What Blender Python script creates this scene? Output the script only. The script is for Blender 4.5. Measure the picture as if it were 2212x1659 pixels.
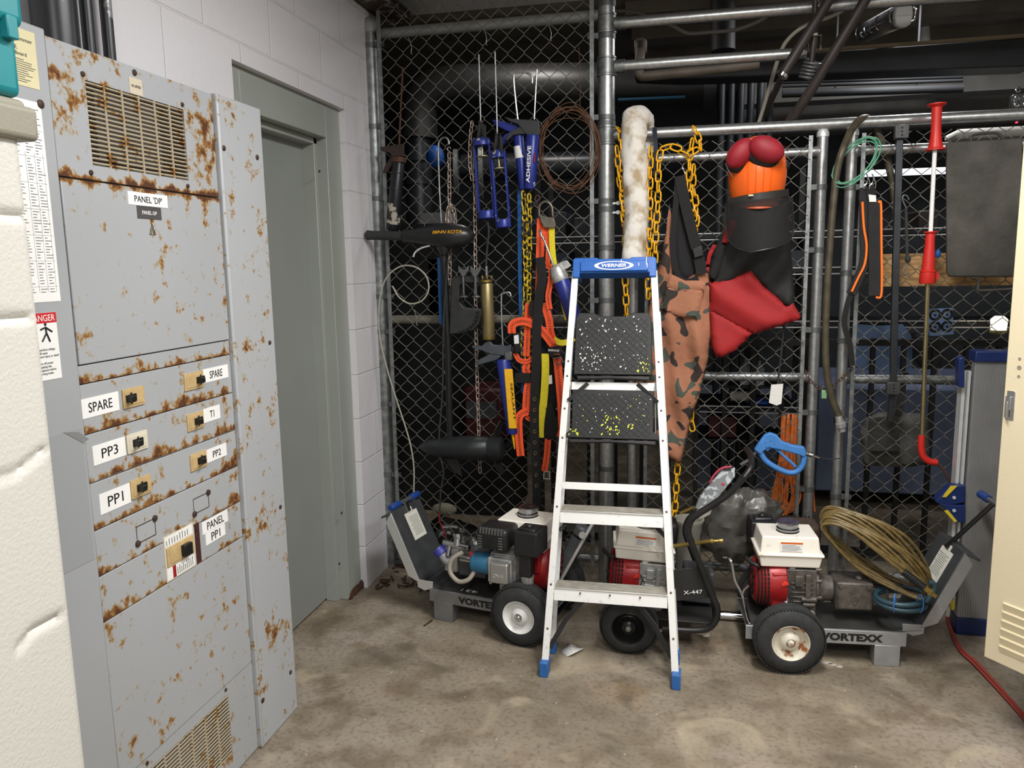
import bpy, bmesh, math, random
from mathutils import Vector as V, Matrix, noise
from mathutils.geometry import delaunay_2d_cdt
random.seed(7)
sc = bpy.context.scene
for o in list(bpy.data.objects): bpy.data.objects.remove(o)
pi = math.pi; sin = math.sin; cos = math.cos
# ------------------------------------------------------------------ camera
F = 1700.0; CX, CY = 1106.0, 829.5
dy = V(((1479-CX)/F, -(565-CY)/F, -1)).normalized()
dz = -V(((1290-CX)/F, -(12700-CY)/F, -1)); dz = (dz - dy*dz.dot(dy)).normalized()
dx = dy.cross(dz)
R = Matrix((dx, dy, dz)); EYE = V((0, 0, 1.5))
cam = bpy.data.cameras.new('camera'); camo = bpy.data.objects.new('camera', cam); sc.collection.objects.link(camo)
camo.matrix_world = Matrix.Translation(EYE) @ R.to_4x4()
cam.sensor_fit = 'HORIZONTAL'; cam.sensor_width = 36; cam.lens = F/2212*36; cam.clip_start = .02
sc.camera = camo
sc.view_settings.view_transform = 'Standard'; sc.view_settings.look = 'None'; sc.view_settings.gamma = 1
sc.view_settings.use_curve_mapping = False; sc.view_settings.exposure = 0.0
w = bpy.data.worlds.new('world'); sc.world = w; w.use_nodes = True
w.node_tree.nodes['Background'].inputs[0].default_value = (.7, .8, 1, 1); w.node_tree.nodes['Background'].inputs[1].default_value = .02
def area(name, loc, sx, sy, e, col=(1, 1, 1), rot=(0, 0, 0)):
    l = bpy.data.lights.new(name, 'AREA'); l.shape = 'RECTANGLE'; l.size = sx; l.size_y = sy; l.energy = e; l.color = col
    o = bpy.data.objects.new(name, l); o.location = loc; o.rotation_euler = rot; sc.collection.objects.link(o); return o
area('front_room_tube_light', (.25, 1.75, 2.70), .3, 1.2, 62, (1, .985, .955))
area('near_room_tube_light', (.2, -.7, 2.70), .3, 1.2, 56, (1, .985, .955))
area('side_room_tube_light', (1.6, 1.2, 2.70), .3, 1.2, 40, (1, .985, .955))
area('mechanical_room_fill', (1.1, 4.55, 2.88), .3, .5, 24, (.97, .97, 1))  # added dim fill so the things behind the gates show, not a room lamp
area('mechanical_room_left_fill', (-.9, 4.40, 2.95), .2, .25, 8, (1, .95, .88))  # second added fill, brightens the pipes behind the left fence section
def ray(px, py): return R @ V(((px-CX)/F, -(py-CY)/F, -1))
def P(px, py, Y): r = ray(px, py); return EYE + r*(Y/r.y)
def QX(px, py, X): r = ray(px, py); return EYE + r*(X/r.x)
def G(px, py, z=0): r = ray(px, py); return EYE + r*((z-1.5)/r.z)
def PL(pts, Y): return [P(p[0], p[1], p[2] if len(p) > 2 else Y) for p in pts]
# ------------------------------------------------------------------ materials
def lin(h):
    if not isinstance(h, str): return tuple(h)+(1,)
    c = [int(h[i:i+2], 16)/255 for i in (0, 2, 4)]
    return tuple((x/12.92 if x <= .04045 else ((x+.055)/1.055)**2.4) for x in c)+(1,)
MC = {}
def mnew(name):
    m = bpy.data.materials.new(name); m.use_nodes = True; nt = m.node_tree
    return m, nt, nt.nodes['Principled BSDF']
def nd(nt, t, **k):
    n = nt.nodes.new(t)
    for a, b in k.items(): setattr(n, a, b)
    return n
def tex(nt, kind, scale, detail=4, pos=None, **k):
    n = nd(nt, 'ShaderNodeTex'+kind)
    n.inputs['Scale'].default_value = scale
    if 'Detail' in n.inputs: n.inputs['Detail'].default_value = detail
    g = pos or nd(nt, 'ShaderNodeNewGeometry').outputs['Position']
    nt.links.new(g, n.inputs['Vector']); return n
def ramp(nt, fac, stops):
    r = nd(nt, 'ShaderNodeValToRGB'); nt.links.new(fac, r.inputs[0]); e = r.color_ramp.elements
    while len(e) < len(stops): e.new(.5)
    for i, (p, c) in enumerate(stops): e[i].position = p; e[i].color = c if len(c) == 4 else tuple(c)+(1,)
    return r.outputs[0]
def mix(nt, f, a, b, mode='MIX'):
    m = nd(nt, 'ShaderNodeMix', data_type='RGBA', blend_type=mode)
    for v, i in ((f, 0), (a, 6), (b, 7)):
        if isinstance(v, (tuple, float, int)): m.inputs[i].default_value = v
        else: nt.links.new(v, m.inputs[i])
    return m.outputs[2]
def math_(nt, op, a, b=0., c=None):
    m = nd(nt, 'ShaderNodeMath', operation=op)
    for i, v in enumerate((a, b) if c is None else (a, b, c)):
        if isinstance(v, (float, int)): m.inputs[i].default_value = v
        else: nt.links.new(v, m.inputs[i])
    return m.outputs[0]
def bump(nt, bs, h, s, d=.002, prev=None):
    b = nd(nt, 'ShaderNodeBump'); b.inputs['Strength'].default_value = s; b.inputs['Distance'].default_value = d
    nt.links.new(h, b.inputs['Height'])
    if prev: nt.links.new(prev, b.inputs['Normal'])
    nt.links.new(b.outputs[0], bs.inputs['Normal']); return b.outputs[0]
def mat(name, col, rough=.5, metal=0, var=.0, vs=12, col2=None, c2=(.5, .62), b=0, bs_=150, spec=None, alpha=1, trans=0, emit=0):
    if name in MC: return MC[name]
    m, nt, s = mnew(name); c = lin(col)
    s.inputs['Roughness'].default_value = rough; s.inputs['Metallic'].default_value = metal
    s.inputs['Base Color'].default_value = c
    if spec is not None: s.inputs['Specular IOR Level'].default_value = spec
    if var or col2:
        n = tex(nt, 'Noise', vs, 6)
        if col2: o = ramp(nt, n.outputs['Fac'], [(c2[0], c), (c2[1], lin(col2))])
        else:
            o = ramp(nt, n.outputs['Fac'], [(.3, tuple(x*(1-var) for x in c[:3])), (.7, tuple(min(1, x*(1+var)) for x in c[:3]))])
        nt.links.new(o, s.inputs['Base Color'])
    if b:
        n2 = tex(nt, 'Noise', bs_, 3); bump(nt, s, n2.outputs['Fac'], b)
    if alpha < 1: s.inputs['Alpha'].default_value = alpha
    if trans: s.inputs['Transmission Weight'].default_value = trans
    if emit:
        s.inputs['Emission Color'].default_value = c; s.inputs['Emission Strength'].default_value = emit
    MC[name] = m; return m
# shared materials
def rusty(name, base, rows=False, amount=.5, seed=0):
    m, nt, s = mnew(name); pos = nd(nt, 'ShaderNodeNewGeometry').outputs['Position']
    mp = nd(nt, 'ShaderNodeVectorMath', operation='ADD'); nt.links.new(pos, mp.inputs[0]); mp.inputs[1].default_value = (seed, seed*1.7, 0); pp = mp.outputs[0]
    n1 = tex(nt, 'Noise', 26, 8, pp); n2 = tex(nt, 'Noise', 5, 3, pp); n3 = tex(nt, 'Noise', 110, 6, pp)
    sp = nd(nt, 'ShaderNodeSeparateXYZ'); nt.links.new(pos, sp.inputs[0])
    x = math_(nt, 'MULTIPLY_ADD', n2.outputs['Fac'], .55, n1.outputs['Fac'])
    x = math_(nt, 'MULTIPLY_ADD', n3.outputs['Fac'], .42, x); x = math_(nt, 'SUBTRACT', x, .10)       # about .5+.27+.11 = .88
    if rows:
        z = sp.outputs['Z']
        f = math_(nt, 'MODULO', math_(nt, 'SUBTRACT', z, .144), .111)    # rows repeat each .111 m
        lo = math_(nt, 'SUBTRACT', 1., math_(nt, 'MULTIPLY', f, 32.))
        lo = math_(nt, 'MAXIMUM', lo, 0.)
        rg = math_(nt, 'MULTIPLY', math_(nt, 'GREATER_THAN', z, .69), math_(nt, 'LESS_THAN', z, 1.36))
        x = math_(nt, 'MULTIPLY_ADD', math_(nt, 'MULTIPLY', lo, rg), .27, x)
        # vent plate edge rust
        t = math_(nt, 'MAXIMUM', math_(nt, 'SUBTRACT', 1., math_(nt, 'MULTIPLY', math_(nt, 'ABSOLUTE', math_(nt, 'SUBTRACT', z, 1.702)), 45.)), 0.)
        x = math_(nt, 'MULTIPLY_ADD', t, .34, x)
        t = math_(nt, 'MAXIMUM', math_(nt, 'SUBTRACT', 1., math_(nt, 'MULTIPLY', math_(nt, 'ABSOLUTE', math_(nt, 'SUBTRACT', z, 1.84)), 6.)), 0.)
        x = math_(nt, 'MULTIPLY_ADD', t, .10, x)
        u = math_(nt, 'MAXIMUM', math_(nt, 'SUBTRACT', 1., math_(nt, 'MULTIPLY', math_(nt, 'ABSOLUTE', math_(nt, 'SUBTRACT', sp.outputs['Y'], 2.03)), 14.)), 0.)
        u = math_(nt, 'MULTIPLY', u, math_(nt, 'GREATER_THAN', z, .8))
        x = math_(nt, 'MULTIPLY_ADD', u, .07, x)
    k = .0 if rows else 0
    r = ramp(nt, x, [(0, lin(base)), (1.10-amount*.12, lin(base)), (1.13-amount*.12, lin('a88f62')), (1.18-amount*.12, lin('8d5c22')), (1.27, lin('5a2e14'))]) if False else None
    xs = math_(nt, 'MULTIPLY_ADD', x, .7, -.155+amount*.08)
    g = tex(nt, 'Noise', 1.6, 2, pp)
    bc = mix(nt, g.outputs['Fac'], tuple(v*.93 for v in lin(base)[:3])+(1,), tuple(min(1, v*1.07) for v in lin(base)[:3])+(1,))
    fac = ramp(nt, xs, [(.565, (0, 0, 0)), (.655, (1, 1, 1))])
    rc = ramp(nt, xs, [(.57, lin('ada07f')), (.635, lin('94733c')), (.69, lin('7e501f')), (.74, lin('4f2c16'))])
    nt.links.new(mix(nt, fac, bc, rc), s.inputs['Base Color'])
    nt.links.new(math_(nt, 'MULTIPLY_ADD', fac, .45, .38), s.inputs['Roughness'])
    bump(nt, s, fac, .12, .0006)
    MC[name] = m; return m
galv = mat('galvanised_steel', 'b4b6b6', .36, .85, var=.18, vs=60, b=.12, bs_=220)
galvd = mat('weathered_galvanised_steel', '8d9090', .42, .8, var=.35, vs=35, b=.15, bs_=180)
band = mat('band_steel', '6b6e6e', .5, .7, var=.2, vs=30)
wire = mat('fence_wire_steel', '77756d', .5, .45, var=.15, vs=15)
alum = mat('aluminium', 'e2e4e4', .42, .45, var=.07, vs=30)
alumw = mat('worn_white_aluminium', 'e6e6e3', .5, .25, var=.04, vs=60, col2='cbc8c3', c2=(.6, .75))
black = mat('black_plastic', '1c1c1d', .42, 0, var=.2, vs=30)
blackm = mat('black_painted_steel', '1e1e1f', .38, .2, var=.25, vs=25)
rubber = mat('black_rubber', '2c2d2e', .75, 0, var=.25, vs=40, b=.2, bs_=120)
blackf = mat('black_webbing', '161616', .85, 0, var=.2, vs=120, b=.4, bs_=500)
dark = mat('dark_interior', '0c0c0c', .9)
paper = mat('white_paper', 'f0f0ee', .7, var=.04)
inkm = mat('black_ink', '141414', .6)
blueg = mat('blue_enamel', '24348c', .35, .1, var=.15, vs=30, col2='b9b49c', c2=(.64, .665))
blueb = mat('dark_blue_enamel', '243287', .35, .1, var=.12, vs=30)
greym = mat('grey_cast_metal', '6c6e70', .45, .6, var=.25, vs=40)
castal = mat('cast_aluminium', 'bcbcba', .42, .6, var=.22, vs=45, b=.2, bs_=160)
dcast = mat('dirty_cast_metal', '625c56', .55, .45, var=.35, vs=40, b=.2, bs_=130)
chrome = mat('chrome', 'd4d4d4', .12, 1)
rust = mat('rusty_steel', '55392c', .7, .3, var=.4, vs=60)
cream = mat('cream_tank_enamel', 'f1ece1', .3, 0, var=.05, vs=20, col2='c7b896', c2=(.62, .72))
redp = mat('engine_red', '9c1f22', .35, .1, var=.12, vs=25)
orange = mat('orange_webbing', 'ff5a2a', .7, var=.08, vs=80)
yellowp = mat('yellow_plastic', 'f0b316', .38, var=.08, vs=40)
yellow2 = mat('worn_yellow_black_chain', 'd8b81f', .5, var=.1, vs=60, col2='24231a', c2=(.5, .56))
bluep = mat('blue_plastic', '1f63b8', .4, var=.06, vs=30)
silverc = mat('silver_paint', 'a9abad', .38, .55, var=.12, vs=18)
dgrey = mat('dark_grey_paint', '454749', .5, .3, var=.2, vs=18)
# ------------------------------------------------------------------ mesh builder
LOC = {}
def spl(pts, k=6, closed=False):
    pts = [V(p) for p in pts]; n = len(pts); out = []
    for i in range(n if closed else n-1):
        if closed: a, b, c, d = (pts[(i+j) % n] for j in (-1, 0, 1, 2))
        else: a, b, c, d = pts[max(i-1, 0)], pts[i], pts[i+1], pts[min(i+2, n-1)]
        for j in range(k):
            t = j/k
            out.append(.5*((2*b)+(c-a)*t+(2*a-5*b+4*c-d)*t*t+(3*b-a-3*c+d)*t**3))
    if not closed: out.append(pts[-1])
    return out
class B:
    def __init__(s, T=None): s.bm = bmesh.new(); s.T = T; s.mi = 0
    def v(s, p): return s.bm.verts.new(s.T @ V(p) if s.T else V(p))
    def f(s, vs):
        try: f = s.bm.faces.new(vs)
        except ValueError: return
        f.material_index = s.mi; f.smooth = True
    def box(s, a, b):
        x0, y0, z0 = (min(a[i], b[i]) for i in range(3)); x1, y1, z1 = (max(a[i], b[i]) for i in range(3))
        s.obox(((x0+x1)/2, (y0+y1)/2, (z0+z1)/2), ((x1-x0)/2, 0, 0), (0, (y1-y0)/2, 0), (0, 0, (z1-z0)/2)); return s
    def obox(s, c, a, b, d):
        c, a, b, d = V(c), V(a), V(b), V(d)
        q = [s.v(c+a*i+b*j+d*k) for i in (-1, 1) for j in (-1, 1) for k in (-1, 1)]
        for t in ((0, 1, 3, 2), (4, 6, 7, 5), (0, 4, 5, 1), (2, 3, 7, 6), (0, 2, 6, 4), (1, 5, 7, 3)): s.f([q[i] for i in t])
        return s
    def prism(s, pts, d):
        d = V(d); a = [s.v(p) for p in pts]; b = [s.v(V(p)+d) for p in pts]; n = len(a)
        s.f(a[::-1]); s.f(b)
        for i in range(n): s.f([a[i], a[(i+1) % n], b[(i+1) % n], b[i]])
        return s
    def tube(s, pts, r, n=8, closed=False, flat=None, start=0):
        pts = [V(p) for p in pts]; m = len(pts)
        rr = r if isinstance(r, (list, tuple)) else [r]*m
        tg = []
        for i in range(m):
            if closed: t = pts[(i+1) % m]-pts[i-1]
            else: t = pts[min(i+1, m-1)]-pts[max(i-1, 0)]
            tg.append(t.normalized() if t.length > 1e-9 else V((0, 0, 1)))
        u = tg[0].orthogonal().normalized(); rings = []
        if flat: u = (V(flat)-tg[0]*tg[0].dot(V(flat))).normalized()
        for i in range(m):
            if i: u = tg[i-1].rotation_difference(tg[i]) @ u
            w_ = tg[i].cross(u)
            rings.append([s.v(pts[i]+(u*cos(2*pi*j/n+start)+w_*sin(2*pi*j/n+start))*rr[i]) for j in range(n)])
        for i in range(m if closed else m-1):
            a, b = rings[i], rings[(i+1) % m]; o = 0
            if closed and i == m-1:
                o = min(range(n), key=lambda k: (a[0].co-b[k].co).length)
            for j in range(n): s.f([a[j], a[(j+1) % n], b[(j+1+o) % n], b[(j+o) % n]])
        if not closed: s.f(rings[0][::-1]); s.f(rings[-1])
        return s
    def cyl(s, a, b, r, r2=None, n=20): return s.tube([a, b], [r, r if r2 is None else r2], n)
    def lathe(s, o, ax, prof, n=28, cap=True):
        o = V(o); ax = V(ax).normalized(); u = ax.orthogonal().normalized(); w_ = ax.cross(u); rings = []
        for h, r in prof:
            rings.append([s.v(o+ax*h+(u*cos(2*pi*j/n)+w_*sin(2*pi*j/n))*max(r, 1e-4)) for j in range(n)])
        for a, b in zip(rings, rings[1:]):
            for j in range(n): s.f([a[j], a[(j+1) % n], b[(j+1) % n], b[j]])
        if cap: s.f(rings[0][::-1]); s.f(rings[-1])
        elif cap is False:
            for j in range(n): s.f([rings[-1][j], rings[-1][(j+1) % n], rings[0][(j+1) % n], rings[0][j]])
        return s
    def ball(s, c, r, n=16):
        r = (r, r, r) if isinstance(r, (int, float)) else r; rings = []; c = V(c)
        for i in range(1, n//2):
            a = pi*i/(n//2)
            rings.append([s.v(c+V((r[0]*sin(a)*cos(2*pi*j/n), r[1]*sin(a)*sin(2*pi*j/n), r[2]*cos(a)))) for j in range(n)])
        for a, b in zip(rings, rings[1:]):
            for j in range(n): s.f([a[j], b[j], b[(j+1) % n], a[(j+1) % n]])
        t = s.v(c+V((0, 0, r[2]))); e = s.v(c-V((0, 0, r[2])))
        for j in range(n): s.f([t, rings[0][j], rings[0][(j+1) % n]]); s.f([e, rings[-1][(j+1) % n], rings[-1][j]])
        return s
    def ribbon(s, pts, wd, th=.003, side=None):
        pts = [V(p) for p in pts]; m = len(pts); prev = None; rings = []
        ww = wd if isinstance(wd, (list, tuple)) else [wd]*m
        for i in range(m):
            t = (pts[min(i+1, m-1)]-pts[max(i-1, 0)]).normalized()
            a = t.cross(V((0, 1, 0))) if side is None else V(side)-t*t.dot(V(side))
            if a.length < .05: a = prev or V((1, 0, 0))
            a.normalize()
            if prev and a.dot(prev) < 0: a = -a
            prev = a; nn = t.cross(a).normalized(); h = a*ww[i]/2; d = nn*th/2
            rings.append([s.v(pts[i]+h+d), s.v(pts[i]-h+d), s.v(pts[i]-h-d), s.v(pts[i]+h-d)])
        for a, b in zip(rings, rings[1:]):
            for j in range(4): s.f([a[j], a[(j+1) % 4], b[(j+1) % 4], b[j]])
        s.f(rings[0][::-1]); s.f(rings[-1]); return s
    def link(s, c, t, side, L, Wd, r, n=6, k=12):
        """one oval chain link centred at c, long axis t"""
        c, t = V(c), V(t).normalized(); side = (V(side)-t*t.dot(V(side))).normalized(); pts = []
        for i in range(k):
            a = 2*pi*i/k; e = (L-Wd)/2*(1 if cos(a) > 0 else -1) if abs(cos(a)) > 1e-6 else 0
            pts.append(c+t*(e+Wd/2*cos(a)*.9)+side*(Wd/2*sin(a)))
        return s.tube(pts, r, n, closed=True)
    def chain(s, pts, L, Wd, r, ph=0):
        pts = [V(p) for p in pts]; pitch = L-2.6*r; acc = 0; pos = pitch/2; i = 0; k = 0; segs = []
        tot = sum((b-a).length for a, b in zip(pts, pts[1:]))
        while pos < tot:
            q = pos; j = 0
            while j < len(pts)-2 and q > (pts[j+1]-pts[j]).length: q -= (pts[j+1]-pts[j]).length; j += 1
            d = (pts[j+1]-pts[j]).normalized(); c = pts[j]+d*q
            sd = d.cross(V((0, 1, 0)))
            if sd.length < .1: sd = V((1, 0, 0))
            sd.normalize(); bn = d.cross(sd).normalized()
            a = (.35 if (k+ph) % 2 else -1.1)+.15*sin(k*2.3)
            s.link(c, d, sd*cos(a)+bn*sin(a), L, Wd, r); pos += pitch; k += 1
        return s
    def done(s, name, m, par=None, bev=0, seg=2, sm=40):
        bm = s.bm; o0 = V((0, 0, 0))
        if par is not None: o0 = LOC[par.name]
        else:
            xs = [v.co for v in bm.verts]
            o0 = V(((min(v.x for v in xs)+max(v.x for v in xs))/2, (min(v.y for v in xs)+max(v.y for v in xs))/2, min(v.z for v in xs)))
        for v in bm.verts: v.co -= o0
        bmesh.ops.recalc_face_normals(bm, faces=bm.faces)
        me = bpy.data.meshes.new(name); bm.to_mesh(me); bm.free()
        me.set_sharp_from_angle(angle=math.radians(sm))
        for mm in (m if isinstance(m, (list, tuple)) else [m]): me.materials.append(mm)
        o = bpy.data.objects.new(name, me); sc.collection.objects.link(o)
        if par is not None: o.parent = par
        else: o.location = o0
        LOC[o.name] = o0
        if bev:
            md = o.modifiers.new('bevel', 'BEVEL'); md.width = bev; md.segments = seg; md.limit_method = 'ANGLE'; md.angle_limit = math.radians(35)
            md.harden_normals = False
        return o
def thing(name, label, cat, loc, group=None):
    o = bpy.data.objects.new(name, None); sc.collection.objects.link(o); o.location = loc; o.empty_display_size = .05
    LOC[o.name] = V(loc); o['label'] = label; o['category'] = cat
    if group: o['group'] = group
    return o
def tag(o, label, cat, group=None):
    o['label'] = label; o['category'] = cat
    if group: o['group'] = group
    return o
def struct(o): o['kind'] = 'structure'; return o
def lab(o, l): o['label'] = l; return o
def text(s, c, xd, yd, w, h, m, par, name='lettering', ex=.0008, shear=0, bold=0, space=1):
    """lettering centred at c, fitted to w x h, reading along xd, up along yd"""
    cu = bpy.data.curves.new('t', 'FONT'); cu.body = s; cu.extrude = .0; cu.resolution_u = 3; cu.offset = bold; cu.shear = shear; cu.space_character = space
    cu.align_x = 'LEFT'
    to = bpy.data.objects.new('t', cu); sc.collection.objects.link(to)
    me = bpy.data.meshes.new_from_object(to.evaluated_get(bpy.context.evaluated_depsgraph_get()))
    bpy.data.objects.remove(to); bpy.data.curves.remove(cu)
    bm = bmesh.new(); bm.from_mesh(me); bpy.data.meshes.remove(me)
    g = bmesh.ops.extrude_face_region(bm, geom=bm.faces[:])
    for e in g['geom']:
        if isinstance(e, bmesh.types.BMVert): e.co.z += 1
    xs = [v.co.x for v in bm.verts]; ys = [v.co.y for v in bm.verts]
    x0, x1, y0, y1 = min(xs), max(xs), min(ys), max(ys)
    c, xd, yd = V(c), V(xd).normalized(), V(yd).normalized(); n = xd.cross(yd).normalized()
    for v in bm.verts:
        p = c+xd*((v.co.x-x0)/(x1-x0)-.5)*w+yd*((v.co.y-y0)/(y1-y0)-.5)*h+n*v.co.z*ex
        v.co = p
    b = B(); b.bm.free(); b.bm = bm
    return b.done(name, m, par, sm=30)
def cloth(poly, Y, th, res=.014, fold=None, back=.4, edge=.03):
    """a soft body with an outline in the fence plane and real depth; fold(x,z)->depth towards the viewer"""
    pts = [V((p.x, p.z)) for p in poly]; out = []
    for a, b in zip(pts, pts[1:]+pts[:1]):
        n = max(1, int((b-a).length/res))
        for i in range(n): out.append(a.lerp(b, i/n))
    nb = len(out); x0 = min(p.x for p in out); x1 = max(p.x for p in out); z0 = min(p.y for p in out); z1 = max(p.y for p in out)
    def inside(q):
        c = False; j = nb-1
        for i in range(nb):
            a, b = out[i], out[j]
            if (a.y > q.y) != (b.y > q.y) and q.x < (b.x-a.x)*(q.y-a.y)/(b.y-a.y)+a.x: c = not c
            j = i
        return c
    inn = []; z = z0+res/2; row = 0
    while z < z1:
        x = x0+(res/2 if row % 2 else 0)
        while x < x1:
            q = V((x, z))
            if inside(q) and min((q-o).length_squared for o in out) > (res*.55)**2: inn.append(q)
            x += res
        z += res*.87; row += 1
    vs, es, fs, _, _, _ = delaunay_2d_cdt(out+inn, [], [list(range(nb))], 1, 1e-6)
    b = B(); fr = []; bk = []
    for q in vs:
        d = min((q-o).length for o in out); e = min(d/edge, 1); k = math.sqrt(max(0, 1-(1-e)**2))
        fo = (fold(q.x, q.y) if fold else 0)
        yf = Y-th*k*.6-k*fo; v1 = b.v((q.x, yf, q.y)); fr.append(v1)
        bk.append(v1 if d < 1e-5 else b.v((q.x, Y+th*back*k, q.y)))
    for f in fs:
        b.f([fr[i] for i in f]); g = [bk[i] for i in f][::-1]
        if any(fr[i] is not bk[i] for i in f): b.f(g)
    return b
def copyobj(o, par, off):
    c = o.copy(); sc.collection.objects.link(c); c.parent = par; LOC[c.name] = LOC[o.name]
    c.location = o.location+V(off); return c
# ------------------------------------------------------------------ setting
YF = 3.6; YM = 3.553
m, nt, s = mnew('concrete_floor')
n1 = tex(nt, 'Noise', 1.3, 5); n2 = tex(nt, 'Noise', 7, 8); n3 = tex(nt, 'Noise', 60, 4); n4 = tex(nt, 'Noise', 2.6, 7)
c = ramp(nt, n1.outputs['Fac'], [(.3, lin('6f6656')), (.5, lin('8c8170')), (.7, lin('a0968a'))])
c = mix(nt, ramp(nt, n2.outputs['Fac'], [(.46, (0, 0, 0)), (.66, (.85, .85, .85))]), c, lin('6f6250'))
c = mix(nt, ramp(nt, n4.outputs['Fac'], [(.58, (0, 0, 0)), (.72, (.35, .35, .35))]), c, lin('8c6a44'))
c = mix(nt, ramp(nt, n3.outputs['Fac'], [(.35, (.4, .4, .4)), (.5, (0, 0, 0))]), c, lin('51463a'))
n5 = tex(nt, 'Noise', 3.4, 9); n5.inputs['Distortion'].default_value = 1.1
c = mix(nt, ramp(nt, n5.outputs['Fac'], [(.55, (0, 0, 0)), (.68, (.6, .6, .6))]), c, lin('b3a68f'))
c = mix(nt, ramp(nt, n5.outputs['Fac'], [(.30, (.65, .65, .65)), (.41, (0, 0, 0))]), c, lin('5a5042'))
vo = tex(nt, 'Voronoi', 14, 0); c = mix(nt, ramp(nt, vo.outputs['Distance'], [(.035, (.8, .8, .8)), (.06, (0, 0, 0))]), c, lin('bdb3a4'))
nt.links.new(c, s.inputs['Base Color']); s.inputs['Roughness'].default_value = .55
nt.links.new(ramp(nt, n2.outputs['Fac'], [(.3, (.42, .42, .42)), (.7, (.7, .7, .7))]), s.inputs['Roughness'])
bump(nt, s, n3.outputs['Fac'], .12, .002); floorm = m
m, nt, s = mnew('painted_block_wall')
sp = nd(nt, 'ShaderNodeSeparateXYZ'); nt.links.new(nd(nt, 'ShaderNodeNewGeometry').outputs['Position'], sp.inputs[0])
cb = nd(nt, 'ShaderNodeCombineXYZ'); nt.links.new(math_(nt, 'ADD', sp.outputs['Y'], .16), cb.inputs[0]); nt.links.new(math_(nt, 'ADD', sp.outputs['Z'], .0), cb.inputs[1])
br = nd(nt, 'ShaderNodeTexBrick'); nt.links.new(cb.outputs[0], br.inputs['Vector']); br.inputs['Scale'].default_value = 1
br.inputs['Brick Width'].default_value = .406; br.inputs['Row Height'].default_value = .2032; br.inputs['Mortar Size'].default_value = .0045; br.inputs['Mortar Smooth'].default_value = .6
n = tex(nt, 'Noise', 90, 5); g = tex(nt, 'Noise', 1.5, 2)
nt.links.new(mix(nt, g.outputs['Fac'], lin('d3d1d6'), lin('e0dfe2')), s.inputs['Base Color']); s.inputs['Roughness'].default_value = .42
bb = bump(nt, s, n.outputs['Fac'], .35, .0025); bump(nt, s, math_(nt, 'SUBTRACT', 1., br.outputs['Fac']), .7, .004, bb); wallm = m
ceilm = mat('painted_ceiling', 'c9cacc', .8, var=.04, vs=3)
farm = mat('far_wall_paint', '484b4e', .9, var=.35, vs=2.5)
darkconc = mat('dark_board_marked_concrete', '7a7368', .9, var=.3, vs=3, b=.3, bs_=25)
XW = -1.44; XD = -1.57
b = B(); b.box((-3.2, -2.2, -.1), (3.2, 7.6, 0)); struct(b.done('floor', floorm))
b = B(); b.box((XW-.2, -2.2, 0), (XW, 2.42, 2.9)); b.box((XW-.2, 3.30, 0), (XW, 3.62, 2.9)); b.box((XW-.2, 2.42, 2.172), (XW, 3.30, 2.9))
struct(b.done('wall_left', wallm))
b = B(); b.box((-3.2, 7.5, 0), (3.2, 7.6, 3.4)); struct(b.done('wall_back', farm))
b = B(); b.box((3.1, -2.2, 0), (3.2, 7.6, 3.4)); struct(b.done('wall_right', mat('right_wall_paint', 'a2a4a6', .8)))
b = B(); b.box((-3.2, 3.62, 0), (-3.1, 7.6, 3.4)); b.box((-3.2, 3.62, 0), (XW-.2, 3.7, 3.4)); struct(b.done('wall_far_left', farm))
b = B(); b.box((-3.2, -2.3, 0), (3.2, -2.2, 3.4)); struct(b.done('wall_near', mat('near_wall_paint', 'c8c8c8', .8)))
b = B(); b.box((-3.2, -2.2, 2.78), (-.36, 4.1, 2.88)); b.box((-.36, -2.2, 2.78), (3.2, 2.3, 2.88)); struct(b.done('ceiling_front', ceilm))
b = B(); b.box((-.36, 2.3, 3.0), (3.2, 7.6, 3.1)); b.box((-3.2, 4.1, 3.0), (-.36, 7.6, 3.1)); b.box((-3.2, 4.1, 2.79), (-.36, 4.25, 3.1))
for i in range(9): b.box((-.36, 2.7+i*.55, 2.93), (3.2, 2.86+i*.55, 3.0))
struct(b.done('ceiling_rear', darkconc))
b = B(); b.box((XW+.002, 2.2, 2.66), (XW+.14, 4.05, 2.675)); b.box((XW+.002, 2.2, 2.66), (XW+.012, 4.05, 2.778)); b.box((XW+.05, 2.2, 2.70), (XW+.06, 4.05, 2.778))
struct(b.done('trim_1', mat('rusty_angle_steel', '4a4039', .6, .4, var=.4, vs=20, col2='8d8a86', c2=(.55, .6)), bev=.003))
# door
doorp = mat('sage_grey_paint', '8c918d', .38, var=.03, vs=4)
dframe = mat('sage_grey_frame_paint', '989d96', .35, var=.03, vs=4)
b = B(); b.box((XD-.045, 2.44, .012), (XD, 3.245, 2.06)); d = b.done('door_1', doorp, bev=.002); struct(d)
fr = B(); y0, y1, zt = 2.42, 3.30, 2.172
for (a, c, e, f) in ((3.163, 3.30, 0, 2.172), (2.42, 2.51, 0, 2.172)): fr.box((XD-.05, a, e), (-1.47, c, f))
fr.box((XD-.05, 2.51, 2.036), (-1.47, 3.163, 2.172))
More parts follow.
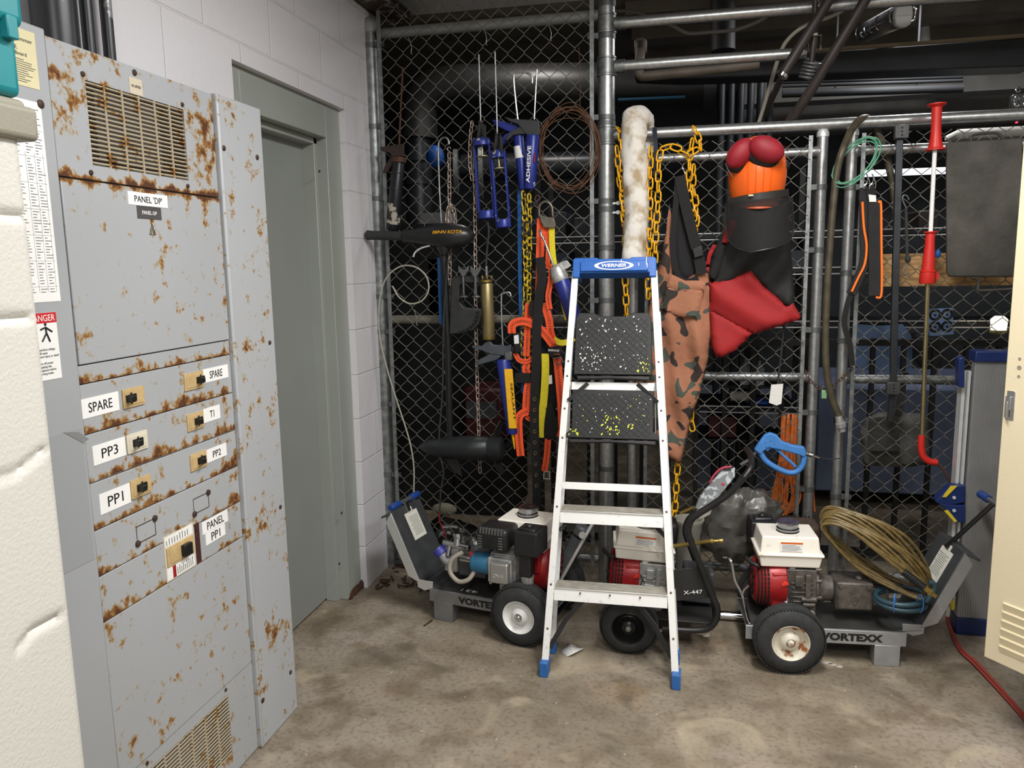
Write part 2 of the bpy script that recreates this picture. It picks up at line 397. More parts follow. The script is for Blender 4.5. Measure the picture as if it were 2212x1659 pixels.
# stepped inner rebate
fr.box((XD-.002, 3.135, 0), (-1.515, 3.163, 2.036)); fr.box((XD-.002, 2.51, 2.010), (-1.515, 3.163, 2.036))
f_ = fr.done('door_frame', dframe, d, bev=.003)
b = B()
for p in ((738, 1108), (690, 370), (733, 1218)): q = QX(*p, -1.47); b.cyl(q-V((.002, 0, 0)), q+V((.002, 0, 0)), .006, n=10)
lab(b.done('frame_screws', mat('frame_hole', '3c403a', .6), d), 'small dark screw heads in the door frame')
b = B()
for i in range(26):
    y = 3.17+i*.0052; b.obox((-1.468+random.uniform(-.004, .004), y, .012+random.uniform(0, .016)), (.006, 0, .002), (0, .006, 0), (0, .003, .014))
b.done('rust_scale', rust, d)
# conduits rising from the panel cabinet
cond = mat('black_conduit_paint', '2b2c30', .35, .3, var=.4, vs=14, col2='8a8a8c', c2=(.66, .7))
for nm, px, px2, lb in (('large_conduit', 68, 172, 'wide black painted conduit rising above the rusty panel cabinet'), ('conduit', 174, 205, 'thin dark grey conduit directly beside the wide black conduit'), ('conduit', 216, 248, 'right-hand thin black conduit above the panel cabinet, nearest the bare block wall')):
    big = nm == 'large_conduit'; X, r = (-1.385, .048) if big else (-1.405, .0145)
    y = QX((px+px2)/2, 60, X).y; b = B(); b.cyl((X, y, 1.984), (X, y, 2.775), r, n=28)
    if not big: b.cyl((X, y, 1.984), (X, y, 2.004), r*1.2, n=28)
    tag(b.done(nm, cond, sm=50), lb, 'conduit')
# ------------------------------------------------------------------ switchboard
XP = -1.295
pan = rusty('rusty_grey_panel_paint', 'a7aaae', True, .5, 3.1); pan2 = rusty('grey_cover_paint_with_rust_spots', 'aeb1b5', False, .58, 9.3); pan0 = mat('grey_panel_paint', 'a4a7ab', .4, var=.05, vs=3)
grm = rusty('rusty_grille_metal', 'a89c86', False, 1.25, 1.0)
sb = thing('electrical_panel', 'tall grey rust-spotted electrical switchboard cabinet against the white block wall', 'electrical panel', (-1.37, 1.75, 0))
b = B(); b.box((-1.438, 1.0, 0), (-1.303, 2.30, 1.983)); b.done('cabinet_body', mat('cabinet_body_paint', '6b6c6d', .6), sb)
def vent_plate(z0, z1, vz0, vz1, nm):
    y0, y1, v0, v1 = 1.469, 2.059, 1.573, 1.925; b = B()
    for a, c in (((y0, z0), (v0, z1)), ((v1, z0), (y1, z1)), ((v0, z0), (v1, vz0)), ((v0, vz1), (v1, z1))): b.box((-1.302, a[0], a[1]), (XP, c[0], c[1]))
    p = b.done(nm, pan, sb); g = B(); n = 6
    for i in range(1, n): y = v0+(v1-v0)*i/n; g.box((-1.299, y-.003, vz0), (-1.2955, y+.003, vz1))
    k = 18
    for i in range(k):
        z = vz0+(vz1-vz0)*(i+.5)/k; g.obox((-1.2985, (v0+v1)/2, z), (.0025, 0, .0012), (0, (v1-v0)/2, 0), (-.0008, 0, .0019))
    g.done('grille', grm, p); d = B(); d.box((-1.3028, v0, vz0), (-1.3018, v1, vz1)); d.done('grille_backing', dark, p)
    d = B(); d.box((-1.3018, v0+.03, vz0+.012), (-1.3008, v0+.255, vz1-.012)); d.done('filter_sheet', mat('grey_filter', '4e4f51', .6, var=.2, vs=20), p)
    return p
vent_plate(1.703, 1.983, 1.736, 1.918, 'vent_plate'); vent_plate(.006, .293, .07, .262, 'vent_plate')
def plate(z0, z1, nm='row_plate'):
    b = B(); b.box((-1.302, 1.469, z0+.0012), (XP, 2.059, z1-.0012)); return b.done(nm, pan, sb, bev=.0012)
b = B(); b.box((-1.302, 1.469, 1.2985), (XP+.004, 2.057, 1.6985)); b.done('door_plate', pan, sb, bev=.002)
zr = [1.297, 1.2545, 1.1415, 1.0295, .9195, .8105, .6995, .2945]; rows = [plate(zr[i+1], zr[i]) for i in range(len(zr)-1)]
b = B(); b.box((-1.302, 2.062, .002), (-1.283, 2.30, 1.986)); b.tube([(-1.287, 2.069, .004), (-1.287, 2.069, 1.984)], .0075, 10); b.done('side_cover', pan2, sb, bev=.002)
b = B(); b.box((-1.302, 1.0, .0), (-1.291, 1.466, 1.995)); b.done('wide_cover', pan0, sb, bev=.004)
b = B(); b.box((-1.2905, 1.30, .86), (-1.2898, 1.455, 1.16))
pts = [(-1.2895, 1.402, 1.163), (-1.284, 1.44, 1.155), (-1.2795, 1.462, 1.135), (-1.2895, 1.455, 1.128)]
b.prism([V(p) for p in pts], (.0006, 0, 0)); b.done('grey_film_patch', mat('film_patch', '9a9da1', .45), sb)
sc_m = mat('rusty_screw', '4a3a30', .6, .5, var=.3, vs=80); b = B()
for p, X, r in (((290, 157), XP, .0075), ((178, 160), XP, .006), ((393, 226), XP, .006), ((196, 373), XP, .006), ((405, 402), XP, .006), ((87, 225), XP+.004, .009),
              ((483, 320), -1.283, .008), ((555, 340), -1.283, .008), ((582, 740), -1.283, .007), ((605, 1095), -1.283, .007), ((627, 1452), -1.283, .007), ((567, 1513), -1.283, .008), ((487, 1490), XP, .005), ((317, 1648), XP, .005)):
    q = QX(*p, X); b = B(); b.lathe(q-V((.001, 0, 0)), (1, 0, 0), [(0, r), (.003, r), (.005, r*.7)], 12); b.done('cover_screw', sc_m, sb)
amber = mat('aged_breaker_plastic', 'c3a878', .5, var=.12, vs=50); amberw = mat('breaker_cream_plastic', 'd8d0bc', .5, var=.05)
blkh = mat('breaker_handle_black', '101010', .4)
def brk(y0, y1, z0, z1, hy, parent, m, w=.035):
    zc = (z0+z1)/2; b = B(); b.box((XP, y0, z0), (XP+.004, y1, z1)); b.box((XP+.004, y0+.006, z0+.006), (XP+.0055, y1-.006, z1-.006)); p = b.done('breaker', m, parent, bev=.0015)
    b = B(); b.box((XP+.003, hy-w/2, zc-.009), (XP+.009, hy+w/2, zc+.009)); b.box((XP+.009, hy-w/2, zc-.007), (XP+.024, hy-w/2+.014, zc+.007)); b.cyl((XP+.008, hy, zc-.014), (XP+.008, hy, zc+.014), .002, n=6)
    b.done('breaker_handle', blkh, p, bev=.001)
for (y0, y1, zc, hy, r, m) in ((1.596, 1.671, 1.199, 1.62, 1, amber), (1.834, 1.918, 1.203, 1.90, 1, amber), (1.596, 1.669, 1.089, 1.63, 2, amberw), (1.832, 1.905, 1.093, 1.877, 2, amber),
                               (1.832, 1.905, .983, 1.877, 3, amber), (1.595, 1.668, .977, 1.63, 3, amber)):
    brk(y0, y1, zc-.022, zc+.024, hy, rows[r], m)
def wlabel(y0, y1, z0, z1, s, par, tw=.62, th=.5, X=XP, mm=paper, tm=inkm, sl=0):
    b = B(); b.prism([(X, y0, z0), (X, y1, z0+sl), (X, y1, z1+sl), (X, y0, z1)], (.0012, 0, 0)); p = b.done('name_label', mm, par)
    text(s, (X+.0013, (y0+y1)/2, (z0+z1)/2+sl/2), (0, 1, sl/(y1-y0)), (0, 0, 1), (y1-y0)*tw, (z1-z0)*th, tm, p, ex=.0006)
wlabel(1.463, 1.584, 1.178, 1.222, 'SPARE', rows[1]); wlabel(1.920, 2.043, 1.190, 1.228, 'SPARE', rows[1], .5, .55)
wlabel(1.486, 1.592, 1.067, 1.112, 'PP3', rows[2], .5); wlabel(1.908, 1.988, 1.080, 1.119, 'T1', rows[2], .25, .5)
wlabel(1.908, 2.006, .966, 1.003, 'PP2', rows[3], .4); wlabel(1.492, 1.594, .950, .998, 'PP1', rows[3], .5)
wlabel(1.863, 1.988, .773, .808, 'PANEL', rows[5], .65, .62); wlabel(1.875, 1.970, .738, .772, 'PP1', rows[5], .45, .68)
wlabel(1.673, 1.820, 1.657, 1.688, "PANEL 'DP'", rows[0], .7, .5, XP+.004)
wlabel(1.701, 1.791, 1.626, 1.656, 'PANEL-DP', rows[0], .6, .3, XP+.004, mat('engraved_plate', '6f7072', .3, .6, var=.3, vs=12), paper)
wlabel(1.718, 1.764, 1.919, 1.957, 'UL LISTED', rows[0], .7, .15, XP, mat('beige_sticker', 'cfc4ae', .6))
b = B(); q = V((XP+.0045, 1.752, 1.600)); b.tube([q+V((0, -.011, -.012)), q+V((0, .011, -.012)), q+V((0, 0, .016))], .0011, 4, closed=True); b.tube([q+V((0, -.005, -.012)), q+V((0, 0, .006)), q+V((0, .005, -.012))], .0008, 4); b.done('triangle_mark', inkm, rows[0])
for (a, c) in ((V((XP+.002, 1.603, .842)), V((XP+.002, 1.672, .884))), (V((XP+.002, 1.833, .843)), V((XP+.002, 1.902, .884)))):
    b = B()
    for q in (a, c): b.lathe(q-V((.002, 0, 0)), (1, 0, 0), [(0, .008), (.004, .008), (.006, .005)], 14)
    l = [a, V((a.x, c.y, a.z)), c, V((a.x, a.y, c.z))]; b.tube([p-V((.0015, 0, 0)) for p in l], .0012, 4, closed=True); b.done('blank_knockout', sc_m, rows[4])
# main breaker window with stickers
b = B(); b.box((XP, 1.697, .702), (XP+.002, 1.822, .823)); mb = b.done('main_breaker', amberw, rows[5])
b = B(); b.box((XP+.002, 1.702, .742), (XP+.006, 1.815, .792)); b.box((XP+.006, 1.712, .748), (XP+.0075, 1.806, .786)); b.done('main_breaker_bezel', amber, mb, bev=.002)
b = B(); b.box((XP+.006, 1.756, .750), (XP+.020, 1.790, .782)); b.done('main_breaker_handle', blkh, mb, bev=.002)
b = B(); b.box((XP+.002, 1.700, .795), (XP+.003, 1.815, .82)); b.box((XP+.002, 1.700, .706), (XP+.003, 1.815, .738)); b.done('rating_sticker', paper, mb)
b = B(); b.box((XP+.003, 1.722, .706), (XP+.0035, 1.735, .738)); b.done('red_sticker_band', redp, mb)
b = B()
for i in range(9): b.box((XP+.003, 1.741+i*.008, .709), (XP+.0034, 1.743+i*.008, .709+random.uniform(.015, .026)))
b.done('sticker_print', inkm, mb); b = B()
for i in range(9): b.box((XP+.003, 1.705+i*.011, .798), (XP+.0034, 1.707+i*.011, .798+random.uniform(.01, .02)))
b.done('breaker_print', inkm, mb)
b = B(); b.box((XP, 1.828, .705), (XP+.003, 1.846, .815)); b.done('indicator_strip', mat('red_brown_strip', '44201e', .5, var=.5, vs=90), rows[5])
# paper schedules on the left cover
X = -1.291; ylw = mat('yellowed_label', 'd9d0a8', .6, var=.04)
b = B(); b.box((X, 1.30, 1.868), (X+.001, 1.436, 1.978)); yl = b.done('yellow_data_label', ylw, sb)
text('Cutler-Hammer', (X+.001, 1.385, 1.958), (0, 1, 0), (0, 0, 1), .085, .008, inkm, yl, ex=.0004); text('Line E.\nPanelboard', (X+.001, 1.385, 1.935), (0, 1, 0), (0, 0, 1), .05, .018, inkm, yl, ex=.0004)
text('E·T·N', (X+.001, 1.33, 1.966), (0, 1, 0), (0, 0, 1), .045, .009, bluep, yl, ex=.0004)
b = B()
for i in range(11): z = 1.918-i*.0042; b.box((X+.001, 1.36, z), (X+.0013, random.uniform(1.40, 1.43), z+.0011))
b.done('data_lines', inkm, yl)
b = B(); b.box((X, 1.30, 1.44), (X+.001, 1.434, 1.842)); ch = b.done('directory_sheet', paper, sb); b = B()
grey = mat('print_grey', '6d6d70', .7)
for i in range(64):
    z = 1.825-i*.0058
    if i % 9 == 7: b.box((X+.001, 1.33, z), (X+.0012, 1.43, z+.0006)); continue
    for y in (1.352, 1.384, 1.408): b.box((X+.001, y, z), (X+.0012, y+random.uniform(.006, .02), z+.0016))
for y in (1.38, 1.403, 1.425): b.box((X+.001, y, 1.46), (X+.0012, y+.0006, 1.74))
b.done('directory_print', grey, ch)
b = B(); b.box((X, 1.34, 1.279), (X+.001, 1.416, 1.418)); dg = b.done('danger_label', paper, sb)
b = B(); b.box((X+.001, 1.34, 1.397), (X+.0014, 1.416, 1.418)); b.done('danger_band', mat('sign_red', 'c8242c', .5), dg)
text('DANGER', (X+.0014, 1.3775, 1.4075), (0, 1, 0), (0, 0, 1), .068, .013, paper, dg, ex=.0004)
text('Hazardous voltage.\nWill cause\nsevere injury or death\n\nTurn off power\nsupplying this\nequipment before\nworking inside.', (X+.001, 1.385, 1.317), (0, 1, 0), (0, 0, 1), .056, .056, inkm, dg, ex=.0004)
b = B(); q = V((X+.0016, 1.385, 1.372)); 
for a in (((0, .004), (0, .018)), ((0, .004), (-.012, -.012)), ((0, .006), (.008, -.014)), ((0, .016), (.016, .006)), ((0, .016), (-.014, .012))): b.tube([q+V((0, *a[0])), q+V((0, *a[1]))], .0018, 6)
b.ball(q+V((0, 0, .0225)), (.001, .0035, .0035), 8); b.done('shock_figure', inkm, dg)
# ------------------------------------------------------------------ white moulded bin + teal box
plast = mat('textured_off_white_plastic', 'c9c7c0', .55, b=.5, bs_=170)
XS = -.893; ys0, ys1, zs1 = .30, .952, 1.688
bn = thing('moulded_plastic_bin', 'tall off-white moulded plastic bin with slanting grooves at the left edge of the picture', 'storage bin', (-1.1, .65, 0))
b = B(); NY, NZ = 90, 230; y_e = lambda v: ys0+(ys1-ys0)*v; grid = []
def seg(py0, pz0, py1, pz1, y, z):
    a = V((py0, pz0)); d = V((py1, pz1))-a; t = max(0, min(1, (V((y, z))-a).dot(d)/d.length_squared)); return (a+d*t-V((y, z))).length
Q = lambda x, y: (lambda p: (p.y, p.z))(QX(x, y, XS))
gl = [(Q(-60, 455), Q(52, 468)), (Q(-60, 692), Q(64, 686)), (Q(-60, 1050), Q(35, 1022)), (Q(35, 1022), Q(97, 972)), (Q(42, 1400), Q(72, 1362)), (Q(72, 1362), Q(131, 1330))]
for i in range(NZ+1):
    z = zs1*i/NZ; row = []
    for j in range(NY+1):
        y = ys0+(ys1-ys0)*j/NY
        x = XS; d = min(seg(*a, *c, y, z) for a, c in gl); x -= .008*math.exp(-(d/.0052)**2)
        e = abs(y-(ys1-.030)); 
        if y > ys1-.030: x += 0
        else: x -= .004*math.exp(-(e/.004)**2)
        e = ys1-y; 
        if e < .012: x -= .012-math.sqrt(max(0, .012**2-(.012-e)**2))
        row.append(b.v((x, y, z)))
    grid.append(row)
for i in range(NZ):
    for j in range(NY): b.f([grid[i][j], grid[i][j+1], grid[i+1][j+1], grid[i+1][j]])
b.box((-1.28, ys0, 0), (XS-.014, ys1-.001, zs1)); b.done('bin_body', plast, bn, sm=60)
taupe = mat('taupe_plastic', '8e8a7c', .5, b=.2, bs_=200); b = B()
zl0 = QX(0, 295, XS).z; 
b.box((-1.32, ys0-.03, zs1-.008), (XS+.012, ys1+.022, zs1+.038)); b.box((-1.30, ys0, zs1+.03), (XS+.004, ys1+.012, zs1+.047)); b.done('bin_lid', taupe, bn, bev=.014, seg=4)
teal = mat('teal_plastic', '1b7f86', .4, var=.04); tb = thing('teal_box', 'small teal plastic box standing on the lid of the off-white bin', 'box', (-1.0, .85, zs1+.048))
b = B(); b.box((-1.02, .76, zs1+.047), (XS+.006, .958, zs1+.135)); b.done('box_base', teal, tb, bev=.012, seg=3)
b = B(); b.box((-1.03, .75, zs1+.138), (XS+.014, .968, zs1+.22)); b.done('box_lid', teal, tb, bev=.014, seg=3)
b = B(); b.box((XS+.004, .93, zs1+.12), (XS+.018, .948, zs1+.15)); b.done('box_latch', teal, tb, bev=.002)
# ------------------------------------------------------------------ chain link fence
def mesh_wires(b, x0, x1, z0, z1, Y, W=.0735, H=.0765, r=.0019, barb=0):
    n = int(round((x1-x0)/(W/2))); dx = (x1-x0)/n
    for i in range(n):
        pts = []; k = 0; z = z0
        while z <= z1+1e-6:
            t = (k+i) % 2; sx = x0+(i+(1 if t else 0))*dx; e = .0012 if t else -.0012
            yy = .0022 if t else -.0022
            pts += [(sx+e, Y+yy, z-.0035), (sx-e*.5, Y-yy, z+.0035)]; k += 1; z += H/2
        if barb:
            t = (k+i) % 2; pts.append((x0+(i+(.75 if t else .25))*dx, Y, z-H/2+.022))
        b.tube(pts, r, 5)
    return b
def band_(b, c, r, dirx, ln=.035, h=.011, Y=YF):
    """steel tension band round a vertical post with a two-leaf tail"""
    b.lathe((c[0], Y, c[1]-h), (0, 0, 1), [(0, r+.0005), (0, r+.003), (2*h, r+.003), (2*h, r+.0005)], 20)
    x0 = c[0]+dirx*(r-.004); x1 = c[0]+dirx*(r+ln)
    b.box((x0, Y-r*.95, c[1]-h), (x1, Y-r*.95+.003, c[1]+h)); b.box((x0, Y-r*.95+.012, c[1]-h), (x1, Y-r*.95+.015, c[1]+h))
    b.cyl((x1-dirx*.012, Y-r*.95-.006, c[1]), (x1-dirx*.012, Y-r*.95+.02, c[1]), .0065, n=8)
    return b
fence = thing('chain_link_fence', 'galvanised chain link fence section between two tall posts, with long rails running right', 'fence', (-.9, YF, 0))
xl = P(812, 400, YF).x; xm = P(1310, 300, YF).x
b = B(); b.cyl((xl, YF, 0), (xl, YF, P(798, 62, YF).z), .0365, n=28); b.done('post', galvd, fence)
zc = P(798, 62, YF).z; b = B(); b.lathe((xl, YF, zc-.02), (0, 0, 1), [(0, .040), (.035, .040), (.055, .033), (.066, .018), (.069, 0)], 24); lab(b.done('post_cap', mat('cap_white_metal', 'a8a9a9', .5, .3), fence), 'domed pale post cap')
b = B(); b.cyl((xm, YF, 0), (xm, YF, 2.99), .0365, n=28); b.done('post', galv, fence)
zt = P(1000, 58, YF).z
b = B(); b.cyl((xl+.04, YF, zt), (xm-.034, YF, zt), .0235, n=18); b.done('rail', mat('pale_grey_pipe', '8a8b89', .5, .4, var=.1), fence)
zm = P(1000, 690, YF).z
b = B(); b.cyl((xl+.055, YF, zm), (xm-.034, YF, zm), .0205, n=18); b.done('rail', mat('painted_rail', '77756b', .6, .3, var=.15), fence)
b = B(); b.cyl((xl+.03, YF, .10), (xm-.034, YF, .10), .0205, n=18); b.done('rail', galvd, fence)
for (py, px, x1, r) in ((50, 1340, 3.05, .0235), (143, 1335, P(1742, 112, YF).x, .0225), (292, 1335, 1.9, .0235)):
    z = P(px, py, YF).z; b = B(); b.cyl((xm+.03, YF, z), (x1, YF, z), r, n=20); b.done('rail', galv, fence)
    b = B(); b.lathe((xm, YF, z-.03), (0, 0, 1), [(0, .0375), (0, .041), (.06, .041), (.06, .0375)], 24); b.lathe((xm, YF, z-.04), (0, 0, 1), [(0, .0375), (0, .043), (.008, .043), (.008, .0375)], 24)
    b.lathe((xm, YF, z+.032), (0, 0, 1), [(0, .0375), (0, .043), (.008, .043), (.008, .0375)], 24); b.lathe((xm+.035, YF, z), (1, 0, 0), [(0, .0275), (.045, .0275), (.045, .0235)], 20); b.done('rail_cup', galvd, fence)
x0 = P(832, 400, YM).x; x1 = P(1279, 400, YM).x
for xx, nm in ((x0, 'tension_bar'), (x1, 'tension_bar')):
    b = B(); b.box((xx-.009, YM-.005, .06), (xx+.009, YM-.001, 2.64)); b.done(nm, galvd, fence)
b = mesh_wires(B(), x0, x1, .045, 2.66, YM, barb=1); mw = b.done('wire_mesh', wire, fence, sm=80)
for y in (100, 275, 430, 640, 715, 870, 1020, 1205):
    z = P(812, y, YF).z; b = band_(B(), (xl, z), .0365, 1, .04); b.done('tension_band', band, fence)
for y in (80, 255, 435, 648, 700, 860, 1010):
    z = P(1310, y, YF).z; b = band_(B(), (xm, z), .0365, -1, .042); b.done('tension_band', band, fence)
for y in (10, 268, 300, 452, 535, 700):
    z = P(1310, y, YF).z; b = B(); b.lathe((xm, YF, z-.011), (0, 0, 1), [(0, .037), (0, .0405), (.022, .0405), (.022, .037)], 24); b.done('clamp_ring', band, fence)
tiem = mat('tie_wire', 'b9b9b4', .4, .7)
for (x, y) in ((888, 92), (1050, 72), (1190, 62), (900, 680), (1040, 684), (1170, 688)):
    p = P(x, y, YM-.006); b = B(); b.tube([p+V((-.012, 0, .022)), p+V((-.004, -.003, .004)), p+V((.002, 0, -.02)), p+V((-.002, 0, -.045)), p+V((.004, -.002, -.052))], .0016, 5); b.done('tie_wire', tiem, fence)
# gates ------------------------------------------------------------
def gate(label, stl, str_, ztop, zrail, barside, mesh0, mesh1, bands, xs_):
    g = thing('chain_link_gate', label, 'gate', ((stl+str_)/2, YF, 0))
    for x, hi in ((stl, ztop[0]), (str_, ztop[1])):
        b = B(); b.cyl((x, YF, .06), (x, YF, hi), .0225, n=20); b.done('stile', galv, g)
        b = B(); b.lathe((x, YF, hi-.008), (0, 0, 1), [(0, .025), (.018, .025), (.03, .018), (.034, 0)], 18); b.done('stile_cap', alum, g)
    for z in zrail:
        b = B(); b.cyl((stl, YF, z), (str_, YF, z), .0195, n=18); b.lathe((stl, YF, z), (1, 0, 0), [(.018, .027), (.03, .022), (.04, .0195)], 18); b.lathe((str_, YF, z), (-1, 0, 0), [(.018, .027), (.03, .022), (.04, .0195)], 18); b.done('gate_rail', galv if z > 1 else galvd, g)
    for x in mesh0, mesh1:
        b = B(); b.box((x-.008, YM+.006, .08), (x+.008, YM+.010, ztop[0]-.005)); b.done('tension_bar', galvd, g)
    b = mesh_wires(B(), mesh0, mesh1, .07, ztop[0]+.0, YM+.008, barb=1); b.done('wire_mesh', wire, g, sm=80)
    for y in bands:
        x, dr = xs_; z = P(1760, y, YF).z; b = band_(B(), (x, z), .0225, dr, .036); b.done('tension_band', band, g)
    return g
zg = P(1775, 292, YF).z; zr = P(1600, 335, YF).z; zmid = P(1650, 814, YF).z
g1l = P(1368, 600, YF).x; g1r = P(1761, 700, YF).x; g2l = P(1823, 700, YF).x; g2r = 1.75
ga = gate('left chain link gate leaf behind the orange helmet and red trousers', g1l, g1r, (zg, zg), (zr, zmid, .10), 1, P(1397, 600, YM).x, P(1737, 700, YM).x, (405, 540, 712, 890, 1055), (g1r, -1))
gb = gate('right chain link gate leaf behind the red-gripped lance and dark griddle plate', g2l, g2r, (zg, zg), (P(1950, 322, YF).z, zmid-.004, .10), -1, P(1848, 700, YM).x, 1.68, (408, 590, 735, 905, 1068), (g2l, 1))
# hinge clamps between post and left gate
for y in (450,):
    z = P(1330, y, YF).z; b = B()
    for dz_ in (-.02, .02): b.box((xm+.03, YF-.03, z+dz_-.004), (g1l-.02, YF-.026, z+dz_+.004)); b.cyl((xm+.055, YF-.04, z+dz_), (xm+.055, YF-.02, z+dz_), .009, n=8)
    b.done('hinge_clamp', alum, fence)
# padlock chain + padlock
pts = [P(1740, 800, 3.545), P(1750, 822, 3.53), P(1765, 835, 3.53), P(1782, 845, 3.52), P(1800, 832, 3.53), P(1825, 812, 3.53), P(1845, 792, 3.535)]
b = B(); b.chain(spl(pts, 4), .02, .012, .0018); tag(b.done('gate_chain', rust), 'short rusty chain wrapped round the two gate stiles', 'chain')
p = P(1780, 852, 3.51); pl = thing('padlock', 'small green padlock hanging on the rusty chain between the two gate stiles', 'padlock', p)
b = B(); b.obox(p, (.011, 0, 0), (0, .008, 0), (0, 0, .018)); b.done('lock_body', mat('green_lock', '7fae84', .45, .2), pl, bev=.003)
b = B(); b.tube([p+V((-.007, 0, .015)), p+V((-.007, 0, .03)), p+V((-.003, 0, .037)), p+V((.003, 0, .037)), p+V((.007, 0, .03)), p+V((.007, 0, .015))], .0024, 8); b.done('shackle', chrome, pl)
# ------------------------------------------------------------------ helpers for hanging things
def hang(name, label, cat, px, py, Y, group=None): return thing(name, label, cat, P(px, py, Y), group)
def cable(name, pts, Y, r, m, par=None, k=6, n=8): b = B(); b.tube(spl(PL(pts, Y), k), r, n); return b.done(name, m, par, sm=60)
# -- big black sausage caulking gun far left
YH = 3.505
g = hang('caulking_gun', 'worn black bulk caulking gun hanging furthest left beside the block wall', 'caulking gun', 852, 495, YH)
def barrel(g, pa, pb, ra, rb, Y, m, name='barrel'):
    a, c = P(*pa, Y), P(*pb, Y); b = B(); b.lathe(a, c-a, [(0, ra*.9), (.006, ra), ((c-a).length-.006, rb), ((c-a).length, rb*.92)], 22); return b.done(name, m, g)
barrel(g, (861, 350), (848, 497), .0285, .031, YH, mat('scuffed_black_barrel', '24252a', .35, .4, var=.2, vs=30))
b = B(); a, c = P(852, 440, YH), P(849, 485, YH); b.lathe(a, c-a, [(0, .031), ((c-a).length, .032)], 22); b.done('dried_sealant', mat('dried_sealant', '2b2724', .8, col2='a8a196', c2=(.5, .55), vs=45, b=.5, bs_=90), g)
for y in (372, 406):
    b = B(); a = P(858-(y-372)*.1, y, YH); b.lathe(a, (-.08, 0, -1), [(0, .030), (.004, .0312), (.008, .030)], 22); b.done('barrel_rib', black, g)
b = B(); a = P(862, 340, YH); b.lathe(a, (-.08, 0, -1), [(0, .032), (.022, .034), (.024, .030)], 20); b.done('end_collar', rust, g)
b = B(); b.tube(PL([(870, 146), (866, 230), (862, 318)], YH-.01), .0045, 8); b.done('push_rod', rust, g)
b = B(); b.prism(PL([(820, 318), (858, 312), (871, 311), (871, 338), (846, 338), (842, 330), (824, 326)], YH-.02), (0, .02, 0)); b.prism(PL([(844, 338), (852, 345), (836, 372), (826, 374), (830, 360)], YH-.02), (0, .012, 0)); b.done('handle', mat('rusty_brown_handle', '3a2f2b', .6, .4, var=.3, vs=40), g, bev=.002)
# -- skeleton caulking guns, blue with dried sealant
def skel(lbl, top, w_, h_, Y, rod, cham=False):
    x, y = top; g = hang('caulking_gun', lbl, 'caulking gun', x, y+h_, Y, 'blue caulking guns on the fence')
    b = B(); b.tube(PL([(x+rod[0], rod[1]), (x-1, y-10)], Y), .0035, 8); b.done('push_rod', galvd, g)
    b = B(); s = .00225
    a = P(x, y, Y); c = P(x+12, y+h_, Y); w = w_*s/2; d = (c-a)
    b.lathe(a+V((0, 0, .0)), d, [(-.006, w*.5), (0, w*.95), (.012, w*1.12), (.03, w*1.1)], 18)
    dd = d.normalized(); sx = V((1, 0, 0))
    for sg in (-1, 1): b.obox(a+d*.5+sx*sg*w*.95, dd*(d.length/2), sx*.004, V((0, .011, 0)))
    b.lathe(c, dd, [(-.035, w*1.0), (-.03, w*1.08), (0, w*1.08), (.004, w*.8)], 18); b.done('cradle', blueg, g, bev=.001)
    b = B(); q = a+d*.06; b.cyl(q, q+dd*.05, .004, n=8); b.lathe(q+dd*.05, dd, [(0, w*.45), (.004, w*.75), (.007, w*.75)], 16); b.done('plunger', mat('plunger_metal', 'b8ae90', .5, .5), g)
    b = B(); q = P(x-3, y-40, Y); r = P(x, y-2, Y); b.tube([q, r], .009, 8); b.obox((q+r)/2+V((.0, -.005, .0)), V((.006, 0, 0)), V((0, .014, 0)), V((0, 0, .028))); b.done('ratchet_body', black, g, bev=.001)
    b = B(); p = P(x-8, y-30, Y); b.prism(PL([(x+2, y-34), (x+9, y-30), (x+10, y+0), (x+5, y+14), (x+2, y-6)], Y-.03), (0, .012, 0)); b.prism(PL([(x-7, y-34), (x-3, y-34), (x-4, y-8), (x-10, y+8), (x-11, y-2)], Y-.03), (0, .012, 0)); b.done('trigger', black, g, bev=.002)
    return g
skel('blue frame caulking gun with round plunger, hanging left of the second open frame gun', (1040, 300), 32, 172, 3.50, (-6, 118-.0))
skel('blue frame caulking gun with dried white sealant, lower than and right of its twin', (1076, 326), 27, 165, 3.475, (-7, 112))
# -- barrel caulking guns
def bgun(lbl, pa, pb, ra, Y, rodpts, hndl, trg, hm, group='blue caulking guns on the fence', tm=None):
    g = hang('caulking_gun', lbl, 'caulking gun', pb[0], pb[1], Y, group)
    barrel(g, pa, pb, ra, ra*.86, Y, blueb); b = B(); b.tube(spl(PL(rodpts, Y), 5), .0038, 8); b.done('push_rod', galv, g)
    b = B(); b.prism(PL(hndl, Y-.012), (0, .024, 0)); h = b.done('handle', hm, g, bev=.003)
    b = B(); b.prism(PL(trg, Y-.009), (0, .018, 0)); b.done('trigger', tm or hm, g, bev=.003)
    return g
g = bgun('slim dark blue caulking gun with a pale sticker, its blue handle splayed to the left', (1120, 292), (1131, 410), .0235, 3.50,
     [(1150, 180), (1146, 160), (1120, 157), (1110, 165), (1114, 220), (1119, 262)], [(1062, 258), (1072, 259), (1110, 268), (1130, 278), (1132, 294), (1112, 290), (1085, 278), (1070, 270)], [(1126, 284), (1128, 292), (1100, 300), (1088, 312), (1080, 315), (1076, 308), (1090, 290), (1108, 282)], blueb)
b = B(); a, c = P(1121, 316, 3.5), P(1124, 342, 3.5); b.lathe(a, c-a, [(0, .0232), (0, .0236), ((c-a).length, .0232), ((c-a).length, .0228)], 20); b.done('sticker', paper, g)
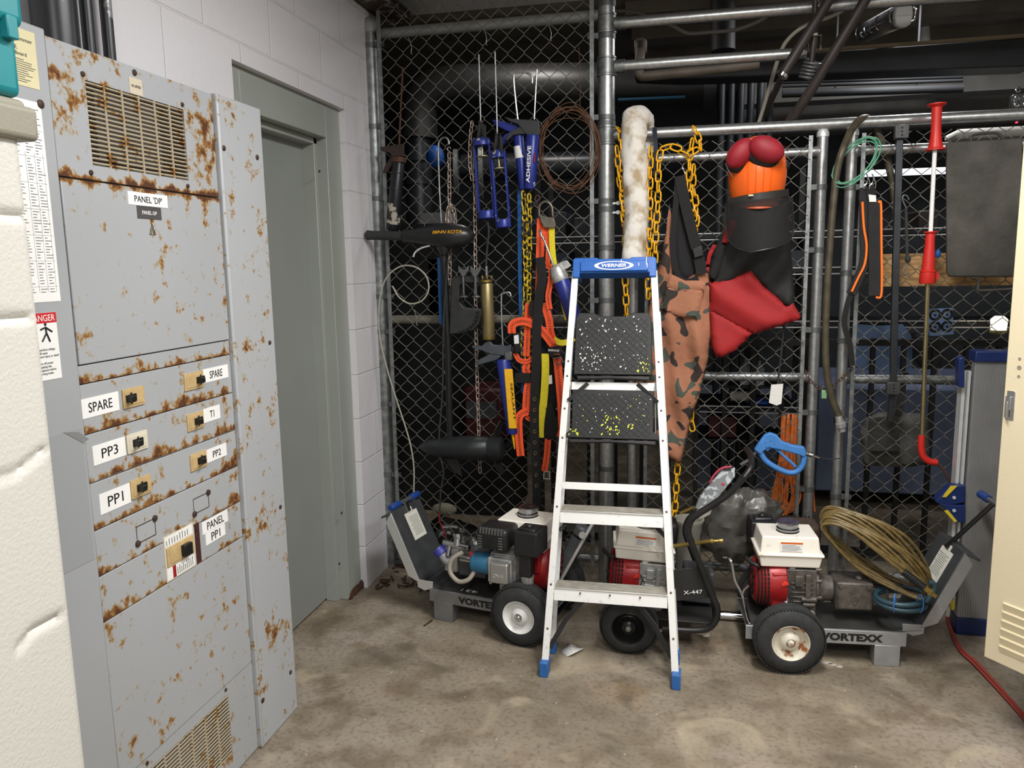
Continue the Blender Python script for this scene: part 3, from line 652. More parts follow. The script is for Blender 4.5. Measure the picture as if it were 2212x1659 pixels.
g = bgun('dark blue caulking gun lettered in white along its barrel, with a black splayed handle', (1151, 292), (1144, 408), .0295, 3.478,
     [(1160, 150), (1157, 200), (1154, 258)], [(1088, 252), (1110, 257), (1165, 260), (1166, 292), (1140, 294), (1128, 280), (1118, 268), (1100, 262)], [(1142, 276), (1140, 288), (1108, 292), (1096, 304), (1090, 303), (1100, 285), (1125, 272)], mat('handle_charcoal', '3c3e40', .45, .3, var=.15, vs=30))
a = P(1142, 355, 3.447); text('ADHESIVE', a+V((0, -.002, 0)), (.06, 0, 1), (-1, 0, .06), .155, .016, paper, g, bold=.02)
a = P(1154, 398, 3.455); text('US', a, (0, 0, 1), (-1, 0, 0), .018, .008, paper, g)
b = B(); a, c = P(1155, 330, 3.449), P(1154, 352, 3.449); b.obox((a+c)/2, V((.003, 0, 0)), V((0, .001, 0)), V((0, 0, .018))); b.done('label_stripe', redp, g)
# lower blue gun with yellow cartridge
g = bgun('blue caulking gun loaded with a yellow cartridge, hanging low left of the orange harness', (1087, 776), (1108, 936), .0325, 3.46,
     [(1104, 640), (1100, 632), (1085, 635), (1083, 645), (1084, 700), (1087, 760)], [(1018, 747), (1040, 748), (1048, 740), (1058, 738), (1064, 745), (1096, 748), (1104, 744), (1104, 762), (1095, 770), (1060, 765), (1040, 757), (1020, 752)], [(1062, 760), (1082, 770), (1072, 778), (1050, 784), (1030, 790), (1024, 788), (1036, 776), (1052, 768)], mat('handle_slate', '50555c', .45, .4, var=.1, vs=30))
b = B(); a = P(1098, 797, 3.432); c = P(1108, 926, 3.432); d = (c-a); b.obox((a+c)/2, d/2, V((.0185, .004, 0)), V((0, .006, 0))); cz = b.done('cartridge', yellowp, g, bev=.004)
text('SEALANT', (a+c)/2+V((.013, -.007, -.01)), (.08, 0, -1), (1, 0, .08), .17, .010, inkm, g)
b = B(); a = P(1108, 938, 3.46); b.lathe(a, V((.1, 0, -1)), [(0, .009), (.01, .008), (.07, .003)], 12); b.done('nozzle', yellowp, g)
b = B(); a = P(1100, 768, 3.46); b.obox(a, V((.016, 0, 0)), V((0, .02, 0)), V((0, 0, .02))); b.done('ratchet_frame', greym, g, bev=.003)
# grease gun, chrome spout, on the yellow strap
g = hang('grease_gun', 'tilted blue grease gun with grey cast head and thin steel spout beside the ladder', 'grease gun', 1235, 680, 3.44)
barrel(g, (1208, 594), (1246, 700), .034, .034, 3.44, blueb)
b = B(); a, c = P(1199, 572, 3.44), P(1209, 598, 3.44); b.lathe(a, c-a, [(0, .015), (.01, .028), (.035, .035), ((c-a).length+.01, .0365), ((c-a).length+.02, .035)], 20); b.prism(PL([(1198, 575), (1212, 566), (1224, 562), (1234, 574), (1226, 580), (1214, 584), (1205, 588)], 3.43), (0, .02, 0)); b.done('cast_head', castal, g, bev=.002)
b = B(); b.tube(PL([(1168, 502), (1176, 520), (1196, 575)], 3.42), [.004, .005, .005], 10); b.lathe(P(1165, 497, 3.42), V((.4, 0, -1)), [(0, .004), (.004, .007), (.03, .0065)], 12); b.done('spout', chrome, g)
# brass hand pump with black hose
g = hang('grease_pump', 'brass coloured pump cylinder hanging from a black hose on the fence', 'pump', 1052, 740, 3.49)
barrel(g, (1051, 612), (1056, 728), .0285, .0285, 3.49, mat('brass_cylinder', '9a8a62', .38, .7, var=.15, vs=30))
b = B(); a = P(1050, 604, 3.49); b.lathe(a, (0, 0, -1), [(0, .024), (.003, .030), (.012, .030)], 20); 
for x in (1042, 1052, 1062): q = P(x, 602, 3.47); b.cyl(q, q+V((0, 0, .014)), .005, n=8)
b.done('top_fitting', mat('brass', 'a08a4c', .35, .8), g); b = B(); b.lathe(P(1056, 728, 3.49), (0, 0, -1), [(0, .030), (.010, .028), (.016, .012)], 20); b.done('bottom_fitting', MC['brass'], g)
b = B(); b.tube(spl(PL([(1053, 480), (1056, 500), (1052, 540), (1050, 575), (1051, 600)], 3.49), 6), .0052, 8); b.done('hose', rubber, g)
b = B(); a = P(1051, 575, 3.49); b.cyl(a, a-V((0, 0, .055)), .0075, n=10); b.done('hose_fitting', chrome, g)
# ------------------------------------------------------------------ trolling motor
tm = hang('trolling_motor', 'black electric trolling motor with gold lettering, hung on the fence by its clamp', 'outboard motor', 960, 1000, 3.46)
Yt = 3.45; mb_ = mat('moulded_black_head', '232325', .32, var=.1, vs=20)
b = B(); a = P(868, 511, Yt); c = P(1024, 509, Yt); d = c-a; L = d.length; pr = [(0, .018), (.03, .030), (.16, .033), (.33, .045), (.55, .058), (.72, .057), (.86, .048), (.95, .033), (1, .012)]
b.lathe(a, d, [(h*L, r) for h, r in pr], 28); b.done('control_head', mb_, tm)
b = B(); a = P(792, 508, Yt); c = P(872, 510, Yt); b.lathe(a, c-a, [(0, .019), (.004, .0225), (.03, .0205), ((c-a).length-.02, .020), ((c-a).length, .022)], 22); b.done('grip_handle', rubber, tm)
text('MINN KOTA', P(965, 501, Yt-.057), (1, 0, 0), (0, -.25, 1), .135, .0155, mat('gold_print', 'e8a81c', .5), tm, shear=.35, bold=.02)
b = B(); a = P(958, 528, Yt); b.lathe(a, (0, .0, -1), [(0, .038), (.02, .032), (.045, .020)], 18); b.done('head_collar', mb_, tm)
b = B(); b.tube(PL([(958, 545), (963, 640), (968, 760), (972, 948)], Yt+.01), .0155, 14); b.done('shaft', blackm, tm)
b = B(); a = P(905, 965, Yt); c = P(1086, 969, Yt); L = (c-a).length
b.lathe(a, c-a, [(0, .004), (.02, .022), (.06, .038), (.13, .048), (.19, .053), (.195, .056), (.33, .056), (.335, .052), (.345, .052), (.35, .056), (L-.01, .056), (L, .045)], 30); b.done('motor_pod', mat('scuffed_black_pod', '2a2c2e', .4, .3, var=.2, vs=25), tm)
b = B(); q = P(1072, 968, Yt)
for s_ in (1, -1): b.prism([q+V((0, -.01, .03*s_)), q+V((.005, .02, .05*s_)), q+V((.03, .03, .12*s_)), q+V((.018, .0, .13*s_)), q+V((-.008, -.02, .08*s_))], (.004, 0, 0))
b.lathe(q+V((-.02, 0, 0)), (1, 0, 0), [(0, .035), (.03, .035), (.045, .02)], 16); b.done('propeller', black, tm, bev=.001)
b = B(); b.prism(PL([(958, 990), (990, 992), (998, 1030), (980, 1018)], Yt), (0, .006, 0)); b.done('skeg', black, tm)
b = B(); b.prism(PL([(975, 606), (990, 595), (1030, 600), (1034, 612), (1002, 610), (992, 618), (992, 652), (1002, 665), (1038, 668), (1038, 682), (1034, 700), (1020, 714), (1000, 720), (970, 722)], Yt-.005), (0, .05, 0)); mb2 = b.done('clamp_bracket', mat('bracket_black', '2c2d2e', .5, var=.2, vs=30), tm, bev=.004)
b = B(); q = P(985, 668, Yt-.012)
for i in range(9): a = -.1-i*.17; b.obox(q+V((cos(a)*.105, 0, sin(a)*.105)), V((cos(a), 0, sin(a)))*.006, V((0, .006, 0)), V((-sin(a), 0, cos(a)))*.005)
b.done('tilt_teeth', black, mb2)
for x in (1000, 1026):
    b = B(); b.tube(PL([(x, 590), (x+2, 640)], Yt-.02), .005, 8); b.lathe(P(x+2, 636, Yt-.02), (0, 0, -1), [(0, .004), (.01, .02), (.013, .02)], 14)
    b.prism(PL([(x-10, 574), (x-3, 582), (x+4, 582), (x+12, 574), (x+12, 582), (x+4, 596), (x-3, 596), (x-10, 584)], Yt-.026), (0, .012, 0)); b.done('clamp_screw', greym, tm, bev=.001)
cable('power_cable', [(968, 560), (958, 700), (956, 840), (948, 960), (958, 1020), (952, 1060), (950, 1110)], 3.43, .004, rubber, tm)
cable('red_lead', [(950, 1108), (949, 1125), (956, 1140), (964, 1160)], 3.40, .003, redp, tm)
b = B(); b.tube(spl(PL([(893, 555), (897, 545), (910, 536), (928, 531)], 3.42), 4), .004, 8); tag(b.done('snap_clip', alum), 'small white metal clip below the trolling motor head', 'clip')
# ------------------------------------------------------------------ chains, wires, hooks on the left section
ch = mat('old_zinc_chain', 'b8a598', .45, .4, var=.3, vs=60)
def chn(lbl, pts, Y, L=.031, W=.0155, r=.0021, m=ch, grp=None, k=4):
    b = B(); b.chain(spl(PL(pts, Y), k), L, W, r); return tag(b.done('hanging_chain', m), lbl, 'chain', grp)
chn('thin zinc chain hanging from a hook behind the trolling motor head', [(970, 330), (971, 440), (972, 500), (972, 560), (970, 640), (967, 690), (960, 745)], 3.50)
chn('short doubled zinc chain end just above the trolling motor head', [(970, 440), (982, 458), (984, 492)], 3.49)
chn('second doubled chain strand left of the chain above the motor head', [(969, 446), (965, 470), (966, 492)], 3.49)
chn('long thin brown chain between the trolling motor and the blue guns', [(1024, 300), (1026, 420), (1027, 570), (1028, 700), (1032, 860), (1037, 1018)], 3.515)
chn('short chain doubled back left of the blue frame guns', [(1020, 262), (1016, 300), (1015, 350), (1019, 384)], 3.51)
b = B(); b.tube(spl(PL([(954, 490), (949, 400), (947, 320), (951, 303), (960, 297), (968, 302), (970, 312)], 3.515), 5), .0042, 8); tag(b.done('wire_hook', galvd), 'long bent steel hook rod left of the zinc chain', 'hook')
b = B(); q = P(970, 322, 3.50); b.tube([q+V((cos(t)*.008, 0, sin(t)*.009)) for t in [i*.6 for i in range(9)]], .0018, 6); tag(b.done('chain_hook', ch), 'small s hook at the top of the thin zinc chain', 'hook')
b = B(); ctr = P(1228, 322, 3.49)
for i in range(9):
    ex, ez = .125+random.uniform(-.012, .016), .165+random.uniform(-.018, .016); oc = V((random.uniform(-.012, .012), random.uniform(-.012, .012), random.uniform(-.014, .01))); ph = random.random()*6
    b.tube([ctr+oc+V((cos(t)*ex*(1+.04*sin(2*t+ph)), .01*sin(t+ph), sin(t)*ez*(1+.04*cos(3*t+ph)))) for t in [j*2*pi/40 for j in range(40)]], .0017, 5, closed=True)
b.tube(spl(PL([(1250, 100), (1254, 170), (1252, 240)], 3.5), 3), .0012, 5)
tag(b.done('rusty_wire_coil', mat('rusty_wire', '6d4a35', .6, .4, var=.3, vs=40), sm=80), 'loose coil of rusty wire hanging left of the tall middle post', 'wire coil')
b = B(); b.tube(spl(PL([(893, 1082), (894, 1010), (884, 950), (862, 880), (840, 810), (821, 730), (819, 660), (832, 605), (862, 577), (895, 576), (920, 596), (926, 625), (912, 649), (886, 656), (862, 642), (848, 618)], 3.46), 8), .0036, 8)
tag(b.done('looped_white_cable', mat('dirty_white_cable', 'a8a698', .5)), 'thin off-white cable looped at the left end of the fence', 'cable')
b = B(); b.tube(PL([(948, 556), (953, 700)], 3.52), .009, 10); b.tube(PL([(956, 575), (958, 640)], 3.52), .003, 6); tag(b.done('blue_pole', mat('blue_pole', '1e64a8', .4)), 'thin blue pole hanging behind the trolling motor clamp', 'pole')
b = B(); b.ribbon(spl(PL([(1122, 410), (1123, 560), (1126, 700), (1130, 850)], 3.52), 4), .017, .003); tag(b.done('blue_strap', mat('blue_webbing', '2064ad', .7, var=.1, vs=90)), 'narrow blue strap hanging behind the worn yellow chain', 'strap')
yc = lambda lbl, pts, L=.040, W=.022, r=.0033, m=yellow2, Y=3.47: chn(lbl, pts, Y, L, W, r, m)
yc('worn yellow and black chain strand, left one, under the blue guns', [(1130, 414), (1133, 470), (1134, 540), (1136, 620), (1131, 700), (1130, 790)])
yc('worn yellow and black chain strand, right one, under the blue guns', [(1143, 420), (1144, 500), (1143, 560), (1142, 640), (1145, 700), (1148, 740), (1146, 790)], Y=3.485)
b = B(); b.link(P(1139, 492, 3.45), (.3, 0, 1), (1, 0, 0), .055, .03, .005, 8, 16); tag(b.done('carabiner', black), 'black carabiner clipped on the worn yellow chain', 'carabiner')
# ------------------------------------------------------------------ harness
hs = hang('safety_harness', 'orange and black safety harness with a grommeted belt hanging left of the ladder', 'harness', 1165, 1090, 3.45)
def strap(pts, w_, Y, m=orange, nm='orange_strap', par=None, ticks=True, k=5, th=.003):
    q = spl(PL(pts, Y), k); b = B(); b.ribbon(q, w_, th)
    if ticks:
        b.mi = 1; acc = 0
        for i in range(len(q)-1):
            d = q[i+1]-q[i]; n = max(1, int(d.length/.006)); t = d.normalized(); sd = t.cross(V((0, 1, 0))).normalized()
            for j in range(n): b.obox(q[i]+d*(j+.5)/n+V((0, -th*.6, 0)), sd*w_*.16, V((0, th*.25, 0)), t*.0011)
    return b.done(nm, [m, blackf] if ticks else m, par or hs)
Yh = 3.455
strap([(1169, 472), (1167, 530), (1166, 590), (1164, 640)], .036, Yh+.01); strap([(1180, 488), (1184, 530), (1183, 570)], .02, Yh+.014)
strap([(1176, 572), (1190, 580), (1189, 610), (1184, 640), (1188, 668)], .024, Yh-.005)
strap([(1106, 720), (1108, 700), (1135, 694), (1168, 712), (1195, 745)], .036, Yh-.012); strap([(1175, 655), (1186, 690), (1190, 720), (1204, 758)], .034, Yh)
strap([(1142, 655), (1140, 690), (1139, 730), (1137, 770)], .030, Yh+.008); strap([(1113, 762), (1122, 778), (1140, 780), (1152, 772)], .022, Yh-.004)
strap([(1203, 772), (1208, 820), (1213, 880), (1214, 930), (1206, 945)], .036, Yh); strap([(1139, 785), (1136, 800), (1143, 812), (1138, 850), (1136, 890)], .034, Yh)
strap([(1140, 888), (1122, 900), (1121, 940), (1125, 985)], .036, Yh-.006); strap([(1184, 948), (1181, 985), (1176, 1018)], .028, Yh-.004)
strap([(1136, 900), (1150, 908), (1160, 902)], .02, Yh+.006)
strap([(1166, 556), (1171, 600), (1165, 640), (1160, 700), (1158, 790), (1155, 860), (1155, 940), (1159, 1010), (1160, 1096)], .041, Yh-.022, blackf, 'grommet_belt', ticks=False, th=.004)
gm = mat('brass_grommet', '8d7960', .4, .8)
g0 = None
for i in range(9):
    y = 862+i*23.4; p = P(1155+max(0, y-940)*.035, y, Yh-.027)
    if g0 is None: b = B(); b.tube([p+V((cos(t)*.0062, 0, sin(t)*.0075)) for t in [j*pi/6 for j in range(12)]], .0021, 6, closed=True); g0 = b.done('grommet', gm, hs); p0 = p
    else: copyobj(g0, hs, p-p0)
b = B(); b.prism(PL([(1108, 722), (1122, 718), (1124, 760), (1112, 764)], Yh-.02), (0, .012, 0)); pd = b.done('chest_pad', blackf, hs, bev=.003)
b = B(); b.prism(PL([(1110, 725), (1120, 723), (1121, 742), (1111, 743)], Yh-.0215), (0, .001, 0)); b.done('care_label', paper, pd)
b = B(); b.prism(PL([(1143, 655), (1156, 645), (1160, 665), (1150, 684), (1142, 680)], Yh-.014), (0, .01, 0)); b.done('strap_keeper', blackf, hs, bev=.003)
b = B(); b.prism(PL([(1182, 752), (1208, 746), (1213, 768), (1186, 772)], Yh-.020), (0, .014, 0)); tg = b.done('brand_sleeve', blackf, hs, bev=.003)
text('SAFEWAZE', P(1196, 757, Yh-.0215), (1, 0, -.06), (0, 0, 1), .052, .0095, paper, tg, shear=.3, bold=.02); text('V-LINE', P(1203, 765, Yh-.0215), (1, 0, -.06), (0, 0, 1), .028, .007, mat('orange_print', 'c96a3c', .6), tg, shear=.3)
b = B(); q = P(1206, 779, Yh-.015); b.tube([q+V((x*.001, 0, z*.001)) for x, z in ((-20, 8), (12, 18), (22, -6), (-8, -20))], .0034, 8, closed=True); b.done('square_buckle', greym, hs)
b = B(); q = P(1181, 1027, Yh-.01); b.tube([q+V((x*.001, 0, z*.001)) for x, z in ((-12, 18), (12, 18), (14, -16), (-14, -16))], .003, 8, closed=True); b.done('end_buckle', alum, hs)
b = B(); b.prism(PL([(1112, 806), (1150, 806), (1150, 826), (1112, 828)], Yh-.012), (0, .008, 0)); b.done('waist_band', blackf, hs, bev=.002)
b = cloth(PL([(1178, 880), (1190, 868), (1198, 890), (1207, 925), (1200, 948), (1184, 950), (1172, 940), (1176, 905)], Yh-.012), Yh-.012, .02, .01); b.done('leg_pad', blackf, hs)
b = B(); b.prism(PL([(1183, 812), (1192, 810), (1193, 829), (1184, 830)], Yh-.015), (0, .001, 0)); b.done('white_tag', paper, hs)
b = cloth(PL([(1150, 700), (1200, 790), (1212, 860), (1190, 905), (1160, 890), (1145, 840), (1148, 760)], Yh+.03), Yh+.03, .012, .016); b.done('black_mesh_lining', mat('black_lining', '111214', .9), hs)
# lanyard
ln = hang('lanyard', 'yellow webbing lanyard with a steel snap hook hanging beside the harness', 'lanyard', 1180, 940, 3.46); yw = mat('yellow_webbing', 'e6d428', .7, var=.1, vs=140, b=.4, bs_=400)
strap([(1192, 488), (1193, 530), (1197, 570), (1204, 600), (1214, 640), (1226, 690)], .025, 3.462, yw, 'yellow_webbing', ln, ticks=False)
strap([(1196, 732), (1210, 740), (1228, 738), (1240, 730)], .026, 3.45, yw, 'yellow_webbing', ln, ticks=False); strap([(1178, 764), (1178, 810), (1174, 870), (1168, 910), (1167, 945)], .034, 3.44, yw, 'yellow_webbing', ln, ticks=False)
b = B(); q = P(1178, 456, 3.45); b.tube(spl([q+V((x*.0022, 0, -z*.0022)) for x, z in ((-12, 10), (-12, -8), (-5, -17), (5, -17), (13, -8), (15, 12))], 5), [.006]*26, 10)
b.prism(PL([(1165, 462), (1178, 468), (1196, 470), (1201, 486), (1198, 492), (1176, 492), (1168, 478)], 3.445), (0, .012, 0)); b.done('snap_hook', mat('zinc_hook', '7d766a', .35, .8, var=.2, vs=50), ln, bev=.002)
b = B(); b.tube(spl(PL([(1168, 455), (1160, 440), (1155, 428), (1162, 422), (1168, 428)], 3.5), 4), .003, 6); tag(b.done('bent_wire_hook', rust), 'small rusty wire hook above the yellow lanyard snap hook', 'hook')
b = B(); b.tube(spl(PL([(1189, 600), (1190, 660), (1193, 735)], 3.48), 5), .005, 6); tag(b.done('navy_rope', mat('navy_rope', '2c3c66', .8, b=.6, bs_=300)), 'thin navy braided rope between the harness and the grease gun', 'rope')
# ------------------------------------------------------------------ sleeve and yellow chains on the middle rail
b = B(); pts = spl(PL([(1396, 330, 3.66), (1394, 275, 3.64), (1384, 256, 3.58), (1370, 262, 3.535), (1368, 300, 3.51), (1372, 380, 3.50), (1374, 460, 3.495), (1370, 540, 3.485), (1368, 580, 3.48)], 3.5), 9)
N = len(pts); rr = [(.030+.022*min(1, i/20))*(1+.03*sin(i*.37)+.02*sin(i*.8)) for i in range(N)]; b.tube(pts, rr, 22)
for v in b.bm.verts:
    nz = noise.noise(v.co*14)*.010+noise.noise(v.co*45)*.005; v.co.x += nz; v.co.y += nz*.8
tag(b.done('canvas_sleeve', mat('stained_canvas', 'e4dfd6', .85, col2='b09b7a', c2=(.47, .66), vs=16, b=1.0, bs_=35), sm=80), 'stained off-white canvas roll draped over the middle rail beside the post', 'canvas roll')
Lk = dict(L=.052, W=.026, r=.0036, m=yellowp, grp='yellow plastic chains')
def ych(lbl, pts, Y=3.5): chn(lbl, pts, Y, **Lk)
ych('yellow plastic chain hanging over the rail hard against the canvas roll', [(1335, 276, 3.56), (1341, 290, 3.52), (1344, 330), (1343, 370), (1345, 430), (1348, 480)])
ych('yellow plastic chain strand nearest the tall middle post', [(1332, 316), (1336, 360), (1340, 400), (1348, 440), (1350, 520), (1350, 590), (1352, 640), (1354, 700)], 3.515)
ych('straight yellow plastic chain right of the canvas roll, down to the ladder', [(1405, 318), (1404, 400), (1403, 480), (1402, 560), (1400, 640)])
ych('yellow plastic chain drooping sideways from the rail before it hangs down', [(1499, 274, 3.55), (1506, 292, 3.52), (1513, 318), (1500, 326), (1480, 334), (1462, 320), (1440, 318), (1426, 332), (1422, 380), (1421, 440), (1417, 500), (1415, 560), (1412, 650)], 3.49)
ych('yellow plastic chain beside the black suspender of the camouflage waders', [(1496, 300), (1490, 340), (1489, 380), (1488, 420), (1496, 450), (1500, 480)], 3.50)
ych('bunched yellow plastic chain end below the drooping strand', [(1499, 356), (1497, 400), (1502, 430), (1504, 470), (1500, 540), (1502, 600)], 3.52)
ych('yellow chain link end showing right of the waders leg', [(1496, 890), (1494, 920), (1500, 938)], 3.53)
ych('yellow chain strand below the waders, down behind the ladder', [(1466, 985), (1462, 1030), (1460, 1070), (1456, 1120)], 3.5)
# ------------------------------------------------------------------ camouflage waders
m, nt, s = mnew('camouflage_cloth')
n = tex(nt, 'Noise', 11, 1); n.inputs['Distortion'].default_value = .6; pos2 = nd(nt, 'ShaderNodeVectorMath', operation='ADD'); g_ = nd(nt, 'ShaderNodeNewGeometry'); nt.links.new(g_.outputs['Position'], pos2.inputs[0]); pos2.inputs[1].default_value = (3.3, 1.1, 5.2)
nn = tex(nt, 'Noise', 12, 1, pos2.outputs[0]); nn.inputs['Distortion'].default_value = .8; big = tex(nt, 'Noise', 5, 4)
c = mix(nt, big.outputs['Fac'], lin('8f5a41'), lin('b57d60')); st = lambda o, a: ramp(nt, o, [(a, (0, 0, 0)), (a+.008, (1, 1, 1))])
c = mix(nt, st(nn.outputs['Fac'], .575), c, lin('4a5148')); c = mix(nt, st(n.outputs['Fac'], .585), c, lin('312a26'))
nt.links.new(c, s.inputs['Base Color']); s.inputs['Roughness'].default_value = .85; bump(nt, s, tex(nt, 'Noise', 25, 5).outputs['Fac'], .5, .01); camo = m
wd = hang('camouflage_waders', 'brown camouflage bib waders hanging by a black suspender right of the ladder', 'waders', 1460, 1003, 3.46)
fold = lambda x, z: .012*sin(x*60+z*9)+.010*sin(z*22+x*14)
b = cloth(PL([(1446, 440), (1438, 500), (1428, 560), (1412, 615), (1398, 680), (1380, 760), (1370, 840), (1385, 900), (1415, 950), (1440, 985), (1470, 1003), (1481, 960), (1492, 905), (1514, 845), (1529, 780), (1538, 700), (1540, 625), (1530, 588), (1508, 562), (1500, 590), (1482, 604), (1464, 592), (1457, 545), (1453, 480)], 3.47), 3.47, .045, .013, fold, edge=.05); b.done('wader_body', camo, wd, sm=80)
b = cloth(PL([(1440, 606), (1480, 618), (1520, 622), (1508, 690), (1465, 682), (1424, 668)], 3.425), 3.425, .02, .012, lambda x, z: .004*sin(x*50), edge=.012); b.done('cargo_pocket', camo, wd)
b = cloth(PL([(1446, 590), (1480, 606), (1525, 606), (1522, 628), (1480, 632), (1438, 622)], 3.418), 3.418, .016, .012, None, edge=.008); b.done('pocket_flap', camo, wd)
b = cloth(PL([(1462, 400), (1475, 430), (1500, 520), (1515, 585), (1500, 604), (1475, 604), (1462, 590), (1455, 540), (1455, 470)], 3.48), 3.48, .02, .014, None, edge=.03); b.done('inner_lining', mat('wader_lining', '17161a', .8), wd)
strap([(1468, 380), (1472, 400), (1484, 455), (1500, 520), (1508, 548), (1516, 592)], .044, 3.43, blackf, 'suspender', wd, ticks=False)
strap([(1464, 388), (1460, 440), (1454, 510), (1456, 560), (1466, 596), (1486, 608), (1508, 600)], .024, 3.435, blackf, 'suspender', wd, ticks=False)
b = B(); b.prism(PL([(1495, 536), (1517, 530), (1520, 552), (1500, 558)], 3.415), (0, .02, 0)); b.done('buckle', black, wd, bev=.003)
b = B(); b.tube(spl(PL([(1478, 352), (1474, 362), (1480, 375), (1477, 385)], 3.5), 4), .003, 8); b.done('hanging_hook', chrome, wd)
b = B(); b.ribbon(spl(PL([(1414, 275, 3.57), (1415, 290, 3.55), (1416, 312), (1418, 340), (1415, 380)], 3.53), 4), .018, .003); tag(b.done('blue_tipped_strap', mat('navy_black_webbing', '1c2433', .7)), 'dark strap tied over the rail right of the canvas roll', 'strap')
# ------------------------------------------------------------------ chainsaw trousers
tr = hang('chainsaw_trousers', 'red and black chainsaw trousers hanging folded below the orange helmet', 'trousers', 1620, 770, 3.46)
blk = mat('black_cordura', '1c1c1c', .8, var=.25, vs=18, b=.3, bs_=90); redc = mat('red_cordura', 'a01c1f', .75, var=.12, vs=10, b=.25, bs_=80)
f2 = lambda x, z: .014*sin(x*38-z*30)+.008*sin(z*30)
b = cloth(PL([(1592, 450), (1580, 482), (1560, 502), (1540, 545), (1526, 590), (1534, 622), (1580, 612), (1622, 592), (1655, 630), (1700, 665), (1716, 662), (1712, 580), (1706, 500), (1700, 445), (1650, 430)], 3.47), 3.47, .055, .014, f2, edge=.05); b.done('black_upper', blk, tr, sm=80)
b = cloth(PL([(1530, 608), (1580, 600), (1622, 584), (1650, 618), (1698, 658), (1712, 652), (1730, 682), (1724, 692), (1660, 712), (1628, 722), (1580, 700), (1534, 672)], 3.455), 3.455, .05, .014, lambda x, z: .01*sin(x*25+z*40), edge=.05); b.done('red_leg', redc, tr, sm=80)
b = cloth(PL([(1532, 664), (1580, 688), (1627, 720), (1592, 754), (1562, 772), (1546, 771), (1536, 745)], 3.46), 3.46, .045, .014, lambda x, z: .008*sin(x*30+z*20), edge=.045); b.done('red_leg', redc, tr, sm=80)
b = cloth(PL([(1576, 478), (1588, 474), (1592, 486), (1580, 508), (1570, 526), (1560, 524), (1565, 500)], 3.425), 3.425, .012, .01, None, edge=.02); b.done('red_stripe', redc, tr)
b = cloth(PL([(1540, 528), (1548, 530), (1536, 556), (1530, 590), (1524, 574), (1530, 545)], 3.445), 3.445, .012, .01, None, edge=.02); b.done('red_stripe', redc, tr)
b = cloth(PL([(1586, 456), (1600, 470), (1572, 520), (1552, 590), (1538, 612), (1532, 590), (1558, 530)], 3.43), 3.43, .012, .012, None, edge=.02); b.done('side_band', blackf, tr)
# ------------------------------------------------------------------ helmet
hm = hang('safety_helmet', 'orange forestry helmet with red ear muffs and a black mesh visor', 'helmet', 1640, 430, 3.40)
Ye = 3.42; c = P(1636, 372, Ye); orp = mat('orange_helmet_plastic', 'f2661c', .32, var=.04)
b = B(); RX, RY, RZ = .114, .125, .142
b.ball(c, (RX, RY, RZ), 36)
for v in list(b.bm.verts):
    t = (c.z-v.co.z)/RZ
    if t > 0: f_ = (1-.24*t*t)/math.sqrt(max(1-t*t, .05)); v.co.x = c.x+(v.co.x-c.x)*f_; v.co.y = c.y+(v.co.y-c.y)*f_
    if v.co.z < c.z-.115: v.co.z = c.z-.115
b.done('shell', orp, hm, sm=60)
b = B()
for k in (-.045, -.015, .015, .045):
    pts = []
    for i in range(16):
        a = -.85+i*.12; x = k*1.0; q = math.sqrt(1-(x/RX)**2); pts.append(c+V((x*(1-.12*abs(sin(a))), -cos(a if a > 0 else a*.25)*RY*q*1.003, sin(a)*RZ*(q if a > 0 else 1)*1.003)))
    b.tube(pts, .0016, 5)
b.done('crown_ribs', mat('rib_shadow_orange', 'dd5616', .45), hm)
muff = mat('ear_muff_red', '8e1524', .6, var=.15, vs=30)
for (x, y, rx, rz, tl, yo) in ((1599, 331, .044, .066, .70, -.112), (1656, 322, .070, .048, -.35, -.140)):
    q = P(x, y, Ye+yo); b = B(); b.ball((0, 0, 0), (rx, .038, rz), 22)
    for v in b.bm.verts:
        p = v.co.copy(); v.co = q+Matrix.Rotation(tl if x < 1620 else .45, 3, 'Y') @ p
    mf = b.done('ear_muff', muff, hm)
    b = B(); b.ball((0, 0, 0), (rx*1.0, .026, rz*1.0), 22)
    for v in b.bm.verts: v.co = q+V((.008 if x < 1620 else -.012, .024, -.016))+Matrix.Rotation(tl if x < 1620 else .45, 3, 'Y') @ v.co
    b.done('muff_cushion', black, mf)
b = B(); b.ball(P(1585, 382, Ye-.02), (.016, .02, .02), 14); b.done('visor_pivot', black, hm); b = B(); b.ball(P(1696, 358, Ye-.02), (.018, .02, .022), 14); b.done('visor_pivot', black, hm)
b = B()
for pts in ([(1567, 352), (1572, 365), (1584, 384)], [(1684, 312), (1698, 318), (1702, 328)], [(1675, 335), (1690, 344), (1697, 358)]): b.tube(PL(pts, Ye-.06), .0016, 6)
b.done('muff_wires', chrome, hm)
b = B(); arc = [c+V((sin(a)*.135, -cos(a)*.15, -.112+.016*(a)+.004)) for a in [-.98+i*.1225 for i in range(17)]]; b.ribbon(arc, .030, .008, side=(0, 0, 1)); b.done('brow_band', mat('brow_band_black', '2a2725', .4), hm, bev=.002)
b = B(); q = P(1622, 422, Ye-.16); b.obox(q, V((.009, 0, 0)), V((0, .003, 0)), V((0, 0, .003))); b.done('brow_badge', mat('pale_badge', 'cfc9a0', .5), hm)
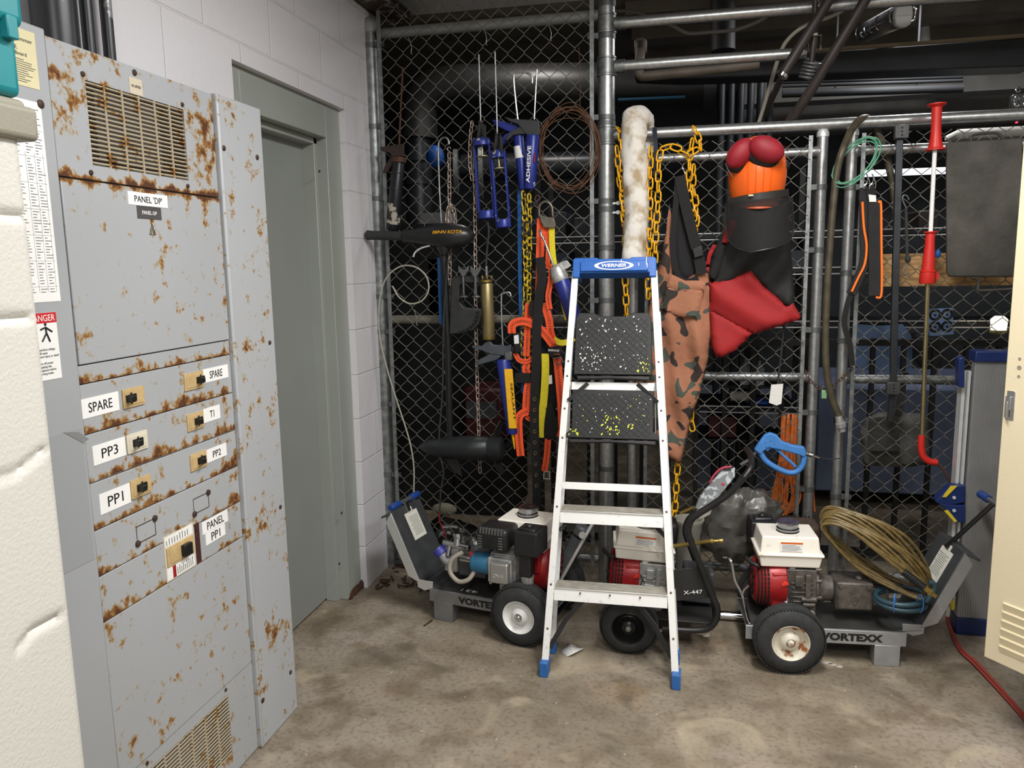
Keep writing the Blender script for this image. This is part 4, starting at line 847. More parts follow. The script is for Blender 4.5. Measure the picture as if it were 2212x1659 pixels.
# peak (brownish seen through mesh) and mesh visor
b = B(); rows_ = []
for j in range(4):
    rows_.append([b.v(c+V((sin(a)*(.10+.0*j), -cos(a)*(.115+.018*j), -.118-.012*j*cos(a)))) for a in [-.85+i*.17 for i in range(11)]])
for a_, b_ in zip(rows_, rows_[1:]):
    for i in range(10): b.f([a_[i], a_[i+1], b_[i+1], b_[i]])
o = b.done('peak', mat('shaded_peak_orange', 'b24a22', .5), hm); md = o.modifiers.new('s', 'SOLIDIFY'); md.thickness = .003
vm, nt, s = mnew('visor_mesh'); s.inputs['Base Color'].default_value = (.012, .012, .012, 1); s.inputs['Roughness'].default_value = .7
mp = nd(nt, 'ShaderNodeTexCoord'); sp = nd(nt, 'ShaderNodeSeparateXYZ'); nt.links.new(nd(nt, 'ShaderNodeNewGeometry').outputs['Position'], sp.inputs[0])
def grid_(o): return math_(nt, 'LESS_THAN', math_(nt, 'FRACT', math_(nt, 'MULTIPLY', o, 480.)), .55)
nt.links.new(math_(nt, 'MAXIMUM', grid_(sp.outputs['X']), grid_(sp.outputs['Z'])), s.inputs['Alpha'])
b = B(); rows_ = []; nr = 12
for j in range(nr+1):
    t = j/nr; wdt = 1.02*(1-.0*t) if t < .6 else 1.02*math.sqrt(max(.0, 1-((t-.6)/.42)**2))*.999
    rows_.append([b.v(c+V((sin(a*max(wdt, .25))*.150+.018*t, -cos(a*max(wdt, .25))*.160+.02*t, -.118-t*.195+.008*a))) for a in [-1+i*.1 for i in range(21)]])
for a_, b_ in zip(rows_, rows_[1:]):
    for i in range(20): b.f([a_[i], a_[i+1], b_[i+1], b_[i]])
edge_ = [r[0].co.copy() for r in rows_]+[v.co.copy() for v in rows_[-1][1:]]+[r[-1].co.copy() for r in rows_[::-1][1:]]
vz = b.done('visor', vm, hm, sm=80); b = B(); b.tube(edge_, .0028, 6); b.done('visor_rim', black, vz)
# ------------------------------------------------------------------ things on the right gate
b = B(); b.tube(spl(PL([(1816, 905, 3.50), (1800, 868, 3.50), (1788, 820, 3.49), (1783, 740, 3.48), (1787, 620), (1795, 500), (1802, 420), (1808, 370), (1820, 325), (1840, 280, 3.53), (1862, 256, 3.58), (1882, 262, 3.64), (1902, 300, 3.66), (1918, 350, 3.67), (1932, 430, 3.67), (1938, 540, 3.67)], 3.48), 8), .0145, 12)
hb = tag(b.done('hose', mat('brown_black_hose', '4b4435', .45, var=.35, vs=25)), 'brown-black hydraulic hose looped over the rail between the two gate stiles', 'hose')
b = B(); a = P(1812, 898, 3.5); b.lathe(a, (.25, 0, -1), [(0, .016), (.03, .018), (.032, .022), (.05, .022), (.052, .016), (.07, .015)], 10); b.done('hose_fitting', castal, hb)
b = B(); gw = mat('green_cord', '4f8f70', .45)
for i in range(6):
    q = P(1850+random.uniform(-7, 7), 350+random.uniform(-6, 6), 3.47); pts = []
    for j in range(30):
        a = j*2*pi/30; u, v_ = cos(a)*.105, sin(a)*.062; an = .85+random.uniform(-.01, .01)*i; pts.append(q+V((u*cos(an)-v_*sin(an)*.8, .02*sin(a), u*sin(an)+v_*cos(an))))
    b.tube(pts, .0028, 6, closed=True)
tag(b.done('green_cord_coil', gw, sm=80), 'coil of thin green cord around the right gate stile', 'cord')
st = hang('shoulder_strap', 'black padded shoulder strap with bright orange edging and chrome clips', 'strap', 1870, 790, 3.47)
b = B(); b.ribbon(spl(PL([(1890, 432), (1890, 500), (1891, 570), (1890, 640)], 3.465), 4), .054, .016); b.done('pad', blk, st, bev=.004)
b = B(); b.tube(spl(PL([(1897, 438), (1903, 441), (1904, 520), (1905, 600), (1903, 640), (1892, 642)], 3.455), 4), .0048, 8); b.done('orange_edging', mat('orange_edging', 'ff7a22', .6), st)
b = B(); b.ribbon(spl(PL([(1864, 405), (1867, 450), (1868, 500), (1868, 560), (1855, 600), (1838, 636)], 3.475), 4), [.026, .03]+[.038]*19, .014); b.done('pad', blk, st, bev=.003)
b = B(); b.tube(spl(PL([(1863, 436), (1866, 490), (1872, 530), (1868, 570), (1854, 600), (1840, 630)], 3.462), 4), .0048, 8); b.done('orange_edging', MC['orange_edging'], st)
b = B(); b.ribbon(spl(PL([(1879, 402), (1883, 420), (1885, 438)], 3.46), 3), .034, .003); b.ribbon(spl(PL([(1838, 636), (1830, 660), (1824, 700), (1836, 745), (1841, 790)], 3.475), 5), .022, .003); b.done('webbing', blackf, st)
b = B(); b.prism(PL([(1876, 420), (1892, 422), (1893, 436), (1878, 436)], 3.452), (0, .001, 0)); b.done('white_tag', paper, st)
for x in (1872, 1884):
    b = B(); b.tube(spl(PL([(x-1, 375), (x+3, 385), (x, 396), (x-6, 402), (x-5, 408)], 3.46), 4), .0022, 6); b.tube(spl(PL([(x+1, 376), (x+6, 390), (x+8, 400), (x+6, 407)], 3.455), 4), .002, 6); b.done('clip', chrome, st)
# flat bar with blocks, shovel-like plate
bl = hang('steel_bar_tool', 'long dark square steel bar with two clamp blocks and a flat plate at its foot', 'tool', 1915, 1000, 3.5)
dk = mat('dark_steel_bar', '3e4145', .4, .6, var=.2, vs=20)
def sqbar(b, pts, w_, d): b.ribbon(pts, w_, d)
b = B(); b.ribbon(PL([(1943, 298), (1935, 560), (1929, 830)], 3.50), .0255, .02); b.ribbon(PL([(1928, 848), (1922, 910, 3.515)], 3.50), .022, .014); b.done('bar', dk, bl, bev=.002)
for (x, y, h) in ((1947, 285, .026), (1929, 838, .026)):
    q = P(x, y, 3.485); b = B(); b.obox(q, V((.026, 0, 0)), V((0, .014, 0)), V((0, 0, h))); k_ = b.done('clamp_block', mat('charcoal_block', '4a4b4c', .45, .4, var=.15, vs=40), bl, bev=.003)
    b = B()
    for z in (-.014, 0, .014): b.cyl(q+V((0, -.0145, z)), q+V((0, -.013, z)), .0035, n=10)
    b.done('bolt_holes', dark, k_)
b = B(); b.prism(PL([(1877, 902), (1940, 898), (1944, 975), (1876, 975)], 3.62), (0, .008, 0)); b.done('foot_plate', mat('scratched_dark_plate', '3e3e3c', .5, .4, var=.3, vs=25), bl, bev=.002)
# red lance
lc = hang('pressure_lance', 'long lance with a bright red grip, flared red top and bent red tip', 'lance', 2000, 1000, 3.44); rd = mat('bright_red_plastic', 'cf2a22', .42, var=.08)
b = B(); a = P(2024, 224, 3.46); b.lathe(a, P(2021, 310, 3.46)-a, [(0, .034), (.004, .034), (.014, .019), (.06, .018), (.10, .0185), (.105, .019), (.14, .022), (.165, .027), (.17, .036), (.175, .036)], 20); b.done('flared_end', rd, lc)
b = B(); b.tube(PL([(2020, 312), (2010, 505)], 3.455), .0082, 12); b.done('white_rod', paper, lc)
b = B(); a = P(2010, 500, 3.455); e = P(2003, 612, 3.455); b.lathe(a, e-a, [(0, .026), (.004, .026), (.008, .017), (.05, .018), (.10, .022), (.15, .025), (.155, .031), (.158, .031), (.16, .029), (.20, .031), (.205, .028), ((e-a).length, .028)], 18); b.prism(PL([(2017, 590), (2028, 588), (2028, 602), (2017, 605)], 3.45), (0, .012, 0)); gr = b.done('grip', rd, lc)
b = B(); b.tube(PL([(2004, 612), (1992, 942)], 3.455), .0088, 12); b.done('brass_rod', mat('brassy_tube', 'a79a74', .3, .85, var=.1, vs=30), lc)
b = B(); b.tube(spl(PL([(1991, 940), (1990, 965), (1994, 985), (2006, 996), (2024, 999)], 3.455), 5), .0135, 12); b.done('bent_tip', rd, lc)
b = B(); b.tube(spl(PL([(2024, 999), (2042, 1020), (2058, 1050), (2066, 1068)], 3.46), 5), .007, 8); b.done('brown_hose', mat('brown_hose', '4f3836', .6), lc)
# griddle plate
gp = hang('griddle_plate', 'large dark cast iron griddle plate leaning at the right end of the fence', 'griddle plate', 2120, 628, 3.47); iron = mat('dirty_cast_iron', '4a4742', .6, .35, var=.4, vs=9, b=.5, bs_=60)
b = B(); b.prism(PL([(2044, 312), (2052, 306), (2210, 297), (2210, 598), (2052, 598), (2045, 588)], 3.48), (0, .014, 0)); b.done('plate', iron, gp, bev=.005)
b = B(); b.tube(spl(PL([(2098, 600), (2112, 604), (2113, 620), (2118, 628), (2190, 624)], 3.487), 3), .006, 8); b.done('end_handle', iron, gp); b = B(); b.tube(spl(PL([(2098, 302), (2100, 292), (2150, 287), (2168, 300)], 3.487), 3), .006, 8); b.done('end_handle', iron, gp)
b = B(); b.box((P(1904, 550, 3.63).x, 3.63, P(1904, 619, 3.63).z), (1.6, 3.668, P(1904, 549, 3.63).z)); m, nt, s = mnew('pine_wood')
sp = nd(nt, 'ShaderNodeVectorMath', operation='MULTIPLY'); nt.links.new(nd(nt, 'ShaderNodeNewGeometry').outputs['Position'], sp.inputs[0]); sp.inputs[1].default_value = (1, 1, 14)
n = tex(nt, 'Noise', 5, 3, sp.outputs[0]); n.inputs['Distortion'].default_value = 1.2
nt.links.new(ramp(nt, n.outputs['Fac'], [(.3, lin('8a6238')), (.5, lin('bd9560')), (.7, lin('c9a06a'))]), s.inputs['Base Color']); s.inputs['Roughness'].default_value = .6
tag(b.done('wooden_board', m), 'bare pine board fixed across behind the right gate mesh', 'board')
bg = hang('bungee_cord', 'black bungee cord with open steel hooks beside the dark bar', 'bungee cord', 1960, 605, 3.5)
b = B(); b.tube(PL([(1957, 450), (1960, 565)], 3.5), .0065, 8); b.ball(P(1961, 560, 3.5), (.012, .012, .016), 10); b.done('cord', rubber, bg)
b = B(); b.tube(spl(PL([(1958, 450), (1950, 432), (1952, 422), (1960, 424), (1963, 432)], 3.5), 4), .003, 6); b.done('hook', greym, bg)
b = B(); b.tube(spl(PL([(1961, 564), (1954, 578), (1950, 588), (1955, 594), (1964, 590)], 3.5), 4), .003, 6); b.done('hook', greym, bg)
b = B(); b.ball(P(2026, 548, 3.53), (.012, .008, .018), 10); tag(b.done('blue_clip', bluep), 'small blue clip right of the red grip', 'clip')
# tag on cable
ct = hang('tagged_cable', 'thin dark cable with a creased white paper tag on the left gate', 'cable', 1675, 900, 3.52)
b = B(); b.tube(spl(PL([(1694, 695), (1688, 760), (1681, 820), (1676, 880), (1672, 905), (1676, 918), (1672, 925), (1668, 915)], 3.515), 5), .004, 8); b.done('cable', rubber, ct)
b = B(); b.prism(PL([(1666, 831), (1692, 829), (1688, 872), (1678, 876), (1661, 870)], 3.505), (0, .002, 0)); b.done('paper_tag', mat('creased_paper', 'e3e1dc', .8, b=.8, bs_=60), ct)
# orange extension cord
b = B(); oc = mat('orange_cord', 'c9682a', .5, var=.1, vs=30)
for i in range(13):
    x = 1692+i*2.9; t = random.uniform(-3, 3); wd_ = random.uniform(2, 7)
    pts = PL([(x+t, 893+abs(i-6)*1.0, 3.59), (x-3+t, 960, 3.595), (x-5+t, 1030, 3.60), (x-8+wd_+t*2, 1075, 3.60), (x-14-wd_+t*2, 1105+random.uniform(-6, 8), 3.61), (x-12-wd_*3, 1070, 3.61), (x-8-wd_, 1010, 3.60), (x-2, 940, 3.61)], 3.6)
    b.tube(spl(pts, 6, True), .0042, 6, closed=True)
b.tube(spl(PL([(1757, 1010, 3.66), (1757, 1060, 3.66), (1760, 1105, 3.66)], 3.6), 4), .0042, 6)
tag(b.done('extension_cord', oc, sm=80), 'bundled orange extension cord hanging behind the left gate mesh', 'extension cord')
# spray gun
sg = hang('spray_gun', 'blue pressure washer trigger gun with a steel coupling hanging on the left gate', 'spray gun', 1690, 1022, 3.46); bs2 = mat('faded_blue_plastic', '4585cc', .5, var=.08, vs=20)
b = B(); b.prism(PL([(1629, 972), (1640, 956), (1652, 940), (1664, 935), (1678, 940), (1690, 954), (1712, 962), (1738, 966), (1742, 976), (1740, 990), (1728, 984), (1700, 976), (1674, 970), (1660, 968), (1650, 975), (1644, 984)], 3.445), (0, .03, 0)); b.done('body', bs2, sg, bev=.006, seg=3)
b = B(); b.tube(spl(PL([(1643, 978), (1655, 996), (1680, 1012), (1704, 1021), (1722, 1018), (1734, 1004), (1738, 984)], 3.46), 6), .012, 12); b.done('trigger_guard', bs2, sg)
b = B(); b.tube(spl(PL([(1656, 972), (1668, 966), (1680, 972), (1694, 986), (1708, 998), (1718, 1008)], 3.46), 5), .0065, 10); b.done('trigger', bs2, sg)
b = B(); a = P(1740, 978, 3.46); b.lathe(a, P(1772, 990, 3.46)-a, [(0, .014), (.012, .014), (.014, .010), (.03, .011), (.032, .007), (.06, .006)], 12); b.done('coupling', chrome, sg)
b = B()
for (x, y) in ((1653, 957), (1665, 953), (1663, 964), (1672, 960), (1655, 966)): q = P(x, y, 3.4445); b.cyl(q, q+V((0, .002, 0)), .002, n=8)
b.done('screw_holes', dark, sg)
b = B(); b.tube(PL([(1634, 976), (1618, 994), (1600, 1004)], 3.47), .009, 10); b.done('lance_stub', greym, sg)
b = B(); b.tube(spl(PL([(1770, 988), (1790, 992), (1815, 990)], 3.47), 4), .0025, 6); b.done('thin_wire', rubber, sg)
# ------------------------------------------------------------------ step ladder
ld = thing('step_ladder', 'folded aluminium step ladder with blue top cap and two paint-spotted black platforms', 'ladder', (-.25, 2.8, 0))
A0, A1 = V((-.245, 2.66, 0)), V((-.275, 3.2, 1.49)); rl = (A1-A0).length; up = (A1-A0).normalized()
nrm = V((1, 0, 0)).cross(up).normalized()                     # out of the ladder plane, away from the viewer
if nrm.y < 0: nrm = -nrm
def LW(s): return .238-.083*(s/1.58)                                # half width of the front rails
def Lp(s, x, d=0): return A0+up*s+V((x, 0, 0))+nrm*d
def rail3(nm, m, side, s0, s1, w_, th, d, off=0):
    b = B(); a, c = Lp(s0, side*(LW(s0)+off), d), Lp(s1, side*(LW(s1)+off), d); t = (c-a).normalized(); x = V((1, 0, 0)); x = (x-t*x.dot(t)).normalized(); n_ = t.cross(x)
    b.obox((a+c)/2, t*((c-a).length/2), x*w_, n_*.0015); b.obox((a+c)/2+nrm*th/2+x*side*(w_-.0015), t*((c-a).length/2), x*.0015, n_*(th/2)); b.obox((a+c)/2+nrm*th, t*((c-a).length/2), x*w_*.5, n_*.0012)
    return b.done(nm, m, ld, bev=.0008, seg=1)
for sd in (-1, 1):
    rail3('front_rail', alumw, sd, .05, 1.56, .013, .055, 0)
    # rear leg, behind
    r0, r1 = V((-.245+sd*.236, 2.845, .03)), V((-.275+sd*.172, 3.235, 1.30)); b = B(); t = (r1-r0).normalized(); b.obox((r0+r1)/2, t*((r1-r0).length/2), V((.011, 0, 0)), t.cross(V((1, 0, 0)))*.0015); b.obox((r0+r1)/2+V((sd*.01, .012, 0)), t*((r1-r0).length/2), V((.0012, 0, 0)), t.cross(V((1, 0, 0)))*.014)
    b.done('rear_leg', alum, ld, bev=.0008, seg=1)
    b = B(); a = Lp(.0, sd*.238, .0); b.obox(a+V((0, .02, .028)), V((.016, 0, 0)), V((0, .03, 0)), V((0, 0, .028))); b.done('foot', mat('ladder_foot_blue', '2b63a6', .5, var=.12, vs=60), ld, bev=.003)
    b = B(); b.obox(V((-.245+sd*.236, 2.85, .026)), V((.014, 0, 0)), V((0, .02, 0)), V((0, 0, .026))); b.done('foot', MC['ladder_foot_blue'], ld, bev=.003)
    for s_ in (.17, .33, .62, .885, 1.0, 1.13, 1.19):
        b = B(); q = Lp(s_, sd*LW(s_), 0); b.lathe(q-nrm*.001, -nrm, [(0, .0045), (.002, .0042), (.003, .002)], 10); b.done('rivet', mat('rivet', '6b5a56', .5, .6), ld)
# steps
def step(s_, nm='step', d=.075):
    h = LW(s_)-.012; b = B(); c = Lp(s_, 0, 0)
    b.obox(c+V((0, -.002, -.022)), V((h, 0, 0)), V((0, .0012, .0)), V((0, .008, .022)))                 # front lip
    b.obox(c+V((0, d/2-.002, .001)), V((h, 0, 0)), V((0, d/2, 0)), V((0, 0, .0015)))
    b.mi = 1
    for i in range(5): b.obox(c+V((0, .004+i*d/5, .0035)), V((h-.003, 0, 0)), V((0, d/16, 0)), V((0, 0, .0015)))
    return b.done(nm, [alumw, mat('grimy_step_ribs', '9a958b', .6, .3, var=.2, vs=30)], ld, bev=.0008, seg=1)
step(.318); step(.605)
b = B()
for x in (-.11, .0, .11): q = Lp(.305, x, -.003); b.lathe(q, -nrm, [(0, .004), (.002, .002)], 8)
b.done('step_rivets', MC['rivet'], ld)
for s_, h_ in ((.703, .014), (1.095, .016)):
    b = B(); c = Lp(s_, 0, .02); b.obox(c, V((LW(s_)-.01, 0, 0)), nrm*.0015, up*h_); b.obox(c+nrm*.01+up*h_*.9, V((LW(s_)-.01, 0, 0)), nrm*.01, up*.0012); b.done('cross_bar', alumw, ld, bev=.0008, seg=1)
b = B(); c = V((-.245, 2.905, .252)); b.obox(c, V((.224, 0, 0)), V((0, .0015, 0)), V((0, 0, .022))); b.done('rear_cross_bar', alum, ld, bev=.001, seg=1)
for sd in (-1, 1):
    b = B(); b.ribbon([Lp(.30, sd*.085, .02), Lp(.205, sd*.165, .02), Lp(.10, sd*.222, .015)], .018, .006, side=(1, 0, .8*sd)); b.done('diagonal_brace', blackm, ld, bev=.001)
    b = B(); b.ribbon([Lp(1.10, sd*.095, -.012), Lp(1.03, sd*.172, -.008)], .016, .006, side=(1, 0, .8*sd)); b.done('spreader', blackm, ld, bev=.001)
    b = B(); b.ribbon([Lp(.60, sd*.13, .05), Lp(.53, sd*.2, .03)], .016, .004, side=(1, 0, .8*sd)); b.done('spreader', blackm, ld, bev=.001)
    b = B(); b.tube([Lp(1.11, sd*.162, -.004), Lp(.89, sd*.165, -.004)], .0022, 6); b.done('linkage_rod', chrome, ld)
# black treads
def tread(s0, s1, w0, w1, notch, spots):
    dd = -.012; b = B()
    if notch: o = [(-w0, s0), (w0, s0), (w1, s1-.02), (w1-.01, s1), (.075, s1), (.055, s1-.014), (-.055, s1-.014), (-.075, s1), (-w1+.01, s1), (-w1, s1-.02)]
    else: o = [(-w0, s0), (-w0+.0, s0+.02), (-w1, s0+.03), (-w1, s1-.005), (-w1+.005, s1), (w1-.005, s1), (w1, s1-.005), (w1, s0+.03), (w0, s0+.02), (w0, s0)]
    b.prism([Lp(s_, x, dd) for x, s_ in o], nrm*.022); tr_ = b.done('tread', mat('tread_black', '18191a', .55, var=.25, vs=14), ld, bev=.003)
    b = B(); n = 0; st_ = .0155
    i = 0
    s_ = s0+.018
    while s_ < s1-.02:
        x = -w1+.015; j = 0
        while x < w1-.012:
            sg = 1 if (i+j) % 2 else -1; t = (up*.0062+V((sg*.0062, 0, 0))); p = (up*.0014-V((sg*.0014, 0, 0)))
            b.obox(Lp(s_, x, dd-.0008), t, p, nrm*.0012); x += .0145; j += 1
        s_ += .0135; i += 1
    b.done('diamond_tread_pattern', MC['tread_black'], tr_)
    for m_, nm, lst in spots:
        b = B()
        for (x, s_, r) in lst:
            sk = random.choice((-1, 1))*random.uniform(.2, .9); pts = [Lp(s_+sin(a)*r*random.uniform(.6, 1.2)+cos(a)*r*sk, x+cos(a)*r*random.uniform(.5, 1.2), dd-.0022) for a in [k*.9 for k in range(7)]]; b.prism(pts, -nrm*.0006)
        b.done(nm, m_, tr_)['kind'] = 'stuff'
    b = B(); b.prism([Lp(s0-.004, -w0+.01, dd+.004), Lp(s0-.004, w0-.01, dd+.004), Lp(s0-.018, w0-.015, dd+.004), Lp(s0-.013, 0, dd+.004), Lp(s0-.018, -w0+.015, dd+.004)], nrm*.03); b.done('tread_edge', black, tr_, bev=.002)
R_ = lambda a, b_: random.uniform(a, b_)
wp = mat('white_paint_drops', 'f1efe8', .5); yp = mat('yellow_paint_drops', 'd6dc3c', .5)
tread(1.135, 1.385, .152, .147, True, [(wp, 'white_paint_specks', [(R_(-.13, .12), R_(1.15, 1.37), random.choice((.0016, .002, .0028, .004))) for i in range(75)]+[(R_(-.13, -.05), R_(1.15, 1.22), .0025) for i in range(25)]), (yp, 'yellow_paint_specks', [(R_(.085, .14), R_(1.145, 1.20), random.choice((.0015, .0025, .004))) for i in range(22)])])
tread(.885, 1.075, .176, .155, False, [(yp, 'yellow_paint_specks', [(R_(-.04, .03), R_(.90, .975), random.choice((.002, .003, .0045))) for i in range(34)]+[(R_(-.165, -.13), R_(.895, .92), .0035) for i in range(9)]+[(R_(.06, .08), R_(.925, .945), .004) for i in range(5)]+[(R_(-.12, .12), R_(.95, 1.04), .0025) for i in range(9)]), (wp, 'white_paint_specks', [(R_(-.14, .15), R_(.90, 1.06), random.choice((.0015, .002, .0025))) for i in range(34)])])
# cap
b = B(); cs = 1.545; hw = .166
o = [(-hw, cs-.012), (-hw, cs+.062), (-hw+.008, cs+.070), (-.07, cs+.070), (-.06, cs+.064), (.06, cs+.064), (.07, cs+.070), (hw-.008, cs+.070), (hw, cs+.062), (hw, cs-.012), (hw-.028, cs-.012), (hw-.028, cs+.006), (-hw+.028, cs+.006), (-hw+.028, cs-.012)]
b.prism([Lp(s_, x, -.012) for x, s_ in o], nrm*.075); b.obox(Lp(cs+.031, 0, -.016), V((.134, 0, 0)), up*.0215, nrm*.005); cp = b.done('top_cap', mat('ladder_cap_blue', '2160b4', .4, var=.06, vs=30), ld, bev=.003)
oc_ = Lp(cs+.032, 0, -.0212)
def ell(rx, ry, d, m_, nm):
    b = B(); b.prism([oc_+V((cos(a)*rx, 0, 0))+up*sin(a)*ry-nrm*d for a in [k*pi/24 for k in range(48)]], -nrm*.0006); return b.done(nm, m_, cp)
ell(.078, .0185, 0, paper, 'logo_ring'); ell(.062, .0145, .0007, MC['ladder_cap_blue'], 'logo_field'); ell(.0, .0, .0, paper, 'x') if False else None
text('WERNER', oc_-nrm*.0014, (1, 0, 0), up, .098, .014, paper, cp, bold=.03, shear=.2)
b = B()
for (x, s_, h_) in ((.128, .050, .02), (.131, .03, .012), (.098, .035, .008), (.03, .05, .008)): b.prism([oc_+V((x-.0+cos(a)*.0016-.0, 0, 0))+up*(s_-.032+sin(a)*h_)-nrm*.0008 for a in [k for k in range(6)]], -nrm*.0006)
b.done('white_drips', wp, cp)
# ------------------------------------------------------------------ pressure washers
def engine(T, par, sideB=True, dirty=False):
    """single-cylinder petrol engine; local x to the pump, y to the cylinder side, z up"""
    M = lambda: B(T); cyl_m = dcast if dirty else castal
    # tank
    b = M(); o = [(-.115, -.085), (.12, -.085), (.12, .095), (-.115, .095)]
    b.box((-.112, -.088, .352), (.118, .10, .400)); b.box((-.118, -.094, .396), (.124, .106, .408)); b.box((-.108, -.082, .405), (.112, .094, .470))
    for v in b.bm.verts:
        p = T.inverted() @ v.co
        if p.z > .46: p.x = p.x*.93; p.y = p.y*.90
        if p.z < .36: p.x *= .93; p.y *= .93
        v.co = T @ p
    tk = b.done('fuel_tank', cream, par, bev=.020, seg=5)
    b = M(); b.lathe((.005, .0, .468), (0, 0, 1), [(0, .036), (.006, .042)]+[(.014, .043), (.016, .038), (.036, .043), (.040, .041), (.041, .034), (.037, .02)], 12); b.lathe((.005, 0, .462), (0, 0, 1), [(0, .045), (.008, .043)], 24); b.done('fuel_cap', mat('dark_chrome_cap', '8b8c8e', .15, .95), tk, sm=25)
    sy = -.0835 if sideB else .0955; nn = -1 if sideB else 1
    if sideB:
        b = M(); b.box((-.035, sy-.0012, .417), (.045, sy, .4525)); w1 = b.done('warning_sticker', paper, tk); b = M(); b.box((-.035, sy-.0016, .4455), (.045, sy-.001, .4525)); b.done('orange_band', mat('warning_orange', 'd8641f', .5), w1)
        b = M()
        for i in range(6): b.box((-.030, sy-.0016, .440-i*.004), (-.030+random.uniform(.05, .07), sy-.0011, .4412-i*.004))
        b.done('sticker_print', grey, w1)
    # fan shroud (red), axis along x
    b = M(); b.lathe((-.125, 0, .27), (1, 0, 0), [(0, .045), (.004, .078), (.02, .093), (.06, .103), (.095, .106), (.118, .106)], 30); b.box((-.09, -.03, .27), (-.01, .11, .375)); b.box((-.062, -.092, .20), (-.008, -.07, .33)); sh = b.done('fan_shroud', redp, par, bev=.004)
    b = M()
    for i in range(9):
        for k in range(5):
            a = -1.5+i*.34; r = .03+k*.0
        pass
    for k, x in enumerate((-.112, -.100, -.088, -.076)):
        rr_ = (.094, .099, .1015, .1035)[k]
        for i in range(16):
            a = pi/2+.35+i*.165; c_ = V((x, cos(a)*rr_, .27+sin(a)*rr_)); b.obox(c_, V((.0035, 0, 0)), V((0, -sin(a), cos(a)))*.0062, V((0, cos(a), sin(a)))*.001)
    for i in range(12):
        a = i*pi/6
        for r in (.035, .055, .07): b.obox(V((-.1255+.006*(r > .06), cos(a)*r, .27+sin(a)*r)), V((.0015, 0, 0)), V((0, -sin(a), cos(a)))*.004*(r/.035), V((0, cos(a), sin(a)))*.0055)
    b.done('cooling_slots', dark, sh)
    b = M(); b.lathe((-.018, -.092, .295), (0, -1, 0), [(0, .014), (.005, .014), (.006, .010), (.012, .008)], 14); b.obox((-.018, -.106, .295), (.012, 0, .004), (0, .004, 0), (-.001, 0, .004)); b.done('ignition_switch', mat('switch_red', 'd23a2c', .4), sh)
    b = M(); b.box((-.016, -.0945, .215), (-.006, -.092, .26)); b.done('serial_sticker', paper, sh)
    b = M(); b.tube(spl([(-.155, -.04, .372), (-.145, -.06, .365), (-.13, -.075, .36), (-.115, -.085, .355)], 4), [.006]+[.008]*11+[.006], 10); b.tube([(-.115, -.085, .355), (-.10, -.06, .335)], .004, 6); b.done('starter_handle', black, par)
    # crankcase
    b = M(); b.box((-.008, -.085, .165), (.10, .09, .345)); b.lathe((.10, 0, .265), (1, 0, 0), [(0, .085), (.012, .085), (.014, .07), (.02, .07)], 26); b.box((.0, -.10, .165), (.085, .10, .185)); cc = b.done('crankcase', cyl_m, par, bev=.006)
    b = M()
    for i in range(6): b.box((.006, -.090, .20+i*.018), (.088, -.085, .206+i*.018))
    b.box((.02, -.10, .285), (.05, -.085, .325)); b.box((.058, -.098, .235), (.078, -.085, .33)); b.cyl((.045, -.09, .232), (.10, -.09, .232), .010, n=12); b.cyl((.05, -.092, .212), (.095, -.092, .212), .008, n=12)
    for p in ((.10, .30), (.10, .235), (.095, .345), (-.0, .345)): b.cyl((p[0]+.0, -.075, p[1]), (p[0]+.022, -.075, p[1]), .008, n=6)
    b.cyl((.02, -.06, .345), (.02, -.06, .365), .014, n=10); b.cyl((.105, -.04, .34), (.105, -.04, .362), .014, n=10); b.done('case_ribs', cyl_m, cc, bev=.002)
    b = M(); b.lathe((.078, -.098, .178), (0, -1, 0), [(0, .016), (.008, .017), (.012, .015)], 16); b.box((.076, -.113, .165), (.080, -.108, .191)); b.done('oil_plug', mat('pale_plug', 'b9b7ae', .45, .4), cc, bev=.001)
    b = M(); b.tube(spl([(-.004, -.094, .30), (.006, -.10, .28), (.0, -.104, .255), (.012, -.10, .225)], 4), .0022, 6); b.tube(spl([(.0, -.096, .29), (.014, -.104, .275), (.004, -.108, .24)], 4), .002, 6); b.done('wiring', rubber, cc)
    # cylinder side (+y): head, muffler, air box
    T = T @ Matrix.Translation((0, 0, .040)); M = lambda: B(T)
    b = M(); b.box((.0, .08, .195), (.10, .165, .305))
    for i in range(6): b.box((-.004, .085+i*.013, .19), (.104, .089+i*.013, .31))
    b.done('cylinder_fins', cyl_m, par, bev=.001)
    b = M(); b.box((.0, .165, .19), (.096, .18, .30)); b.box((.008, .18, .202), (.088, .205, .288)); hd = b.done('valve_cover', mat('polished_cover', 'bcbcba', .35, .8), par, bev=.010, seg=3)
    if not sideB: text('OHV', T @ V((.048, .2052, .235)), T.to_3x3() @ V((-1, 0, 0)), (0, 0, 1), .05, .016, mat('embossed_letters', 'dededc', .3, .8), hd, ex=.002)
    b = M()
    for x in (.004, .092):
        for z in (.196, .294): b.cyl((x, .178, z), (x, .188, z), .007, n=6)
    b.done('cover_bolts', castal, hd)
    mm = rust if dirty else black
    b = M(); b.box((.01, .07, .335), (.15, .20, .425)); mf = b.done('muffler', mat('rusty_brown_muffler', '45352e', .7, .2, var=.3, vs=30) if dirty else black, par, bev=.02, seg=3)
    b = M()
    for i in range(8): b.box((.032+i*.013, .196, .402), (.038+i*.013, .2015, .414)); b.box((.032+i*.013, .19, .41), (.038+i*.013, .20, .4262))
    for i in range(5):
        for x in (.03, .12): b.box((x, .1985, .345+i*.011), (x+.018, .2015, .350+i*.011))
